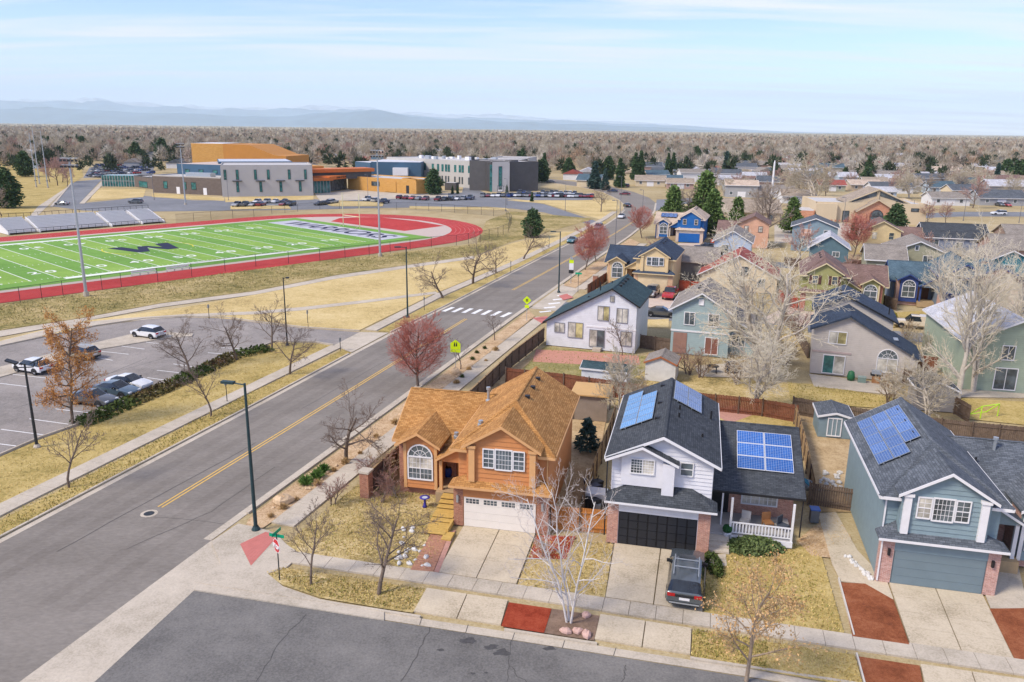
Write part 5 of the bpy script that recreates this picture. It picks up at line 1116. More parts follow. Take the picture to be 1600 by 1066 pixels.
S = thing('school_building', 'long three-storey school block with pale facade and green-tinted windows', 'school', g(611, 284, 0)); F, L = mass(S, (605, 283.5), (739, 294.5), 11.4, 26, plain('pale_school_wall', (.47, .45, .41), .85, .04, .3), para=plain('pale_school_wall', (.47, .45, .41)))
random.seed(3)
for k, u in enumerate((.26, .34, .38, .42, .46, .55, .61, .66, .70, .73, .80, .85, .88, .95)):
    wpane(S, F, L * u, L * u + 1.4, 6.6, 9.8, GLASS_TEAL, GLASS_TEAL if k % 3 else DARKMETAL)
    if k > 5: wpane(S, F, L * u, L * u + .9, 1.5, 4.6, GLASS)
F5, L5 = mass(S, (739, 294.5), (767.5, 300), 12.0, 22, DKPANEL, para=DKPANEL)
for k in range(24): MB().fbox(F5, L5 * k / 24, L5 * k / 24 + .12, 0, 12, 0, .1).build('cladding_rib', DKPANEL, S)
F6, L6 = mass(S, (769, 300), (796, 300), 12.0, 16, CGREY, para=CGREY); wpane(S, F6, L6 * .36, L6 * .56, 1.0, 10.6); MB().fbox(F6, -1.0, 0, 0, 11.2, -1, 0).build('stair_glass', GLASS_TEAL, S); wpane(S, F6, L6 * .3, L6 * .62, .1, 2.6, TRIMWHITE)
F7, L7 = mass(S, (796.5, 299.5), (809, 296), 12.2, 18, DKPANEL, para=DKPANEL); mass(S, (809, 295), (814, 292), 12.2, 18, CGREY); mass(S, (814.5, 292), (824, 289.5), 12.2, 18, DKPANEL); F8_, L8 = mass(S, (825, 289), (838, 285.5), 12.2, 18, CGREY, para=CGREY); wpane(S, F8_, L8 * .45, L8 * .62, 1, 10.5)
random.seed(5)
for k in range(16):
    u, o_ = random.uniform(.15, .97) * L, -random.uniform(4, 22); MB().fbox(F, u, u + random.uniform(1.2, 3), 11.46, 11.5 + random.uniform(.6, 1.7), o_ - 1.5, o_).build('roof_unit', random.choice([TRIMWHITE, GALV, DARKMETAL]), S)
S = thing('service_wall', 'small dark screen wall beside the big tree at the school', 'wall', g(695, 297.5, 0)); mass(S, (695, 297.5), (712, 298), 3.2, 5, DKPANEL)
# church
BGE = plain('beige_stucco', (.62, .50, .33), .85, .05, .3); CH = thing('church', 'beige church with brick gabled entrance and big arched window', 'church', g(1272, 347, 0)); CBR = brickmat('church_brick', (.48, .20, .11), (.56, .28, .17), (.5, .35, .25), .8, .25)
F, L = mass(CH, (1272, 347), (1445, 352), 5.6, 22, BGE, para=BGE); MB().fbox(F, 0, L * .19, 0, 5.6, 0, 1.2).build('wall', BGE, CH); Fh = F
for k in range(7): MB().fbox(F, L * .03 + k * 1.15, L * .03 + k * 1.15 + .5, .5, 1.0, 1.2, 1.3).build('vent_slot', plain('brick_band', (.45, .2, .12)), CH)
c, hw = L * .54, 5.6
def gab(parent, o0, o1, c, hw, ez, ap, mat, roofm, over=.5):
    MB().extrude([F(c - hw, 0, o1), F(c + hw, 0, o1), F(c + hw, ez, o1), F(c, ap, o1), F(c - hw, ez, o1)], F.n * (o0 - o1)).build('gable_wall', mat, parent); s = (ap - ez) / hw
    for d in (-1, 1):
        e = hw + over; slope(parent, [F(c, ap + .12, o1 + .6), F(c + d * e, ez - over * s + .12, o1 + .6), F(c + d * e, ez - over * s + .12, o0), F(c, ap + .12, o0)], roofm, BGE, ((0, 1),), .2, .35)
gab(CH, -14, -1.5, c + .8, 8.6, 6.2, 10.0, BGE, SH_TAN)
for d in (-1, 1): MB().extrude([F(c + .8 + d * 7.2, 6.1, -1.45), F(c + .8 + d * .5, 8.0, -1.45), F(c + .8 + d * .5, 9.3, -1.45), F(c + .8 + d * 7.2, 6.5, -1.45)], F.n * .06).build('clerestory_window', GLASS, CH)
gab(CH, -2, 2.2, c, 5.4, 4.0, 7.2, CBR, SH_TAN)
window(CH, F, c - 1.9, c + 1.9, .2, 2.4, 3, 1, GLASS, BLACKPLASTIC, .14, None, True, 2.2); wpane(CH, F, L * .25, L * .31, .3, 3.6, GLASS); MB().fbox(F, c + .75, c + 1.0, 6, 9.6, -1.6, -1.2).build('mullion', BGE, CH); wpane(CH, F, L * .86, L * .93, 3.8, 4.8, GLASS)
WF = thing('church_wing', 'low brick and tan roofed wing left of the church', 'building', g(1232, 345, 0)); mass(WF, (1232, 346), (1271, 348), 3.4, 12, CBR); 
ga_ = gable_house(g(1122, 346, 0), R(-8), 'long low tan-roofed building below the white steeple', 18, 16, 3.0, 3.2, BGE, SH_TAN, SH_TAN, [Wn(11, 13, .4, 2.4, glass=GLASS), Wn(14, 16, .4, 2.4, glass=GLASS)], None, 'x', cat='building', name='building')
t = thing('steeple', 'slim white steeple pole rising above the roofs', 'steeple', g(1205, 312, 0)); MB().tube([(0, 0, 0), (0, 0, 9), (0, 0, 14)], [.42, .4, .34], 8).build('shaft', TRIMWHITE, t); MB().lathe([(.34, 0), (.2, .8), (0, 1.4)], (0, 0, 14), 8).build('spire', TRIMWHITE, t)
# ------------------------------------------------------------------ vehicles
SPEC = {
 'suv': (4.75, .95, .35, [(-.5, .86, .42, .95, 1.0, .80, 'b'), (-.485, .95, .32, 1.02, 1.06, .86, 'bw'), (-.435, .98, .30, 1.06, 1.62, .74, 'cab'), (-.2, 1., .28, 1.04, 1.70, .76, 'cab'), (.03, 1., .28, 1.02, 1.67, .75, 'ws'), (.20, .99, .28, 1.02, 1.07, .82, 'b'), (.42, .96, .30, .96, 1.01, .80, 'b'), (.485, .9, .36, .82, .86, .74, 'b'), (.5, .8, .45, .64, .66, .64, 'b')]),
 'sedan': (4.75, .91, .33, [(-.5, .84, .42, .80, .86, .75, 'b'), (-.47, .94, .32, .92, .98, .82, 'b'), (-.35, .98, .28, .95, 1.02, .82, 'bw'), (-.17, 1., .28, .95, 1.40, .66, 'cab'), (.03, 1., .28, .93, 1.45, .68, 'ws'), (.22, .99, .28, .92, .97, .8, 'b'), (.42, .95, .30, .80, .84, .76, 'b'), (.49, .86, .36, .66, .70, .66, 'b'), (.5, .78, .44, .56, .58, .6, 'b')]),
 'hatch': (4.4, .9, .34, [(-.5, .86, .40, .90, .95, .78, 'b'), (-.48, .95, .32, .98, 1.02, .84, 'bw'), (-.36, .98, .28, 1.0, 1.50, .70, 'cab'), (-.12, 1., .28, .98, 1.58, .72, 'cab'), (.06, 1., .28, .96, 1.55, .70, 'ws'), (.24, .99, .28, .94, .99, .8, 'b'), (.42, .95, .30, .84, .88, .76, 'b'), (.49, .86, .36, .70, .74, .66, 'b'), (.5, .78, .44, .58, .60, .6, 'b')]),
 'pickup': (5.6, .98, .38, [(-.5, .95, .50, 1.02, 1.06, .92, 'b'), (-.48, .98, .42, 1.06, 1.10, .95, 'bed'), (-.13, 1., .40, 1.06, 1.10, .95, 'bw'), (-.10, 1., .40, 1.08, 1.78, .76, 'cab'), (.10, 1., .40, 1.06, 1.80, .76, 'ws'), (.22, .99, .40, 1.06, 1.12, .86, 'b'), (.44, .97, .42, 1.0, 1.05, .84, 'b'), (.49, .92, .46, .9, .94, .76, 'b'), (.5, .86, .5, .75, .77, .7, 'b')]),
}
TYRE = MB(); 
def wheel_meshes():
    t = MB(); prof = [(.20, -.11), (.31, -.115), (.345, -.09), (.35, 0), (.345, .09), (.31, .115), (.20, .11)]; n = 18
    for k in range(n):
        w = 6.2832 * k / n
        for r_, y in prof: t.v.append((r_ * math.cos(w), y, r_ * math.sin(w)))
    q = len(prof)
    for k in range(n):
        for j in range(q - 1): t.f.append((k * q + j, k * q + j + 1, ((k + 1) % n) * q + j + 1, ((k + 1) % n) * q + j))
    tm = t.mesh('tyre', BLACKPLASTIC, True)
    r_ = MB(); i = 0; r_.tube([(0, -.085, 0), (0, .085, 0)], .205, 14)
    for s in (-1, 1):
        for k in range(5):
            w = 6.2832 * k / 5; c, d = math.cos(w), math.sin(w)
            r_.poly([(c * .04 - d * .03, s * .1, d * .04 + c * .03), (c * .2 - d * .025, s * .1, d * .2 + c * .025), (c * .2 + d * .025, s * .1, d * .2 - c * .025), (c * .04 + d * .03, s * .1, d * .04 - c * .03)])
    return tm, r_.mesh('rim', plain('alloy_rim', (.42, .42, .43), .4, .1, 4, .7))
TYRE_ME, RIM_ME = wheel_meshes()
RED_L, HEAD_L = plain('tail_lamp', (.45, .02, .02), .25), plain('head_lamp', (.7, .72, .74), .15)
CARS = {}
def car_meshes(kind, pm):
    key = (kind, pm.name)
    if key in CARS: return CARS[key]
    L, hw, wr, st = SPEC[kind]; rings = []
    for xf, wf, zb, be, ro, rf, k in st:
        w = hw * wf; x = xf * L; half = [(w * .86, zb), (w * .99, zb + .1), (w, (zb + be) / 2 + .05), (w * .965, be), (hw * rf + .03, ro - .06), (hw * rf * .82, ro)]
        rings.append([(x, a, b) for a, b in half] + [(x, -a, b) for a, b in half[::-1]])
    out = {k: MB() for k in ('body', 'windshield', 'rear_window', 'side_window', 'bed')}
    for i in range(len(st) - 1):
        k = st[i][6]; A, B = rings[i], rings[i + 1]
        for j in range(11):
            seg = j if j < 5 else (10 - j if j > 5 else 5); q = [A[j], B[j], B[j + 1], A[j + 1]]; dest = 'body'
            if k == 'cab' and seg == 3: dest = 'side_window'
            elif k == 'ws' and seg in (4, 5): dest = 'windshield'
            elif k == 'bw' and seg in (4, 5): dest = 'rear_window'
            elif k in ('ws', 'bw') and seg == 3: dest = 'side_window'
            elif k == 'bed' and seg == 5: dest = 'bed'
            out[dest].poly(q[::-1])
    out['body'].poly(rings[0]); out['body'].poly(rings[-1][::-1])
    for i in range(len(st) - 1): out['body'].poly([rings[i][0], rings[i][11], rings[i + 1][11], rings[i + 1][0]])
    gl = glassmat('car_glass', (.02, .025, .03), .06); res = {}
    for k, m in out.items():
        if m.f:
            me = m.mesh('car_' + k, pm if k == 'body' else (gl if k != 'bed' else BLACKPLASTIC), False)
            if k == 'body':
                bm_ = bmesh.new(); bm_.from_mesh(me); bmesh.ops.remove_doubles(bm_, verts=bm_.verts, dist=.002); bm_.to_mesh(me); bm_.free()
                me.polygons.foreach_set('use_smooth', [True] * len(me.polygons)); me.set_sharp_from_angle(angle=R(32))
            res[k] = me
    xf, wf, zb, be, ro, rf, _ = st[1]
    tl = MB(); x = -L * .5
    for s in (-1, 1): 
        m = MB().box(x - .02, x + .16, min(s * hw * .5, s * hw * .9), max(s * hw * .5, s * hw * .9), be - .22, be - .04); res['taillight' + str(s)] = m.mesh('taillight', RED_L)
        m = MB().box(L * .465, L * .497, min(s * hw * .45, s * hw * .84), max(s * hw * .45, s * hw * .84), .60, .74); res['headlight' + str(s)] = m.mesh('headlight', HEAD_L)
        m = MB().box(L * .11, L * .14, min(s * hw * .95, s * hw * 1.14), max(s * hw * .95, s * hw * 1.14), .98, 1.13); res['mirror' + str(s)] = m.mesh('mirror', BLACKPLASTIC)
    arch = MB()
    for s in (-1, 1):
        for xx in (-.30, .31):
            pts = [(xx * L + .44 * math.cos(w), s * (hw + .004), .36 + .44 * math.sin(w)) for w in [math.pi * k / 10 for k in range(11)]]; arch.poly(pts)
    m = MB().box(-L * .502 - .01, -L * .48, -.26, .26, .62, .76); res['plate'] = m.mesh('licence_plate', TRIMWHITE); res['wheel_arch'] = arch.mesh('wheel_arch', BLACKPLASTIC)
    res['bumper'] = MB().box(-L * .505, -L * .47, -hw * .8, hw * .8, .34, .5).mesh('bumper', BLACKPLASTIC)
    CARS[key] = res; return res
def car(kind, pm, px, py, hd, label, near=False, group=None, z=.1, name='parked_car', cat='car'):
    me = car_meshes(kind, pm); L, hw, wr, st = SPEC[kind]
    t = thing(name, label, cat, g(px, py, z) if not isinstance(px, Vector) else px, hd, group)
    share('body', me['body'], t)
    for k, nm in (('windshield', 'windshield'), ('rear_window', 'rear_window'), ('side_window', 'side_windows'), ('bed', 'bed')):
        if k in me: share(nm, me[k], t)
    s = wr / .35
    for x in (-.30, .31):
        for y in (-1, 1):
            w = share('wheel', TYRE_ME, t, (x * L, y * (hw - .1), .35 * s), 0, (s, 1, s))
            if near: share('rim', RIM_ME, w)
    if near:
        for k in ('taillight-1', 'taillight1', 'headlight-1', 'headlight1', 'mirror-1', 'mirror1', 'plate', 'wheel_arch', 'bumper'): share({'p': 'licence_plate', 'w': 'wheel_arch', 'b': 'bumper', 't': 'taillight', 'h': 'headlight', 'm': 'mirror'}[k[0]], me[k], t)
    return t
C = {n: paint('paint_' + n, c, fl[0] if fl else .25, .7, fl[1] if len(fl) > 1 else 0.0) for n, c, fl in [('white', (.72, .72, .72), ()), ('silver', (.42, .42, .41), (.3, .5)), ('gold', (.40, .35, .26), (.3, .4)), ('grey', (.12, .125, .13), (.3, .4)), ('black', (.012, .013, .016), ()), ('blue_grey', (.10, .15, .19), (.3, .3)), ('teal', (.05, .17, .19), (.3, .3)), ('red', (.42, .02, .025), ()), ('maroon', (.18, .02, .03), ()), ('blue', (.02, .06, .25), ()), ('navy', (.015, .03, .08), ()), ('cream', (.68, .58, .42), ()), ('pewter', (.11, .13, .142), (.22, .4))]}
suv = car('suv', C['pewter'], 1071, 914, heading((1071, 945), (1077, 866)), 'dark pewter sport utility car parked in front of the black garage door', True, None, .105)
suv.scale = (1.14, 1.10, 1.04)
m = MB()
for y in (-.62, .62): m.tube([(-1.75, y, 1.74), (-1.6, y, 1.80), (.05, y, 1.80), (.2, y, 1.73)], .028, 6)
rr_ = m.build('roof_rails', GALV, suv)
for x in (-1.1, -.35): MB().box(x - .03, x + .03, -.62, .62, 1.79, 1.83).build('crossbar', GALV, rr_)
MB().box(-.15, .28, -.42, .42, 1.715, 1.745).build('sunroof', glassmat('car_glass', (.02, .025, .03)), suv); MB().box(-2.39, -2.30, -.7, .7, .80, .92).build('tail_trim', BLACKPLASTIC, suv); MB().box(-2.41, -2.33, -.75, .75, .40, .48).build('bumper_strip', GALV, suv)
hl = heading((250, 538.5), (205, 532)); hr = heading((230, 591), (272, 597))
for kind, c, x, y, h_, lb in (('hatch', 'white', 232, 527, hl, 'white crossover parked alone by the concrete island'), ('hatch', 'gold', 128, 559, hl, 'pale gold crossover parked by the island beyond the rust-leaved tree'), ('hatch', 'white', 52, 581, hl, 'white hatchback parked at the left behind the twin-headed lamp'),
                              ('sedan', 'white', 203, 606, hr, 'white saloon car parked nose to the hedge'), ('sedan', 'blue_grey', 183, 617, hr, 'blue-grey saloon car between the white and the dark grey cars'), ('sedan', 'grey', 147, 631, hr, 'dark grey car half hidden by the rust-leaved tree')):
    car(kind, C[c], x, y, h_, lb, True, 'cars in the small parking lot', .06)
ru, rd = heading((800, 460), (895, 402)), heading((895, 402), (800, 460))
for kind, c, x, y, h_, lb in (('sedan', 'teal', 894, 379, rd, 'teal saloon car coming down the road'), ('suv', 'grey', 935, 358.5, rd, 'dark grey car farther up the road at the left kerb'), ('sedan', 'white', 971, 341, rd, 'white car by the school drive entrance'), ('sedan', 'black', 980, 323.5, R(100), 'black car on the road bend'), ('sedan', 'white', 921, 386, ru, 'white car going up the road behind the red-twigged trees'),
                             ('sedan', 'maroon', 976, 305, R(170), 'dark red car at the far junction'), ('sedan', 'navy', 957, 300.5, R(165), 'navy car on the far curve of the road'), ('suv', 'maroon', 976, 292.5, R(165), 'dark red car parked by the brown lawn beyond the junction'), ('suv', 'navy', 934, 289, R(165), 'navy car on the road behind the school lawn'), ('sedan', 'grey', 860, 286, R(175), 'grey car at the far left of the curving road')):
    car(kind, C[c], x, y, h_, lb, True, 'cars on the main road', .03, name='car')
for kind, c, x, y, h_, lb in (('suv', 'silver', 1018, 462, R(-112), 'silver car in the driveway of the cream house'), ('pickup', 'red', 1047, 465, R(-110), 'red pickup truck beside the silver car'), ('suv', 'black', 1100, 391, R(172), 'black car parked in the driveway below the royal blue house'), ('pickup', 'cream', 1428, 512, R(160), 'cream pickup with a topper parked on the second street'), ('sedan', 'grey', 1033, 494, R(-15), 'grey car on the second street behind the white house'),
                             ('suv', 'white', 1560, 336, R(178), 'white car driving past the church field'), ('sedan', 'grey', 1562, 322, R(-95), 'dark car in a driveway on the far right street'), ('sedan', 'red', 1573, 322.5, R(-95), 'red car in a driveway on the far right street'), ('suv', 'white', 1019, 288, R(-80), 'white van in a driveway by the tan-roofed house')):
    car(kind, C[c], x, y, h_, lb, True, None, .09)
m = MB().box(-2.7, -.55, -.85, .85, 1.08, 1.8)
for o_ in [o for o in bpy.data.objects if o.get('label', '').startswith('cream pickup')]: m.build('topper', C['cream'], o_)
random.seed(11); cols = ['white', 'silver', 'grey', 'black', 'red', 'blue', 'navy', 'white', 'silver', 'maroon', 'blue_grey']
def row(a, b, n, hd, where, kinds=('sedan', 'suv', 'hatch', 'pickup'), skip=0.0, place=None):
    for k in range(n):
        if random.random() < skip: continue
        p = g(*a, 0).lerp(g(*b, 0), k / max(1, n - 1)); c = random.choice(cols)
        car(random.choice(kinds), C[c], Vector((p.x, p.y, .05)), 0, hd + random.choice((0, math.pi)) + random.uniform(-.03, .03), where % c.replace('_', '-'), False, 'cars in the school lots', name='parked_car')
row((372, 323), (455, 321.5), 8, R(80), '%s car in the row before the grey school hall', skip=.2); row((402, 318), (446, 317), 4, R(80), '%s car in the second row before the grey school hall'); row((500, 321), (520, 318), 4, R(60), '%s car by the island before the school entrance')
row((575, 314), (600, 318), 3, R(70), '%s car near the stadium mast by the school entrance'); row((625, 311), (665, 313), 5, R(75), '%s car in front of the ochre school wing'); row((685, 314), (735, 312), 6, R(75), '%s car in the row near the big school tree')
row((755, 308), (795, 308), 6, R(80), '%s car below the dark school tower'); row((800, 307.5), (925, 309), 22, R(80), '%s car in the long row beside the school lawn'); row((812, 303.5), (905, 304.5), 14, R(80), '%s car in the back row beside the school lawn', skip=.25)
row((142, 276), (160, 278), 4, R(60), '%s car at the near end of the far left school lot')
for r_ in range(4): row((146 + r_ * 2, 273 - r_ * 4.2), (236, 271.5 - r_ * 4.4), 13, R(65), '%s car in the crowded far left school lot', skip=.2)
car('suv', C['grey'], g(212, 318, .05), 0, R(175), 'dark sport utility car parked alone by the school glass pavilion', True, None, .05)
car('sedan', C['silver'], g(97, 320.5, .05), 0, R(170), 'silver car on the access drive left of the bleachers', True, None, .05)

# ------------------------------------------------------------------ street furniture
def street_lamp(px, py, h, label, ang, mat=None, arm=1.6, twin=False, r0=.13):
    t = thing('street_lamp', label, 'street lamp', g(px, py, .08), ang); mt = mat or plain('dark_green_metal', (.022, .05, .055), .5, .2, 4)
    MB().tube([(0, 0, 0), (0, 0, h)], [r0, r0 * .6], 10).build('pole', mt, t); MB().lathe([(r0 * 2.2, 0), (r0 * 2.2, .08), (r0 * 1.3, .3)], (0, 0, 0), 10).build('base', CONCRETE if twin else mt, t)
    for s in ((-1, 1) if twin else (1,)):
        if twin: MB().tube([(0, 0, h - .3), (s * .6, 0, h - .3), (s * .75, 0, h)], .05, 6).build('arm', mt, t); MB().extrude([(s * .5, -.28, h), (s * 1.3, -.28, h + .32), (s * 1.3, .28, h + .32), (s * .5, .28, h)], (0, 0, .12)).build('lamp_head', mt, t)
        else: MB().tube([(0, 0, h - .1), (s * arm * .6, 0, h - .02)], .045, 6).build('arm', mt, t); MB().box(s * arm * .45, s * arm, -.16, .16, h - .1, h + .06).build('lamp_head', mt, t)
street_lamp(400, 828, 10.2, 'dark green street lamp on the corner by the kerb ramp', R(168)); street_lamp(637, 496, 10.0, 'tall black street lamp before the football bank', R(190)); street_lamp(873, 457, 10.0, 'tall black street lamp at the second street corner', R(185))
street_lamp(58, 699, 7.2, 'twin-headed black parking lot lamp at the left', R(12), DARKMETAL, twin=True); street_lamp(449, 540, 8.4, 'slim black lamp with a cluster head beside the lot exit', R(12), DARKMETAL, .7, r0=.1)
for x, y, h, lb in ((969, 336, 12, 'grey street lamp by the school lawn corner'), (883, 330, 9, 'slim pole on the school lawn'), (1003, 345, 9, 'brown street lamp at the road bend'), (961, 391, 11, 'thin grey pole behind the cream house roof'), (790, 330, 8, 'thin pole at the fence end'), (1317, 352, 8, 'church car park lamp left of the entrance'), (1424, 350, 7, 'church car park lamp right of the entrance'), (1505, 345, 8, 'lamp beside the church field'), (1592, 348, 6, 'short lamp at the right edge of the field'), (241, 312, 8, 'lamp by the brown school wing'), (357, 313, 8, 'lamp by the grey school hall'), (575, 306, 8, 'lamp by the school entrance'), (792, 320, 9, 'lamp by the long school block')):
    street_lamp(x, y, h, lb, R(180), plain('grey_pole', (.16, .16, .17), .5), 1.1, r0=.09)
YG = plain('fluorescent_yellow_green', (.62, .80, .01), .5, .03); STOPR = plain('stop_red', (.50, .015, .02), .45, .05); SGREEN = plain('street_sign_green', (.0, .33, .17), .45, .05)
def flat_text(parent, body, u, z, o, size, mat, F, name='lettering'): return wtext(parent, F, body, u, z, o, size, mat, name)
def sign(px, py, label, ang, h, shape, s=.46, z=.1):
    t = thing('road_sign', label, 'sign', g(px, py, z), ang); F = Face((0, -.03, 0), 0)
    MB().tube([(0, 0, 0), (0, 0, h)], .035, 6).build('post', GALV, t)
    if shape == 'school':
        MB().extrude([F(-s, h - s, 0), F(s, h - s, 0), F(s, h + s * .25, 0), F(0, h + s, 0), F(-s, h + s * .25, 0)], F.n * .02).build('sign_board', YG, t)
        for u in (-.11, .11):
            MB().lathe([(0, -.06), (.06, 0), (0, .06)], F(u, h + .22, .03), 8).build('figure', BLACKPLASTIC, t); MB().extrude([F(u - .08, h - .2, .021), F(u + .08, h - .2, .021), F(u + .06, h + .14, .021), F(u - .06, h + .14, .021)], F.n * .006).build('figure', BLACKPLASTIC, t)
        MB().fbox(F, -s, s, h - s - .32, h - s - .03, 0, .02).build('plaque', YG, t)
    elif shape == 'diamond':
        MB().extrude([F(0, h - s * 1.1, 0), F(s * 1.1, h, 0), F(0, h + s * 1.1, 0), F(-s * 1.1, h, 0)], F.n * .02).build('sign_board', YG, t); MB().fbox(F, -.3, .3, h - s - .55, h - s - .12, 0, .02).build('plaque', YG, t)
        for u in (-.1, .1): MB().fbox(F, u - .06, u + .06, h - .2, h + .22, .02, .028).build('figure', BLACKPLASTIC, t)
    return t, F
sign(712, 578, 'yellow-green school crossing sign beside the red-twigged tree', R(-8), 2.9, 'school', .56); sign(823, 501, 'round-cornered yellow-green warning sign by the crosswalk', R(-12), 2.9, 'diamond', .55)
t = thing('stop_sign', 'red stop sign with green street name blades at the corner', 'sign', g(437, 906, .1), R(-50)); F = Face((0, -.04, 0), 0)
MB().tube([(0, 0, 0), (0, 0, 3.0)], .035, 6).build('post', DARKMETAL, t)
oc = lambda r_, o_: [F(r_ * math.cos(R(22.5 + 45 * k)), 2.25 + r_ * math.sin(R(22.5 + 45 * k)), o_) for k in range(8)]
MB().extrude(oc(.46, 0), F.n * .012).build('sign_rim', TRIMWHITE, t); MB().extrude(oc(.42, .013), F.n * .006).build('sign_board', STOPR, t); flat_text(t, 'STOP', 0, 2.11, .03, .33, TRIMWHITE, F)
for a in (0, math.pi / 2):
    Fs = Face((0, 0, 0), a + R(35)); MB().fbox(Fs, -.48, .48, 2.78 + .22 * (a > 0), 2.98 + .22 * (a > 0), -.01, .01).build('street_name_blade', SGREEN, t)
t = thing('street_sign', 'green street name sign on a post at the second street corner', 'sign', g(903, 457, .1), R(-20)); F = Face((0, 0, 0), 0); MB().tube([(0, 0, 0), (0, 0, 3.2)], .035, 6).build('post', DARKMETAL, t); MB().fbox(F, -.55, .55, 3.0, 3.3, -.015, .015).build('street_name_blade', SGREEN, t); Fs = Face((0, 0, 0), math.pi / 2); MB().fbox(Fs, -.5, .5, 2.7, 2.96, -.015, .015).build('street_name_blade', SGREEN, t)
t = thing('speed_sign', 'white and yellow-green school speed sign with black base panel at the kerb', 'sign', g(892, 442.5, .1), R(-10)); F = Face((0, -.05, 0), 0)
MB().tube([(0, 0, 0), (0, 0, 4.6)], .06, 8).build('post', GALV, t); MB().fbox(F, -.38, .38, 3.5, 4.1, 0, .02).build('school_plate', YG, t); MB().fbox(F, -.38, .38, 2.35, 3.48, 0, .02).build('limit_plate', TRIMWHITE, t); MB().fbox(F, -.42, .42, 1.75, 2.32, 0, .12).build('flasher_box', BLACKPLASTIC, t); MB().fbox(F, -.2, .2, 4.15, 4.6, 0, .1).build('beacon', GALV, t)
for x, y, h in ((355, 628, 2.2), (532, 548, 1.6), (481, 505, 1.8), (327, 498, 2.0), (663, 485, 2.0), (858, 385, 2.2), (798, 426, 2.2)):
    t = thing('sign_post', 'thin sign post seen edge-on, ' + {355: 'on the strip beside the hedge', 532: 'beside the lot exit apron', 481: 'on the tan lawn past the lot exit', 327: 'by the drive sidewalk', 663: 'near the footpath fork', 858: 'by the curved sidewalk', 798: 'beside the sidewalk below the bank'}[x], 'post', g(x, y, .06), R(70)); MB().tube([(0, 0, 0), (0, 0, h)], .04, 6).build('post', DARKMETAL, t); MB().box(-.2, .2, -.01, .01, h - .5, h).build('sign_plate', GALV, t)
# ------------------------------------------------------------------ fences and garden walls
CEDAR = plain('orange_cedar', (.50, .20, .05), .75, .22, 4); OLDWOOD = plain('weathered_fence', (.15, .105, .075), .85, .3, 3); TANWOOD = plain('tan_fence', (.33, .22, .11), .85, .25, 3); REDWOOD = plain('red_brown_fence', (.20, .075, .04), .85, .3, 3)
def wood_fence(px, label, mat, h=1.75, pickets=False, top=False):
    line = P(px, 0); o = line[0]; t = thing('wooden_fence', label, 'fence', o + Vector((0, 0, .03)))
    for k in range(len(line) - 1):
        a, b = line[k] - o, line[k + 1] - o; L = (b - a).length; ang = math.atan2((b - a).y, (b - a).x); n = max(1, round(L / 2.4)); d = L / n
        for j in range(n):
            p = a.lerp(b, j / n); share('post', POSTW, t, p, ang, (1, 1, h / 1.75)).data.materials[0]
            m = MB(); q = max(1, round(d / .155)); w = d / q
            for i in range(q):
                hh = h - .06 + random.uniform(-.035, .02); y0 = random.uniform(0, .012)
                if pickets: MB().box(i * w + .01, (i + 1) * w - .008, .06 + y0, .085 + y0, .03, hh).build('picket', mat, t, loc=p, rz=ang)
                else: m.box(i * w + .006, (i + 1) * w - .006, .06 + y0, .085 + y0, .03, hh)
            if not pickets: m.build('picket_panel', mat, t, loc=p, rz=ang)
            m = MB().box(0, d, .0, .05, .35, .45); m.box(0, d, .0, .05, h - .4, h - .3); m.build('rail', mat, t, loc=p, rz=ang)
            if top: MB().box(0, d, -.02, .12, h - .06, h).build('cap_rail', TANWOOD, t, loc=p, rz=ang)
    return t
POSTW = MB().box(-.05, .05, -.05, .05, 0, 1.8).mesh('post', OLDWOOD)
wood_fence([(859, 829), (951, 836)], 'bright orange cedar fence between the orange and white houses', CEDAR, 1.8, True)
wood_fence([(912, 800), (932, 745), (953, 690), (962, 663)], 'tan fence running back between the orange and white houses', TANWOOD, 1.9)
wood_fence([(577, 777), (640, 716), (735, 640), (800, 575), (851, 534)], 'long dark wooden fence along the roadside pavement', OLDWOOD, 1.9, top=True)
wood_fence([(790, 600), (880, 610), (960, 622), (1080, 640), (1190, 652), (1245, 662)], 'dark back fence behind the orange and white houses', REDWOOD, 1.8)
wood_fence([(1237, 648), (1323, 664), (1420, 678), (1516, 690), (1600, 698), (1660, 704)], 'dark back fence behind the blue-green house', OLDWOOD, 1.8)
wood_fence([(1240, 664), (1255, 720), (1268, 788)], 'brown fence between the white and blue-green houses', TANWOOD, 1.9); wood_fence([(1262, 790), (1336, 802)], 'weathered dark fence beside the blue-green house', OLDWOOD, 1.8, True)
wood_fence([(1410, 600), (1450, 622), (1512, 662)], 'grey leaning fence between the beige and sage houses', OLDWOOD, 1.8); wood_fence([(1424, 578), (1462, 584)], 'short red-brown fence beside the beige house', REDWOOD, 1.9); wood_fence([(1000, 545), (1046, 552)], 'dark fence between the white and pale green back yards', OLDWOOD, 1.8)
wood_fence([(1215, 470), (1245, 485)], 'red fence beside the olive house', plain('red_fence', (.34, .06, .03)), 1.9); wood_fence([(1060, 455), (1095, 458)], 'red-brown fence beside the cream house', plain('red_fence', (.34, .06, .03)), 1.9); wood_fence([(1150, 392), (1110, 386)], 'maroon fence beside the royal blue house', plain('red_fence', (.34, .06, .03)), 1.9); wood_fence([(1365, 476), (1400, 486)], 'dark fence between the olive and slate blue houses', OLDWOOD, 1.9)
wood_fence([(1478, 413), (1540, 412), (1600, 414)], 'reddish fence behind the teal house', REDWOOD, 1.9); wood_fence([(1500, 383), (1535, 382)], 'rusty brown fence in front of the church field', plain('rust_fence', (.26, .08, .03)), 2.4); wood_fence([(918, 462), (948, 441)], 'brown roadside fence beside the cream house', REDWOOD, 1.8)
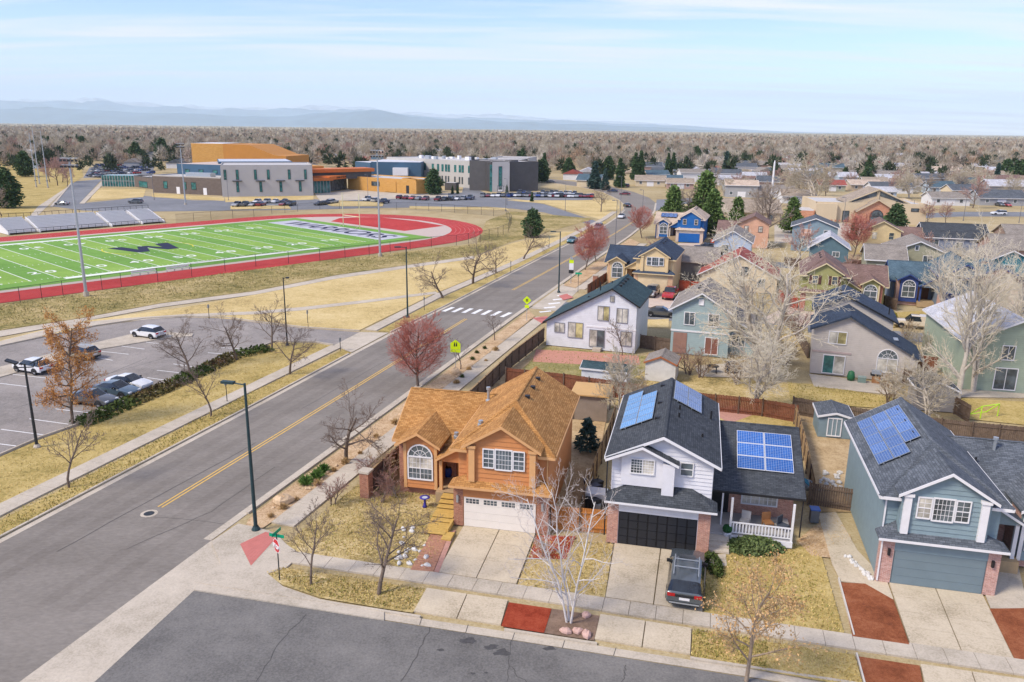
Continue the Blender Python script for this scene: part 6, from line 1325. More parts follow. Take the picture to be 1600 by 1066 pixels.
for px, lb, mt in (([(1262, 560), (1240, 520), (1225, 505)], 'grey fence left of the beige house', OLDWOOD), ([(1330, 452), (1318, 425), (1345, 420)], 'brown fence behind the olive house roof', REDWOOD), ([(1180, 440), (1215, 446), (1230, 470)], 'tan fence right of the red-roofed house', TANWOOD), ([(1225, 415), (1260, 420)], 'dark fence below the blue-grey house', OLDWOOD), ([(1400, 455), (1440, 452)], 'grey fence behind the slate blue house', OLDWOOD), ([(1590, 480), (1560, 455)], 'brown fence beside the teal house', REDWOOD), ([(1160, 520), (1185, 560), (1195, 600)], 'dark fence between the cottonwood and the beige house', OLDWOOD)):
    wood_fence(px, lb, mt, 1.8)
t = thing('brick_pillar', 'square brick pillar at the fence end on the corner lot', 'pillar', g(573, 776, .06), R(-17)); MB().box(-.35, .35, -.35, .35, 0, 1.95).build('shaft', BRICK1, t); MB().box(-.42, .42, -.42, .42, 1.95, 2.1).build('cap', CONCRETE, t)
t = thing('brick_pillar', 'square brick pillar at the fence end by the cream house', 'pillar', g(930, 449, .06), R(-17)); MB().box(-.4, .4, -.4, .4, 0, 2.0).build('shaft', BRICK1, t); MB().box(-.46, .46, -.46, .46, 2.0, 2.15).build('cap', CONCRETE, t)
# ------------------------------------------------------------------ yard things
def lathe_thing(name, label, cat, px, py, prof, mat, seg=14, z=.1, extra=None):
    t = thing(name, label, cat, g(px, py, z)); MB().lathe(prof, (0, 0, 0), seg).build('body', mat, t, True); 
    if extra: extra(t)
    return t
BLUEP = plain('cobalt_glaze', (.015, .05, .25), .25)
b_ = lathe_thing('barrel', 'cobalt blue barrel on the porch of the orange house', 'barrel', 700, 745, [(.0, .0), (.27, .0), (.34, .35), (.34, .5), (.28, .8), (.0, .8)], BLUEP, z=.82, extra=lambda t: MB().lathe([(.29, .78), (.29, .85), (0, .85)], (0, 0, 0), 14).build('lid', BLACKPLASTIC, t))
lathe_thing('bird_bath', 'small blue bird bath on the front lawn', 'bird bath', 664, 792, [(0, 0), (.2, 0), (.1, .15), (.08, .6), (.38, .72), (.36, .76), (0, .70)], plain('violet_glaze', (.06, .05, .30), .3), extra=lambda t: MB().lathe([(0, .73), (.30, .735)], (0, 0, 0), 14).build('water', plain('pale_water', (.5, .55, .62), .2), t))
lathe_thing('planter', 'white urn with green topiary ball beside the porch steps', 'planter', 1135, 845, [(0, 0), (.22, 0), (.26, .55), (.3, .6), (0, .6)], TRIMWHITE, extra=lambda t: MB().lathe([(0, .55), (.28, .7), (.33, .88), (.25, 1.08), (0, 1.15)], (0, 0, 0), 10).build('topiary', foliage('topiary_green', (.015, .06, .02), (.03, .11, .03)), t))
t = thing('trash_can', 'grey bin with blue lid beside the weathered fence', 'bin', g(1271, 815, .1), R(-10)); MB().extrude([(-.28, -.3, .05), (.28, -.3, .05), (.28, .3, .05), (-.28, .3, .05)], (0, 0, .9)).build('body', plain('bin_grey', (.12, .13, .14), .5), t); MB().box(-.32, .32, -.34, .34, .95, 1.02).build('lid', plain('bin_blue', (.04, .12, .4), .4), t)
t = thing('rowing_boat', 'small pale boat with blue cover behind the white house wing', 'boat', g(1256, 765, .6), R(75)); MB().lathe([(0, 0), (.5, .1), (.72, .5), (.75, .55)], (0, 0, 0), 12).build('hull', plain('pale_hull', (.5, .58, .6), .4), t, True); MB().extrude([(-.5, -.3, .5), (.5, -.3, .5), (.3, .3, .9), (-.3, .3, .9)], (0, 0, .06)).build('cover', plain('blue_cover', (.06, .26, .36)), t)
random.seed(21)
for k in range(16):
    x, y = random.uniform(922, 946), random.uniform(760, 800); s = random.uniform(.25, .6); t = thing('clutter', 'dark clutter stored in the side yard between the orange and white houses', 'clutter', g(x, y, .1), random.uniform(0, 3), 'clutter between the houses')
    MB().extrude([(-s, -s * .6, 0), (s, -s * .5, 0), (s * .8, s * .6, 0), (-s * .7, s * .5, 0)], (s * .2, 0, s * random.uniform(.8, 2.0))).build('body', random.choice([BLACKPLASTIC, BLACKPLASTIC, GALV, plain('dark_tarp', (.03, .03, .05), .5)]), t); MB().tube([(0, 0, s * .5), (s, .2, s * 1.8)], .03, 5).build('handle', BLACKPLASTIC, t)
t = thing('utility_trailer', 'grey-topped cart in the side yard behind the cedar fence', 'cart', g(930, 790, .1), R(-13)); MB().box(-.8, .8, -.6, .6, .7, 1.15).build('tub', plain('cart_grey', (.5, .5, .52), .4), t)
for s in (-1, 1): MB().tube([(s * .85, 0, .35), (s * .95, 0, .35)], .35, 12).build('wheel', BLACKPLASTIC, t)
def chair(px, py, ang, label, c, z=.6):
    t = thing('porch_chair', label, 'chair', g(px, py, z), ang); MB().box(-.3, .3, -.3, .3, .38, .46).build('seat', c, t); MB().box(-.3, .3, .26, .34, .46, 1.0).build('backrest', c, t)
    for x in (-.26, .26):
        for y in (-.26, .26): MB().box(x - .03, x + .03, y - .03, y + .03, 0, .38).build('leg', c, t)
WOODC = plain('teak', (.36, .17, .07), .6, .15, 4); chair(1163, 822, R(-30), 'wooden porch chair with pale cushion at the left', plain('pale_cushion', (.6, .55, .48))); chair(1199, 825, R(10), 'brown wooden porch chair on the right', WOODC); chair(1223, 830, R(40), 'dark cushioned porch chair by the corner post', plain('dark_cushion', (.06, .07, .09))); chair(704, 744, R(20), 'dark metal chair on the orange house porch', DARKMETAL)
t = thing('soccer_goal', 'small neon green play goal on the dry lawn at the right', 'goal', g(1545, 652, .1), R(20)); NEON = plain('neon_green', (.5, .8, .05), .4); MB().tube([(-1.1, 0, 0), (-1.1, 0, 1.2), (1.1, 0, 1.2), (1.1, 0, 0)], .06, 6).build('frame', NEON, t); MB().tube([(-1.1, 0, 1.2), (-1.1, 1.2, 0), (1.1, 1.2, 0), (1.1, 0, 1.2)], .05, 6).build('back_frame', NEON, t)
t = thing('barbecue_grill', 'black and orange barbecue grill on the beige house patio', 'grill', g(1368, 598, .1), R(-20)); MB().box(-.6, .6, -.3, .3, .8, 1.0).build('grate', BLACKPLASTIC, t); MB().box(-.4, .4, -.25, .25, 0, .75).build('cabinet', WOODC, t); MB().extrude([(-.5, -.28, 1.0), (.5, -.28, 1.0), (.5, .28, 1.0), (-.5, .28, 1.0)], (0, .05, .35)).build('lid', GALV, t)
lathe_thing('garden_chair', 'green egg-shaped seat on the beige house patio', 'chair', 1329, 594, [(0, 0), (.35, .0), (.42, .4), (.3, .95), (0, 1.1)], plain('egg_green', (.03, .15, .06), .4)); t = thing('cooler_box', 'grey-green box on the beige house patio', 'box', g(1346, 597, .1), R(-20)); MB().box(-.4, .4, -.3, .3, 0, .55).build('body', plain('cooler', (.22, .3, .26), .5), t); MB().box(-.42, .42, -.32, .32, .55, .62).build('lid', plain('cooler_lid', (.3, .38, .34), .5), t)
t = thing('covered_grill', 'dark covered grill on the pale green house patio', 'grill', g(1141, 582, .1), R(-10)); MB().extrude([(-.6, -.35, 0), (.6, -.35, 0), (.6, .35, 0), (-.6, .35, 0)], (.05, .05, 1.1)).build('cover', plain('navy_cover', (.03, .035, .06), .7), t); MB().box(-.4, .5, -.25, .35, 1.1, 1.2).build('cover_top', plain('navy_cover', (.03, .035, .06)), t)
t = thing('patio_table', 'black patio table on the pale green house patio', 'table', g(1113, 582, .1), R(-10)); MB().lathe([(0, .72), (.7, .72), (.7, .76), (0, .76)], (0, 0, 0), 12).build('table_top', BLACKPLASTIC, t)
for x, y in ((.4, .4), (-.4, .4), (.4, -.4), (-.4, -.4)): MB().box(x - .03, x + .03, y - .03, y + .03, 0, .72).build('leg', BLACKPLASTIC, t)
# rocks
random.seed(31)
def rock(px, py, s, label, mat, group, z=.09):
    o = MB(); n = 7; pr = [(0, 0), (1, .1), (.95, .45), (.5, .8), (0, .85)]
    for k in range(n):
        w = 6.2832 * k / n; f = random.uniform(.7, 1.2)
        for r_, zz in pr: o.v.append((r_ * f * math.cos(w) * s, r_ * f * math.sin(w) * s * .75, zz * s * random.uniform(.8, 1.1)))
    for k in range(n):
        for j in range(4): o.f.append((k * 5 + j, ((k + 1) % n) * 5 + j, ((k + 1) % n) * 5 + j + 1, k * 5 + j + 1))
    ob = o.build('rock', mat, None); ob.location = g(px, py, z); ob.rotation_euler.z = random.uniform(0, 6); tag(ob, label, 'rock', group)
SAND = plain('sandstone', (.58, .42, .26), .9, .2, 4); PINKR = plain('pink_granite', (.55, .36, .30), .9, .2, 4); PALER = plain('pale_stone', (.62, .60, .56), .9, .15, 5)
rock(442, 786, .75, 'broad flat sandstone rock in the corner planting strip', SAND, None); rock(712, 583, .7, 'sandstone rock at the foot of the school crossing sign', SAND, None)
for x, y, lb in ((916, 963, 'rear'), (885, 988, 'left'), (902, 988, 'middle'), (917, 993, 'front right')): rock(x, y, .34, lb + ' pink rock in the mulch around the white birch', PINKR, 'rocks under the birch')
for k in range(22): rock(random.uniform(622, 668), random.uniform(822, 885), random.uniform(.12, .3), 'pale stone in the white stone edging by the brick path', PALER, 'pale stones by the path')
for k in range(26): x = random.uniform(405, 600); rock(x, 812 - (x - 405) * .69 + random.uniform(-6, 10), random.uniform(.06, .2), 'small sandstone in the roadside planting strip', SAND, 'strip stones')
for k in range(24): x = random.uniform(615, 830); rock(x, 650 - (x - 615) * .72 + random.uniform(2, 16), random.uniform(.08, .24), 'small stone in the far part of the roadside planting strip', SAND, 'far strip stones')
for k in range(18): rock(1322 + k * 2.4 + random.uniform(-2, 2), 868 + k * 2.2 + random.uniform(-2, 2), random.uniform(.13, .24), 'white stone edging the garden path of the blue-green house', PALER, 'path edging stones')
for k in range(34): rock(random.uniform(1278, 1318), random.uniform(738, 768), random.uniform(.12, .3), 'white rubble stone behind the weathered fence', PALER, 'rubble stones')
# ------------------------------------------------------------------ trees
def segs_mesh(name, segs, mat, sides):
    """tapered prisms for branch segments (p0, p1, r0, r1)"""
    if not segs: return None
    P0 = np.array([s[0] for s in segs]); P1 = np.array([s[1] for s in segs]); r0 = np.array([s[2] for s in segs])[:, None]; r1 = np.array([s[3] for s in segs])[:, None]
    d = P1 - P0; d /= (np.linalg.norm(d, axis=1)[:, None] + 1e-9)
    ref = np.where(np.abs(d[:, 2:3]) < .9, np.array([[0, 0, 1.]]), np.array([[0, 1., 0]])); a = np.cross(d, ref); a /= (np.linalg.norm(a, axis=1)[:, None] + 1e-9); b = np.cross(d, a)
    n = len(segs); V = np.zeros((n, 2 * sides, 3)); F = np.zeros((n, sides, 4), dtype=np.int64); base = np.arange(n)[:, None] * 2 * sides
    for j in range(sides):
        w = 2 * math.pi * j / sides; o = a * math.cos(w) + b * math.sin(w); V[:, j] = P0 + o * r0; V[:, sides + j] = P1 + o * r1
        j2 = (j + 1) % sides; F[:, j] = base + np.array([[j, j2, sides + j2, sides + j]])
    return np_mesh(name, V.reshape(-1, 3), F.reshape(-1, 4), mat)
def grow(rng, h, trunk_h, r0, spec, up=.25, stems=1, lean=.06, wob=.12, droop=0.0, rmin=.0115):
    """spec per level: (children, length factor, angle deg, segments). returns thick and thin segments and twig tips"""
    thick, thin, tips = [], [], []
    def branch(p, d, L, r, lev, nseg):
        pts = [p]; dirs = []; q = p.copy(); dd = d.copy()
        for k in range(nseg):
            dd = dd + rng.normal(0, wob, 3) + np.array([0, 0, up * (.6 if lev else .2) - droop * (lev > 1)]) * (1.0 / nseg); dd /= np.linalg.norm(dd)
            q = q + dd * (L / nseg); pts.append(q.copy()); dirs.append(dd.copy())
        taper = .35 if lev == 0 else .3
        for k in range(nseg):
            ra = r * (1 - (1 - taper) * k / nseg); rb = r * (1 - (1 - taper) * (k + 1) / nseg)
            (thick if lev <= 1 else thin).append((pts[k], pts[k + 1], ra, rb))
        if lev >= len(spec): tips.append((pts[-1], dirs[-1])); return
        n, lf, ang, ns = spec[lev]; n = max(1, int(round(n * rng.uniform(.8, 1.2))))
        for c in range(n):
            t = (trunk_h / h if lev == 0 else .22) + (1 - (trunk_h / h if lev == 0 else .22)) * ((c + rng.uniform(.2, .9)) / n); t = min(t, .98)
            i = min(int(t * nseg), nseg - 1); f = t * nseg - i; s = pts[i] * (1 - f) + pts[i + 1] * f
            az = c * 2.4 + rng.uniform(-.5, .5); A = R(ang * rng.uniform(.75, 1.25)); t_ = dirs[i]
            ref = np.array([0, 0, 1.]) if abs(t_[2]) < .9 else np.array([1., 0, 0]); a = np.cross(t_, ref); a /= np.linalg.norm(a); b = np.cross(t_, a)
            nd = t_ * math.cos(A) + (a * math.cos(az) + b * math.sin(az)) * math.sin(A)
            LL = L * lf * (1 - .45 * t if lev else 1 - .35 * (t - trunk_h / h)) * rng.uniform(.75, 1.2); rad = max(rmin, r * (1 - .62 * t) * .55)
            branch(s, nd, LL, rad, lev + 1, ns)
    for s in range(stems):
        az = 6.2832 * s / stems + rng.uniform(0, 1); l = lean if stems == 1 else .10
        branch(np.array([math.cos(az), math.sin(az), 0]) * (.0 if stems == 1 else .16), np.array([math.cos(az) * l, math.sin(az) * l, 1.0]) / math.hypot(1, l), h * (.82 if stems > 1 else .8), r0, 0, 6)
    return thick, thin, tips
def quads(name, cen, size, rng, mat, flat=.0, dirs=None, aspect=.6):
    n = len(cen); cen = np.asarray(cen); a = rng.normal(0, 1, (n, 3)) if dirs is None else np.asarray(dirs) + rng.normal(0, .45, (n, 3)); a /= np.linalg.norm(a, axis=1)[:, None]; b = np.cross(a, rng.normal(0, 1, (n, 3))); b /= (np.linalg.norm(b, axis=1)[:, None] + 1e-9)
    s = size * rng.uniform(.6, 1.3, (n, 1)); V = np.stack([cen - a * s - b * s * aspect * .3, cen + b * s * aspect, cen + a * s, cen - b * s * aspect], 1)
    return np_mesh(name, V.reshape(-1, 3), np.arange(n * 4).reshape(-1, 4), mat)
TREE = {}
def tree_kind(key, seed, h, trunk_h, r0, spec, barkm, twigm, leaf=None, **kw):
    rng = np.random.default_rng(seed); th, tn, tips = grow(rng, h, trunk_h, r0, spec, **kw)
    top = max((s[1][2] for s in tn), default=h); top2 = np.percentile([s[1][2] for s in tn], 99) if tn else h; f = h / max(top2, .1)
    sc = lambda L: [(a * f, b * f, c, d) for a, b, c, d in L]
    th, tn = sc(th), sc(tn); me = [segs_mesh(key + '_trunk', th, barkm, 6), segs_mesh(key + '_crown', tn, twigm, 3)]
    if leaf:
        lm, num, size = leaf; base = np.array([t[0] for t in tips]) * f; idx = rng.integers(0, len(base), num); me.append(quads(key + '_leaves', base[idx] + rng.normal(0, .16, (num, 3)), size, rng, lm))
    TREE[key] = (me, h)
def plant(key, px, py, h, label, cat='tree', group=None, rz=None, z=.06, name='bare_tree', wide=1.0):
    me, h0 = TREE[key]; p = g(px, py, z) if not isinstance(px, Vector) else px; s = h / h0
    t = thing(name, label, cat, p, rz if rz is not None else random.uniform(0, 6.28), group); t.scale = (s * wide, s * wide, s)
    for m, nm in zip(me, ('trunk', 'crown', 'leaves' if 'leaves' in me[-1].name else 'fine_twigs')): share(nm, m, t)
    return t
BARK = plain('grey_bark', (.16, .12, .092), .9, .25, 6); TWIG = plain('grey_brown_twigs', (.215, .16, .125), .9, .25, 3); BIRCHB = plain('white_birch_bark', (.66, .62, .58), .8, .16, 7); BIRCHT = plain('white_birch_twigs', (.60, .53, .48), .85, .15, 3)
PALEB = plain('pale_cottonwood_bark', (.52, .46, .38), .9, .2, 4); PALET = plain('pale_cottonwood_twigs', (.74, .66, .50), .9, .15, 2); REDT = plain('red_twigs', (.44, .155, .115), .9, .25, 2); RUSTL = foliage('rust_leaves', (.46, .19, .045), (.62, .33, .11)); TANL = foliage('tan_dead_leaves', (.45, .25, .09), (.62, .42, .22)); TANT = plain('tan_twigs', (.46, .34, .20), .9, .2, 3); OLIVET = plain('olive_twigs', (.44, .38, .17), .9, .2, 3)
tree_kind('locust', 1, 6.5, 1.7, .14, [(11, .62, 52, 4), (7, .55, 42, 3), (6, .5, 40, 2), (5, .5, 38, 1)], BARK, TWIG, up=.25)
tree_kind('young', 2, 4.5, 1.3, .08, [(10, .55, 38, 3), (6, .5, 36, 2), (5, .5, 36, 2), (4, .5, 34, 1)], BARK, TWIG, up=.4)
tree_kind('spread', 3, 6.0, 1.6, .16, [(10, .75, 58, 5), (8, .5, 45, 3), (7, .45, 42, 2), (5, .45, 40, 1)], BARK, TWIG, up=.35, wob=.16)
tree_kind('birch', 4, 9.0, 1.0, .10, [(13, .42, 50, 4), (6, .5, 42, 3), (5, .5, 40, 2), (3, .5, 38, 1)], BIRCHB, BIRCHT, stems=3, up=.2, rmin=.009)
tree_kind('redtree', 5, 8.0, 1.1, .15, [(30, .62, 56, 4), (9, .45, 34, 3), (7, .45, 30, 2), (5, .5, 28, 1)], BARK, REDT, up=.55, wob=.08, rmin=.014)
tree_kind('redsmall', 6, 7.0, 1.7, .12, [(18, .58, 48, 4), (9, .5, 36, 2), (7, .5, 32, 2), (5, .5, 28, 1)], BARK, REDT, up=.4, wob=.09, rmin=.016)
tree_kind('cotton', 7, 18.0, 2.2, .34, [(12, .56, 40, 6), (8, .48, 38, 4), (7, .45, 38, 3), (4, .45, 36, 1)], PALEB, PALET, stems=2, up=.3, wob=.13, rmin=.014)
tree_kind('cotton_dense', 8, 16.0, 1.6, .30, [(12, .58, 46, 6), (9, .5, 42, 4), (7, .45, 40, 3), (4, .5, 40, 1)], PALEB, PALET, stems=3, up=.24, wob=.17, droop=.05, rmin=.014)
tree_kind('rust', 9, 11.0, 1.4, .2, [(26, .38, 68, 4), (8, .42, 45, 3), (7, .42, 40, 2), (4, .5, 36, 1)], BARK, plain('rust_twigs', (.34, .16, .08), .9), (RUSTL, 9500, .085), up=.12)
tree_kind('oak', 10, 7.0, 1.4, .12, [(14, .5, 50, 4), (8, .45, 42, 3), (6, .45, 40, 2), (4, .5, 36, 1)], plain('oak_bark', (.33, .25, .18), .9, .2, 5), TANT, (TANL, 2600, .07), up=.2)
tree_kind('shrub', 11, 2.2, .15, .05, [(9, .7, 38, 3), (6, .5, 36, 2), (5, .5, 34, 1)], TWIG, TANT, stems=3, up=.3)
tree_kind('redshrub', 12, 2.2, .1, .05, [(10, .7, 42, 3), (6, .5, 36, 2), (5, .5, 34, 1)], TWIG, plain('mauve_twigs', (.34, .19, .15), .9, .2), stems=3, up=.2)
tree_kind('mid_bare', 13, 10.0, 2.0, .2, [(12, .62, 50, 4), (9, .5, 42, 3), (9, .5, 40, 1)], BARK, plain('mid_twigs', (.36, .29, .225), .9, .2, 1), up=.25, rmin=.04)
tree_kind('mid_pink', 14, 7.5, 1.6, .14, [(14, .58, 46, 4), (10, .5, 38, 2), (9, .5, 36, 1)], BARK, plain('mauve_pink_twigs', (.44, .27, .22), .9, .2, 1), up=.3, rmin=.035)
tree_kind('mid_pale', 15, 13.0, 1.6, .22, [(13, .62, 50, 5), (9, .5, 42, 3), (9, .5, 40, 1)], PALEB, plain('mid_pale_twigs', (.50, .43, .31), .9, .2, 1), stems=2, up=.22, rmin=.045)
def twig_cloud(key, seed, n, rh, rv, zc, size, mat):
    rng = np.random.default_rng(seed); me, h = TREE[key]; v = rng.normal(0, 1, (n, 3)); v /= np.linalg.norm(v, axis=1)[:, None]; f = rng.uniform(.25, 1, (n, 1)) ** .5
    c = v * f * np.array([rh, rh, rv]) * h + np.array([0, 0, zc * h]); d = v * np.array([.7, .7, .5]) + np.array([0, 0, .55]); d /= np.linalg.norm(d, axis=1)[:, None]
    me.append(quads(key + '_fine_twigs', c, size, rng, mat, dirs=d, aspect=.055))
twig_cloud('redtree', 61, 7000, .37, .43, .56, .26, REDT); twig_cloud('redsmall', 62, 3600, .33, .36, .62, .28, REDT)
# conifers
NEEDLE = foliage('spruce_needles', (.035, .075, .03), (.09, .14, .055)); PINEN = foliage('pine_needles', (.07, .125, .03), (.15, .215, .065)); BLUEN = foliage('blue_spruce_needles', (.03, .065, .055), (.07, .115, .095)); JUN = foliage('juniper_green', (.035, .06, .015), (.09, .115, .03))
def conifer(key, seed, h, rad, n, mat, blunt=.5, base=.08, size=.5, jit=.2):
    rng = np.random.default_rng(seed); z = base + (1 - base) * rng.uniform(0, 1, n) ** 1.25; prof = (1 - z) ** blunt * (1 - .35 * np.exp(-((z - base) / .06)))
    lump = 1 + .18 * np.sin(rng.uniform(0, 6.28) + 9 * z); az = rng.uniform(0, 6.2832, n); lob = 1 + .22 * np.sin(3 * az + z * 14) + .12 * np.sin(7 * az + 4)
    rr_ = rad * prof * lob * lump * np.sqrt(rng.uniform(.12, 1, n)); c = np.stack([rr_ * np.cos(az), rr_ * np.sin(az), z * h - rr_ * .12], 1) + rng.normal(0, jit, (n, 3))
    out = np.stack([np.cos(az), np.sin(az), -.15 + 0 * az], 1); q = quads(key + '_needles', c, size, rng, mat, dirs=out, aspect=.45)
    TREE[key] = ([MB().tube([(0, 0, 0), (0, 0, h * .9)], [h * .022, h * .004], 7).mesh(key + '_trunk', BARK), q], h)
conifer('spruce', 20, 12, 2.9, 2600, NEEDLE, .85, .06, .55); conifer('pine', 21, 13, 4.2, 3400, PINEN, .45, .12, .55, .35); conifer('bluespruce', 22, 9, 2.4, 2000, BLUEN, .9, .05, .45); conifer('roundpine', 23, 9, 3.4, 2800, NEEDLE, .32, .10, .48, .3); conifer('littlespruce', 24, 3.2, 1.3, 900, BLUEN, .6, .14, .22, .06)

random.seed(77); LB = 'bare_tree'
for key, x, y, h, lb, rz in (
 ('locust', 592, 929, 6.4, 'bare brown tree on the grass strip before the orange house', .4), ('young', 486, 914, 4.6, 'thin bare sapling on the grass strip near the stop sign', 1.0), ('spread', 541, 719, 6.8, 'bare spreading tree in the planting strip beside the orange house', 2.0),
 ('young', 108, 762, 5.6, 'bare sapling on the verge at the lower left', 0.2), ('young', 330, 651, 5.6, 'bare sapling beside the hedge', 3.1), ('locust', 453, 585, 6.6, 'bare forked tree left of the lot exit', 5.0), ('locust', 425, 546, 6.4, 'bare tree at the end of the hedge beside the cluster lamp', 1.2), ('locust', 299, 590, 6.8, 'bare tree in front of the parking bays', 2.2), ('locust', 370, 563, 6.6, 'bare tree at the right end of the parking lot', 3.9),
 ('spread', 692, 466, 7.2, 'gnarled bare tree by the footpath fork', .5), ('spread', 739, 443, 8.8, 'large bare tree below the fence curve', 1.9), ('locust', 775, 427, 6.2, 'small bare tree right of the large one below the fence', 4.2), ('spread', 818, 405, 7.4, 'bare tree in front of the dark evergreen', 3.0), ('locust', 939, 331, 9.0, 'lone bare tree on the school lawn', .9),
 ('young', 720, 577, 3.6, 'crooked sapling right of the school crossing sign', 2.0), ('young', 773, 532, 3.8, 'thin sapling in the planting strip before the crosswalk', 4.0), ('redshrub', 520, 788, 2.2, 'bare shrub where the pavement meets the corner lawn', 0),
 ('young', 972, 556, 4.6, 'bare sapling on the brick patio of the white rear house', 2.5), ('young', 1210, 560, 4.0, 'bare shrub tree beside the cottonwood', .5), ('shrub', 1415, 537, 3.2, 'bare orange shrub at the kerb by the cream pickup', .5)):
    plant(key, x, y, h, lb, rz=rz)
plant('birch', 889, 973, 8.8, 'white-barked multi-stemmed birch in the mulch bed', rz=.6, name='birch_tree', wide=.72); plant('oak', 1166, 1064, 6.6, 'young oak holding tan dead leaves at the bottom edge', rz=1.3, name='oak_tree'); plant('rust', 114, 662, 10.4, 'tall tree with rust-brown leaves in the parking lot corner', rz=.3, name='rust_tree', wide=.72)
plant('redtree', 653, 603, 7.6, 'dense red-twigged tree over the road edge', rz=.2, name='red_twig_tree', wide=1.12); plant('redsmall', 914, 422, 7.2, 'red-twigged street tree nearer the speed sign', rz=.8, name='red_twig_tree'); plant('redsmall', 931, 409, 8.0, 'red-twigged street tree farther from the speed sign', rz=2.8, name='red_twig_tree'); plant('redsmall', 1003, 372, 8.0, 'red-orange bare tree left of the royal blue house', rz=4, name='red_twig_tree')
plant('redsmall', 1333, 402, 9.5, 'red-twigged tree between the dark teal and yellow houses', rz=1, name='red_twig_tree')
for key, x, y, h, lb, w in (('cotton_dense', 1192, 596, 17, 'huge pale bare cottonwood behind the pale green house', 1.05), ('cotton_dense', 1180, 640, 9.0, 'smaller bare tangle of pale branches by the back fence', 1.1), ('cotton', 1497, 622, 17.5, 'tall pale cottonwood with two trunks left of the sage house wall', .75), ('cotton', 1520, 612, 15.5, 'tall pale cottonwood before the sage house front', .75), ('cotton_dense', 1590, 560, 15, 'pale bare tree filling the right edge', 1.0), ('cotton', 1470, 500, 12, 'pale bare tree over the slate blue house', .8), ('mid_pale', 965, 660, 7.6, 'pale bare tree between the orange and white houses', .75), ('mid_pale', 1450, 660, 6.0, 'bare pale shrub tree over the grey shed', 1.3), ('cotton_dense', 1500, 450, 9, 'dense bare grey tree before the slate house', 1.0)):
    plant(key, x, y, h, lb, rz=x * .37, name='cottonwood_tree', wide=w)
for k, (x, y, h, lb) in enumerate(((1095, 590, 3.0, 'tan bare shrub left on the pale green house back yard'), (1075, 585, 3.2, 'reddish bare shrub by the small white shed'), (1150, 600, 3.4, 'tan shrub below the cottonwood'), (1225, 570, 3.6, 'tangled shrub between cottonwood and beige house'), (1000, 640, 3.0, 'bare shrub on the fence behind the solar roof'), (590, 765, 2.6, 'bare mauve shrub behind the brick pillar'), (605, 752, 2.6, 'bare shrub against the roadside fence'), (615, 775, 2.0, 'low reddish shrub left of the arched bay'), (598, 785, 1.6, 'low mauve shrub before the arched bay'), (850, 870, 1.3, 'small bare shrub in the red mulch by the driveway'), (1390, 630, 3.2, 'bare shrub at the corner of the beige house'))):
    plant('redshrub' if k in (1, 5, 7, 8) else 'shrub', x, y, h, lb, cat='shrub', name='bare_shrub', wide=1.2)
for key, x, y, h, lb, nm in (('roundpine', 832, 371, 6.8, 'dark rounded evergreen beside the fence curve', 'evergreen_tree'), ('pine', 1050, 356, 11, 'left pine of the group behind the royal blue house', 'pine_tree'), ('pine', 1099, 352, 14.5, 'tallest pine behind the royal blue house', 'pine_tree'), ('pine', 1111, 368, 11.2, 'front right pine beside the royal blue house', 'pine_tree'), ('pine', 1150, 360, 8.6, 'pine between the royal blue and salmon houses', 'pine_tree'), ('pine', 1236, 364, 9, 'pine behind the blue-grey house', 'pine_tree'), ('roundpine', 1397, 364, 7.6, 'large dark evergreen in front of the church', 'evergreen_tree'), ('spruce', 1333, 374, 5.5, 'small spruce left of the church entrance', 'spruce_tree'), ('roundpine', 678, 304, 9.8, 'big round evergreen between the school wings', 'evergreen_tree'), ('littlespruce', 917, 706, 3.0, 'small blue spruce in the side yard of the orange house', 'spruce_tree'), ('spruce', 1255, 291, 9, 'spruce', ''), ('roundpine', 40, 276, 12, 'broad dark pine on the far left slope', 'evergreen_tree'), ('roundpine', 12, 325, 12, 'dark evergreen at the left edge beside the bleachers', 'evergreen_tree'), ('littlespruce', 1310, 640, 2.0, '', '')):
    if nm: plant(key, x, y, h, lb, name=nm)
plant('mid_bare', 3, 338, 8, 'bare tree at the left edge before the evergreen'); plant('mid_bare', 8, 278, 12, 'grey bare tree at the far left edge'); 
for k, (x, y, h) in enumerate(((78, 285, 11), (90, 290, 12), (98, 285, 11), (105, 292, 9))): plant('mid_pink', x, y, h, 'reddish bare tree in the clump left of the far school lot', group='reddish trees on the slope', name='red_twig_tree')
plant('mid_bare', 1070, 352, 11, 'brown bare tree between the two big pines'); plant('mid_bare', 1195, 352, 12, 'bare tree before the long tan-roofed building'); plant('mid_bare', 1200, 372, 14, 'dark bare tree at the left of the blue-grey house'); plant('mid_pink', 1250, 410, 8, 'mauve bare tree before the blue tarp'); plant('mid_pink', 1450, 352, 7, 'pinkish bare tree right of the church'); plant('mid_pink', 1478, 350, 6.5, 'pinkish bare tree beside the church field'); plant('mid_pink', 1440, 405, 6, 'orange-brown bare tree before the slate house'); plant('mid_pink', 1520, 325, 11, 'pale mauve tree across the far right street'); plant('mid_pale', 1272, 322, 19, 'wide pale willow-like tree left of the church', wide=1.2); plant('cotton', 1455, 640, 5, 'bare pale shrub by the grey shed')
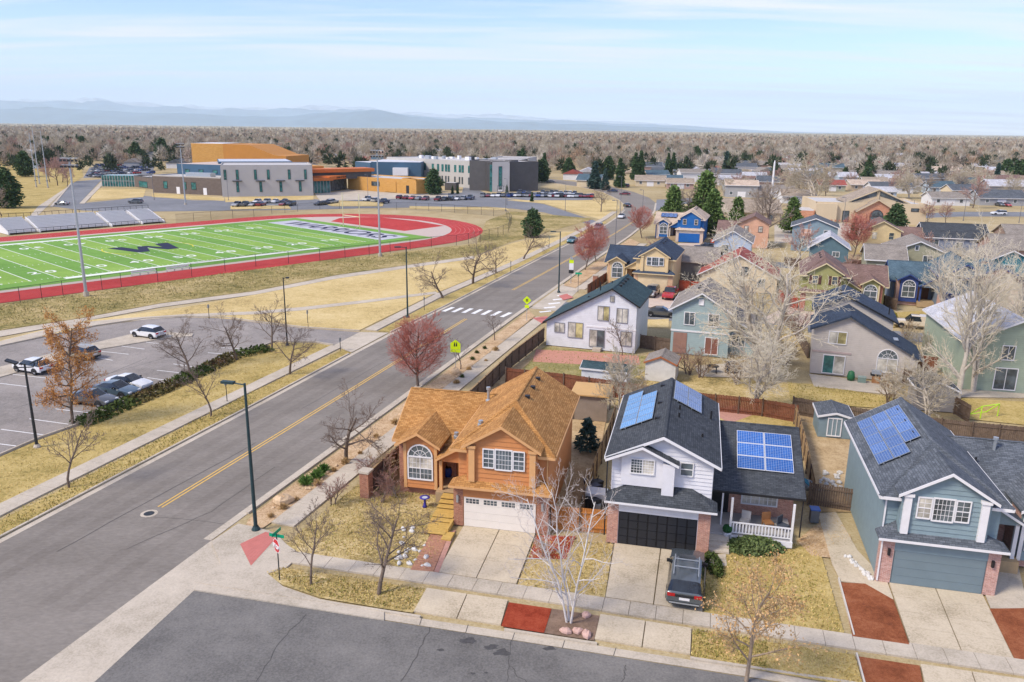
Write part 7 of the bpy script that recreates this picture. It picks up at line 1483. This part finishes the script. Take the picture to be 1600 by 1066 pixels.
# hedge beside the parking bays, green tufts
rng = np.random.default_rng(5)
hedge = thing('juniper_hedge', 'low green and brown juniper hedge beside the parking bays', 'hedge', g(120, 668, 0))
HL = P([(128, 668), (165, 655), (215, 632), (282, 603), (330, 580), (372, 560), (425, 549)], 0); cs, bs = [], []
for k in range(len(HL) - 1):
    n = int((HL[k + 1] - HL[k]).length * 95); t_ = rng.uniform(0, 1, n); a = np.array(HL[k]); b = np.array(HL[k + 1]); d = (b - a) / np.linalg.norm(b - a); nn = np.array([-d[1], d[0], 0]); off = rng.uniform(-1.15, 1.15, n); hh = .78 * np.sqrt(np.clip(1 - (off / 1.25) ** 2, 0, 1)) * (1 + .25 * np.sin(t_ * 40 + k)) * rng.uniform(.3, 1, n)
    q = a + (b - a) * t_[:, None] + nn * (off + .6)[:, None]; q[:, 2] = hh; q -= np.array(hedge.location); (cs if k != 2 and k != 4 else bs).append(q)
share('foliage', quads('hedge_foliage', np.concatenate(cs), .2, rng, JUN), hedge); share('foliage', quads('hedge_foliage', np.concatenate(bs), .2, rng, foliage('juniper_brown', (.10, .05, .03), (.13, .13, .04))), hedge)
def tuft(px, py, s, label, mat, n=260, group=None, z=.08, name='grass_tuft', cat='plant', w=1.0):
    a = rng.uniform(0, 6.2832, n); e = rng.uniform(.25, 1.45, n); d = np.stack([np.cos(a) * np.cos(e), np.sin(a) * np.cos(e), np.sin(e)], 1); o = tag(share(name, quads('tuft', d * s * rng.uniform(.3, .6, (n, 1)) * np.array([w, w, 1]), s * .42, rng, mat, dirs=d, aspect=.12), None, g(px, py, z)), label, cat, group)
YUC = foliage('yucca_green', (.05, .12, .02), (.16, .26, .06))
tuft(478, 756, .85, 'green yucca nearest the corner in the planting strip', YUC); tuft(496, 747, .9, 'middle green yucca in the planting strip', YUC); tuft(505, 737, .8, 'green yucca farthest from the corner in the planting strip', YUC)
for x, y in ((745, 552), (738, 562), (757, 545), (722, 590)): tuft(x, y, .5, 'small dark tuft in the planting strip beyond the red-twigged tree', JUN, 120, 'dark tufts')
DRYT = foliage('dry_tuft', (.34, .2, .08), (.52, .36, .17))
for k in range(16): x = 420 + k * 24 + random.uniform(-6, 6); tuft(x, 806 - (x - 420) * .73 + random.uniform(0, 8), random.uniform(.35, .7), 'dry brown grass tuft in the roadside planting strip', DRYT, 110, 'dry strip tufts')
def mound(px, py, rx, ry, h, label, mat, n=1500, size=.16, name='shrub'):
    a = rng.uniform(0, 6.28, n); e = np.arccos(rng.uniform(0, 1, n)); f = rng.uniform(.75, 1.05, n); q = np.stack([rx * f * np.cos(a) * np.sin(e), ry * f * np.sin(a) * np.sin(e), h * f * np.cos(e)], 1); tag(share(name, quads('mound', q, size, rng, mat), None, g(px, py, .08)), label, 'shrub')
mound(1178, 858, 1.9, 1.0, .75, 'low green juniper mound before the white porch', foliage('soft_green', (.07, .11, .03), (.17, .21, .08)), 2200, .13); mound(1388, 496, 1.2, .8, .9, 'green-yellow hedge before the slate blue house', foliage('yellow_green', (.18, .17, .02), (.36, .31, .05)), 900, .2)
mound(1115, 885, .5, 1.4, .6, 'row of dark small shrubs beside the porch walk', JUN, 700, .1)
for x, y, h, lb in ((707, 303, 3.2, 'small clipped evergreen left of the dark school tower'), (715, 303, 3.0, 'second small clipped evergreen left of the dark school tower'), (792, 303, 3.6, 'small evergreen before the grey stair tower'), (831, 315, 3.4, 'small yellowish evergreen at the end of the school lawn')): plant('spruce', x, y, h, lb, name='evergreen_tree')
# bank weeds and fallen leaves: uncountable ground cover
def scatter(name, label, polys, _n, size, mat, z=.06, up=True):
    cen = []
    for px, k in polys:
        w = P(px, 0); tot = MB(); xs = [p.x for p in w]; ys = [p.y for p in w]; c = 0
        while c < k:
            x, y = rng.uniform(min(xs), max(xs), 400), rng.uniform(min(ys), max(ys), 400)
            for a, b in zip(x, y):
                ins = False
                for i in range(len(w)):
                    p, q = w[i], w[i - 1]
                    if (p.y > b) != (q.y > b) and a < (q.x - p.x) * (b - p.y) / (q.y - p.y) + p.x: ins = not ins
                if ins and c < k: cen.append((a, b, z + rng.uniform(0, size * .4))); c += 1
    d = None
    if up: d = np.tile(np.array([[0, 0, 1.0]]), (len(cen), 1))
    tag(share(name, quads(name, np.array(cen), size, rng, mat, dirs=d, aspect=.35), None), label, None, None, 'stuff')
scatter('bank_weeds', None, [([(-60, 520), (0, 512), (125, 494), (250, 471), (400, 451), (525, 427), (650, 409), (735, 399), (800, 378), (745, 382), (580, 401), (380, 423), (200, 450), (0, 477)], 7000)], 0, .17, foliage('weed_green', (.17, .16, .05), (.50, .40, .19)))
scatter('fallen_leaves', None, [([(447, 851), (505, 801), (560, 757), (690, 770), (712, 800), (672, 893), (505, 871)], 2600), ([(416, 897), (447, 888), (542, 901), (665, 922), (645, 957), (500, 934)], 900), ([(1105, 880), (1240, 850), (1320, 992), (1100, 957)], 900), ([(683, 893), (808, 913), (838, 845), (868, 845), (950, 858), (944, 932)], 900), ([(1245, 845), (1300, 800), (1330, 840), (1268, 868)], 700), ([(1082, 985), (1335, 1023), (1350, 1076), (1080, 1028)], 900)], 0, .05, foliage('leaf_litter', (.45, .29, .12), (.68, .5, .28)), .10, False)

GB = foliage('dry_grass_blades', (.42, .31, .09), (.72, .55, .24)); GG = foliage('greenish_grass_blades', (.20, .19, .045), (.46, .38, .12))
def V2(px): return px
scatter('dry_grass', None, [([(447, 851), (505, 801), (560, 757), (580, 775), (690, 770), (712, 800), (672, 893), (505, 871)], 2600), ([(416, 897), (447, 888), (542, 901), (665, 922), (645, 957), (500, 934)], 1300), ([(809, 914), (839, 835), (868, 843), (958, 850), (945, 934)], 1600), ([(1105, 880), (1240, 850), (1282, 862), (1320, 992), (1260, 982), (1100, 957)], 2000), ([(1082, 985), (1335, 1023), (1350, 1076), (1080, 1028)], 1300), ([(0, 813), (400, 610), (536, 546), (548, 552), (400, 631), (0, 841)], 1800), ([(0, 787), (400, 596), (517, 540), (397, 549), (282, 604), (62, 690), (0, 716)], 3000)], 0, .085, GB, .10)
scatter('green_grass', None, [([(447, 851), (505, 801), (560, 757), (690, 770), (672, 893)], 900), ([(416, 897), (665, 922), (645, 957), (500, 934)], 700), ([(1105, 880), (1240, 850), (1320, 992), (1100, 957)], 1100), ([(1082, 985), (1200, 1003), (1200, 1048), (1080, 1028)], 900), ([(0, 813), (400, 610), (400, 631), (0, 841)], 1500), ([(795, 600), (852, 541), (1040, 560), (1080, 620), (940, 615)], 1600), ([(1230, 598), (1400, 622), (1405, 640), (1236, 628)], 900)], 0, .10, GG, .10)

random.seed(55)
for k, (x, y) in enumerate(((1015, 420), (1036, 410), (1180, 420), (1205, 432), (1222, 455), (1238, 440), (1165, 470), (1330, 430), (1312, 442), (1375, 410), (1430, 430), (1462, 440), (1480, 452), (1420, 470), (1590, 470), (1600, 440), (1500, 420), (1110, 480), (1165, 500), (1245, 520), (1228, 500), (1440, 560))):
    sec = 'near the red-roofed house' if x < 1210 else 'around the olive house' if x < 1380 else 'around the slate blue house'
    plant(random.choice(('mid_pink', 'shrub', 'redshrub', 'mid_pale', 'young')), x, y, random.uniform(2.6, 5.2), 'small bare yard tree ' + sec, group='yard trees ' + sec, wide=1.15)
# ------------------------------------------------------------------ the suburb beyond
random.seed(101); rng = np.random.default_rng(101)
FW = [('white', (.68, .67, .65)), ('cream', (.62, .52, .36)), ('pale blue', (.42, .50, .56)), ('tan', (.50, .40, .29)), ('grey', (.36, .36, .36)), ('brick red', (.36, .16, .12)), ('sage', (.38, .38, .28)), ('pink-brown', (.42, .28, .23))]
FR = [('grey', SH_GREYTAN), ('brown', SH_BROWN), ('tan', SH_TAN), ('slate', SH_SLATE), ('red', SH_RED), ('pale', SH_LIGHT), ('teal-grey', SH_BLUE), ('beige', SH_PALE)]
def far_house(px, py, W, D, ez, rise, wc, rc, rz, label, group=None):
    body = plain('far_wall_' + FW[wc][0], FW[wc][1], .85, .05, .3); roofm = FR[rc][1]
    wins = [Wn(W * f, W * f + 1.4, 1.0, 2.4, cols=1, glass=GLASS, t=.12) for f in (.12, .72)] + [(W * .38, W * .38 + 3.2, .05, 2.3, dict(gar=True))]
    return gable_house(g(px, py, 0), R(rz), label, W, D, ez, rise, body, TRIMWHITE, roofm, wins, group, 'x', over=.5)
# houses one can single out
for a in ((944, 291.5, 11, 9, 3.4, 2.4, 1, 6, 160, 'house with teal-grey roof behind the spruces at the road curve'), (993, 291, 14, 10, 3.0, 2.0, 1, 2, -8, 'low cream house with tan roof beyond the road junction'), (1022, 287, 14, 9, 2.8, 1.4, 0, 6, -6, 'long low house with teal-grey roof beyond the junction'), (1042, 295, 12, 9, 2.8, 1.8, 7, 2, -8, 'pink-brown house with tan roof beside the pines'), (1105, 274, 16, 9, 3.2, 2.0, 5, 4, -5, 'house with bright red wall and roof in the far trees'), (1150, 284, 16, 9, 3.0, 2.0, 0, 5, -5, 'pale-roofed house behind the dark spruce'), (1190, 283, 18, 10, 3.0, 2.2, 5, 1, -6, 'brown-roofed brick house left of the white steeple'), (1205, 296, 13, 9, 2.8, 1.8, 1, 2, -6, 'tan-roofed house at the foot of the white steeple'), (1222, 318, 12, 10, 3.0, 2.0, 0, 2, -6, 'small white house with tan roof right of the steeple'), (1372, 288, 15, 10, 3.2, 1.8, 4, 5, -3, 'grey house with white roof behind the church'), (1362, 302, 18, 9, 3.0, 1.8, 0, 3, -3, 'slate-roofed house right behind the church gable'), (1452, 303, 11, 9, 3.2, 2.2, 2, 6, -3, 'blue house with bright gable on the far right street'), (1455, 321, 14, 9, 3.0, 1.8, 0, 0, -3, 'white house with wide garage across from the church field'), (1530, 321, 17, 10, 3.0, 2.6, 4, 3, -3, 'house with slate roof and brown gable on the far right street'), (1590, 321, 15, 10, 3.0, 2.2, 7, 1, -3, 'brown-roofed house at the far right edge'), (1420, 266, 15, 10, 3, 2, 7, 4, 0, 'reddish-roofed house in the far right trees'), (1478, 266, 12, 9, 3, 2.2, 3, 2, 0, 'orange-tan roofed house in the far right trees'), (1516, 266, 15, 10, 3.2, 2.4, 1, 5, -4, 'cream house with pale roof in the far right trees'), (1365, 310, 9, 8, 3, 1.6, 2, 5, -4, 'small pale blue house beside the church roof'), (1310, 290, 9, 8, 4.6, 2.0, 2, 5, -4, 'pale blue tall house left of the dark evergreen pair'),
          (270, 262, 14, 10, 3, 2, 0, 0, 5, 'white gabled house left of the orange theatre'), (225, 252, 12, 9, 4.6, 2, 0, 3, 5, 'white two-storey house beyond the far left lot'), (487, 252, 11, 9, 3.4, 2.2, 0, 0, 4, 'white gabled house right of the orange theatre'), (545, 256, 16, 9, 3, 2, 5, 4, 3, 'brick house with red roof behind the school entrance'), (580, 257, 12, 9, 3, 2.2, 0, 6, 3, 'white house behind the blue gymnasium'), (600, 258, 13, 9, 3, 2, 5, 1, 3, 'brick house behind the long school block'), (165, 250, 20, 9, 3, 1.6, 5, 4, 5, 'long reddish house beyond the far left lot'), (140, 240, 12, 9, 3, 2, 3, 1, 5, 'brown house at the end of the far left street'), (205, 246, 14, 9, 3, 2, 4, 0, 4, 'grey-roofed house beyond the far left lot')):
    far_house(*a)
sp = [(968, 293, 13, 'spruce'), (929, 295, 12, 'bluespruce'), (945, 297, 9, 'bluespruce'), (992, 281, 14, 'spruce'), (1000, 281, 15, 'spruce'), (1043, 277, 13, 'spruce'), (1051, 277, 13.5, 'spruce'), (1133, 281, 15, 'bluespruce'), (1087, 258, 14, 'roundpine'), (1354, 286, 14, 'spruce'), (1353, 290, 9, 'roundpine'), (1318, 286, 8, 'spruce'), (1555, 294, 12, 'bluespruce'), (1570, 282, 12, 'roundpine'), (1590, 290, 13, 'roundpine'), (1478, 286, 13, 'mid_bare'), (850, 278, 13, 'spruce'), (814, 275, 14, 'roundpine'), (846, 285, 11, 'roundpine'), (888, 280, 11, 'roundpine'), (950, 281, 12, 'roundpine'), (214, 256, 14, 'roundpine'), (255, 252, 16, 'roundpine'), (240, 246, 10, 'roundpine'), (78, 238, 14, 'spruce'), (122, 232, 14, 'spruce'), (130, 237, 14, 'roundpine'), (453, 250, 10, 'roundpine')]
for k, (x, y, h, kd) in enumerate(sp):
    lab = {'spruce': 'dark pointed spruce', 'bluespruce': 'blue-green spruce', 'roundpine': 'dark rounded evergreen', 'mid_bare': 'rounded brown bare tree'}[kd] + ' among the far houses ' + ('at the left behind the school' if x < 500 else 'behind the long school block' if x < 900 else 'near the road junction' if x < 1060 else 'near the white steeple' if x < 1200 else 'behind the church' if x < 1400 else 'on the far right')
    plant(kd, x, y, h, lab, name='evergreen_tree' if kd != 'mid_bare' else 'bare_tree', group='far evergreens', wide=random.uniform(.85, 1.1))
# a few hundred bare trees one can tell apart, then the wood that reads as one mass
def blocked(x, y):
    if -175 < x < 130 and y < 300: return True
    px, py = x, y
    return False
def screen(p):
    q = Vector(p) - Vector((0, 0, CAM_H)); w = q.dot(_f); return 800 + FOCAL * q.dot(_r) / w, 533 - FOCAL * q.dot(_u) / w
cnt = 0; tries = 0
kinds = ['mid_bare', 'mid_bare', 'mid_pale', 'mid_pale', 'mid_pink']
names = {'mid_bare': 'grey-brown bare tree', 'mid_pale': 'pale tan bare tree', 'mid_pink': 'mauve bare tree'}
while cnt < 290 and tries < 9000:
    tries += 1
    px = random.uniform(-20, 1620); py = random.uniform(243, 312) if px > 1000 else random.uniform(236, 262)
    if px < 1000:
        lim = 252 if px < 700 else (262 if px < 860 else 277)
        if py > lim: continue
    elif px < 1110 and py > 281: continue
    elif 1110 <= px and py > 308: continue
    elif 1390 < px and 316 < py: continue
    kd = random.choice(kinds); sec = 'left of the school' if px < 300 else 'behind the school' if px < 840 else 'beyond the road curve' if px < 1060 else 'around the white steeple' if px < 1230 else 'behind the church' if px < 1440 else 'on the far right'
    plant(kd, px, py, (random.uniform(6.0, 10.0) if py > 254 else random.uniform(8.5, 14.5)), names[kd] + ' among the houses ' + sec, group='bare trees ' + sec, wide=random.uniform(.9, 1.25)); cnt += 1
for px, py in ((30, 262), (150, 247), (60, 250), (860, 266), (905, 270), (930, 272), (1250, 298), (1290, 306), (1420, 310), (1445, 310), (1500, 300), (1540, 305), (1580, 310)):
    plant(random.choice(kinds), px, py, random.uniform(9, 13), 'larger bare tree standing out among the far houses', group='larger far trees', wide=1.2)
def far_wood(name, y0, y1, n, hmin, hmax, slivers, width, mats, xspan=.74):
    """bare suburban wood: each tree a trunk and a crown of upright twig slivers, all one mass"""
    k = len(mats); groups = [[] for _ in mats]
    d = np.exp(rng.uniform(math.log(y0), math.log(y1), n)) if y1 / y0 > 3 else np.sqrt(rng.uniform(y0 ** 2, y1 ** 2, n)); x = rng.uniform(-xspan, xspan, n) * d * 1.0; h = rng.uniform(hmin, hmax, n); which = rng.integers(0, k, n)
    for w in range(k):
        s = which == w; dd, xx, hh = d[s], x[s], h[s]; m = len(dd)
        if not m: continue
        S_ = slivers; a = rng.uniform(0, 6.28, (m, S_)); u = rng.uniform(0, 1, (m, S_)); rad = hh[:, None] * .42 * np.sqrt(rng.uniform(0, 1, (m, S_))) * (1 - .45 * (u - .35) ** 2 * 4); z = hh[:, None] * (.22 + .72 * u)
        c = np.stack([xx[:, None] + rad * np.cos(a), dd[:, None] + rad * np.sin(a), z], -1); out = np.stack([np.cos(a) * (rad / hh[:, None] / .42), np.sin(a) * (rad / hh[:, None] / .42), (u - .25) * 1.5], -1) + rng.normal(0, .35, (m, S_, 3)); out /= np.linalg.norm(out, axis=-1)[..., None]
        ln = hh[:, None, None] * .17 * rng.uniform(.6, 1.4, (m, S_, 1)); sd = np.cross(out, rng.normal(0, 1, (m, S_, 3))); sd /= np.linalg.norm(sd, axis=-1)[..., None]; wd = width * hh[:, None, None] / 9
        V = np.stack([c - out * ln - sd * wd, c - out * ln * .8 + sd * wd, c + out * ln], 2).reshape(-1, 3); groups[w].append(V)
    for w, mt in enumerate(mats):
        if groups[w]:
            V = np.concatenate(groups[w]); tag(share(name, np_mesh(name, V, np.arange(len(V)).reshape(-1, 3), mt)), None, None, None, 'stuff')
W5 = plain('wood_pale', (.53, .475, .385), .95, .15, .05); W6 = plain('wood_dark', (.16, .135, .11), .95, .2, .05); W7 = plain('wood_orange_brown', (.38, .26, .17), .95, .2, .05); W8 = plain('wood_yellow_green', (.42, .39, .17), .95, .2, .05)
W1 = plain('wood_grey_brown', (.34, .29, .22), .95, .2, .05); W2 = plain('wood_tan', (.42, .36, .27), .95, .2, .05); W3 = plain('wood_mauve', (.36, .275, .215), .95, .2, .05); W4 = plain('wood_dark_green', (.045, .065, .03), .95, .3, .05)
far_wood('bare_wood', 500, 1250, 4300, 5.5, 13, 115, .15, [W1, W1, W2, W5, W3, W6, W5, W2, W7, W1]); far_wood('evergreen_wood', 430, 1700, 760, 6, 12, 90, .5, [W4]); far_wood('bare_wood', 1250, 4200, 9000, 8, 14, 36, .45, [W1, W2, W3, W5, W6, W2, W7], .70); far_wood('bare_wood', 4200, 11000, 5000, 8, 14, 12, 1.6, [W1, W2, W1], .68)
far_wood('evergreen_wood', 1700, 5000, 500, 7, 12, 26, 1.0, [W4], .68)
# the packed streets of houses right of the road
random.seed(404)
taken = [screen(o.location)[:2] for o in bpy.data.objects if o.parent is None and o.get('category') in ('house', 'building', 'church')]
for yy, st in ((247, 30), (252, 30), (257, 32), (262, 34), (267, 34), (273, 36), (279, 40), (285, 42), (292, 46), (300, 52), (309, 60)):
    xx = 1000 + random.uniform(0, 30)
    while xx < 1610:
        px_, py_ = xx + random.uniform(-8, 8), yy + random.uniform(-2, 2); xx += st
        if any(abs(px_ - a) < 22 and abs(py_ - b) < 5 for a, b in taken) or (1225 < px_ < 1440 and py_ > 303) or (px_ < 1120 and py_ > 286): continue
        wc, rc = random.choice((0, 0, 0, 1, 1, 2, 3, 4, 5, 6, 7)), random.choice((0, 0, 1, 2, 3, 3, 5, 5, 6, 7, 7, 0, 1, 4)); sec = 'beyond the road junction' if px_ < 1100 else 'around the white steeple' if px_ < 1240 else 'behind the church' if px_ < 1440 else 'on the far right'
        far_house(px_, py_, random.uniform(11, 16), random.uniform(8, 10), random.choice((2.8, 3.0, 5.0)), random.uniform(1.6, 2.4), wc, rc, random.choice((-6, -3, -10, 4)), '%s house with %s roof among the packed houses %s' % (FW[wc][0], FR[rc][0], sec), 'packed houses ' + sec)
# distant roofs between the trees
spots = []
for k in range(210):
    d = math.exp(random.uniform(math.log(430), math.log(1300))); x = random.uniform(-.72, .72) * d
    if screen((x, d, 0))[0] < 880 and d < 470: continue
    spots.append((d, x, random.randrange(8), random.randrange(8), random.uniform(11, 17), random.uniform(8, 11), R(random.choice((-8, 82, 5, 95)))))
spots.sort()
for d, x, wc, rc, W_, D_, rz in spots[:95]:
    body = plain('far_wall_' + FW[wc][0], FW[wc][1], .85, .05, .3); t = thing('house', '%s house with %s roof far off among the bare trees' % (FW[wc][0], FR[rc][0]), 'house', (x, d, 0), rz, 'far houses')
    MB().box(0, W_, 0, D_, 0, 3.2).build('wall', body, t); MB().extrude([(-.4, -.4, 3.1), (-.4, D_ + .4, 3.1), (-.4, D_ / 2, 5.4)], (W_ + .8, 0, 0)).build('roof', FR[rc][1], t)
    for f in (.15, .6): MB().box(W_ * f, W_ * f + 1.8, -.05, .02, 1, 2.4).build('window', GLASS, t)
m = MB(); mi = []
for d, x, wc, rc, W_, D_, rz in spots[95:]:
    c, s_ = math.cos(rz), math.sin(rz); n0 = len(m.v)
    m.box(0, W_, 0, D_, 0, 3.2); mi += [wc] * 6; m.extrude([(-.4, -.4, 3.1), (-.4, D_ + .4, 3.1), (-.4, D_ / 2, 5.4)], (W_ + .8, 0, 0)); mi += [8 + rc] * 5
    m.v[n0:] = [(x + c * a - s_ * b, d + s_ * a + c * b, z) for a, b, z in m.v[n0:]]
me = m.mesh('distant_houses', None)
for nm, c in FW: me.materials.append(plain('far_wall_' + nm, c, .85, .05, .3))
for nm, mt in FR: me.materials.append(mt)
me.polygons.foreach_set('material_index', mi); tag(share('distant_houses', me), None, None, None, 'stuff')
# the plain, the mesa line and the mountains
def ridge(name, dist, prof, depth, mat, seed, rough, steps=260):
    rg = np.random.default_rng(seed); xs = np.linspace(-200, 1700, steps); px = [p[0] for p in prof]; hz = [p[1] for p in prof]; H_ = np.interp(xs, px, hz)
    nz = np.zeros(steps)
    for o in range(1, 7): f = 2 ** o; q = rg.normal(0, 1, f * 3 + 2); nz += np.interp(np.linspace(0, f * 3, steps), np.arange(f * 3 + 2), q) * rough / f ** .85
    top = np.maximum(H_ + nz * np.clip(H_ / 10, 0, 1), 0) / FOCAL * dist; nd = 9; V = []; F_ = []
    for j in range(nd):
        t = j / (nd - 1); w = math.sin(min(1, t * 1.35) * math.pi / 2) if t < .74 else (1 - (t - .74) / .26)
        jit = rg.normal(0, 1, steps); jit = np.convolve(jit, np.ones(5) / 5, 'same')
        for i in range(steps):
            dd = dist - depth * (1 - t) + 0; V.append(((xs[i] - 804) / FOCAL * dist * 1.035, dd, top[i] * w * (1 + (.16 * jit[i] if 0 < j < nd - 3 else 0)) - 2))
    for j in range(nd - 1):
        for i in range(steps - 1): F_.append((j * steps + i, j * steps + i + 1, (j + 1) * steps + i + 1, (j + 1) * steps + i))
    return tag(share(name, np_mesh(name, V, F_, mat)), None, None, None, 'structure')
MT1 = plain('hazed_foothill_forest', (.13, .20, .25), .95, .3, .0012); MT2 = plain('hazed_mountain_rock', (.20, .28, .34), .95, .25, .001); MT3 = plain('mountain_snow', (.5, .52, .55), .9, .4, .0016)  # pale blue of distant haze put into the forest and rock colours
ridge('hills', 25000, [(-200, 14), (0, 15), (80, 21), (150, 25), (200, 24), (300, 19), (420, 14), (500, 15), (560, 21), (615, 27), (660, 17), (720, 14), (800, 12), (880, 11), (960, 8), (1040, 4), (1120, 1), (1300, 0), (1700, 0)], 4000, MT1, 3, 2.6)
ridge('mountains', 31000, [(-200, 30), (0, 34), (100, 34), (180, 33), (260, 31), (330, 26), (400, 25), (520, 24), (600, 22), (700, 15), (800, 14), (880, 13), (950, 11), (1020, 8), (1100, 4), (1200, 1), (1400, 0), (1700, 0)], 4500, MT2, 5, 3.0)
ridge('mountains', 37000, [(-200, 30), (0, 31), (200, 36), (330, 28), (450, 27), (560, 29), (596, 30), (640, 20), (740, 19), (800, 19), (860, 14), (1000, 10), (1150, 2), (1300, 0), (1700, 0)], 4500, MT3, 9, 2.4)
# haze
HZ = bpy.data.materials.new('valley_haze'); HZ.use_nodes = True; nt = HZ.node_tree; nt.nodes.clear(); o_ = nt.nodes.new('ShaderNodeOutputMaterial'); v_ = nt.nodes.new('ShaderNodeVolumePrincipled'); v_.inputs['Density'].default_value = 4.2e-5; v_.inputs['Color'].default_value = (.72, .89, 1.0, 1); v_.inputs['Anisotropy'].default_value = 0.0; nt.links.new(v_.outputs[0], o_.inputs['Volume'])
hz = tag(MB().box(-44000, 44000, -2000, 42000, -8, 1700).build('haze', None), None, None, None, 'stuff'); hz.data.materials.clear(); hz.data.materials.append(HZ)
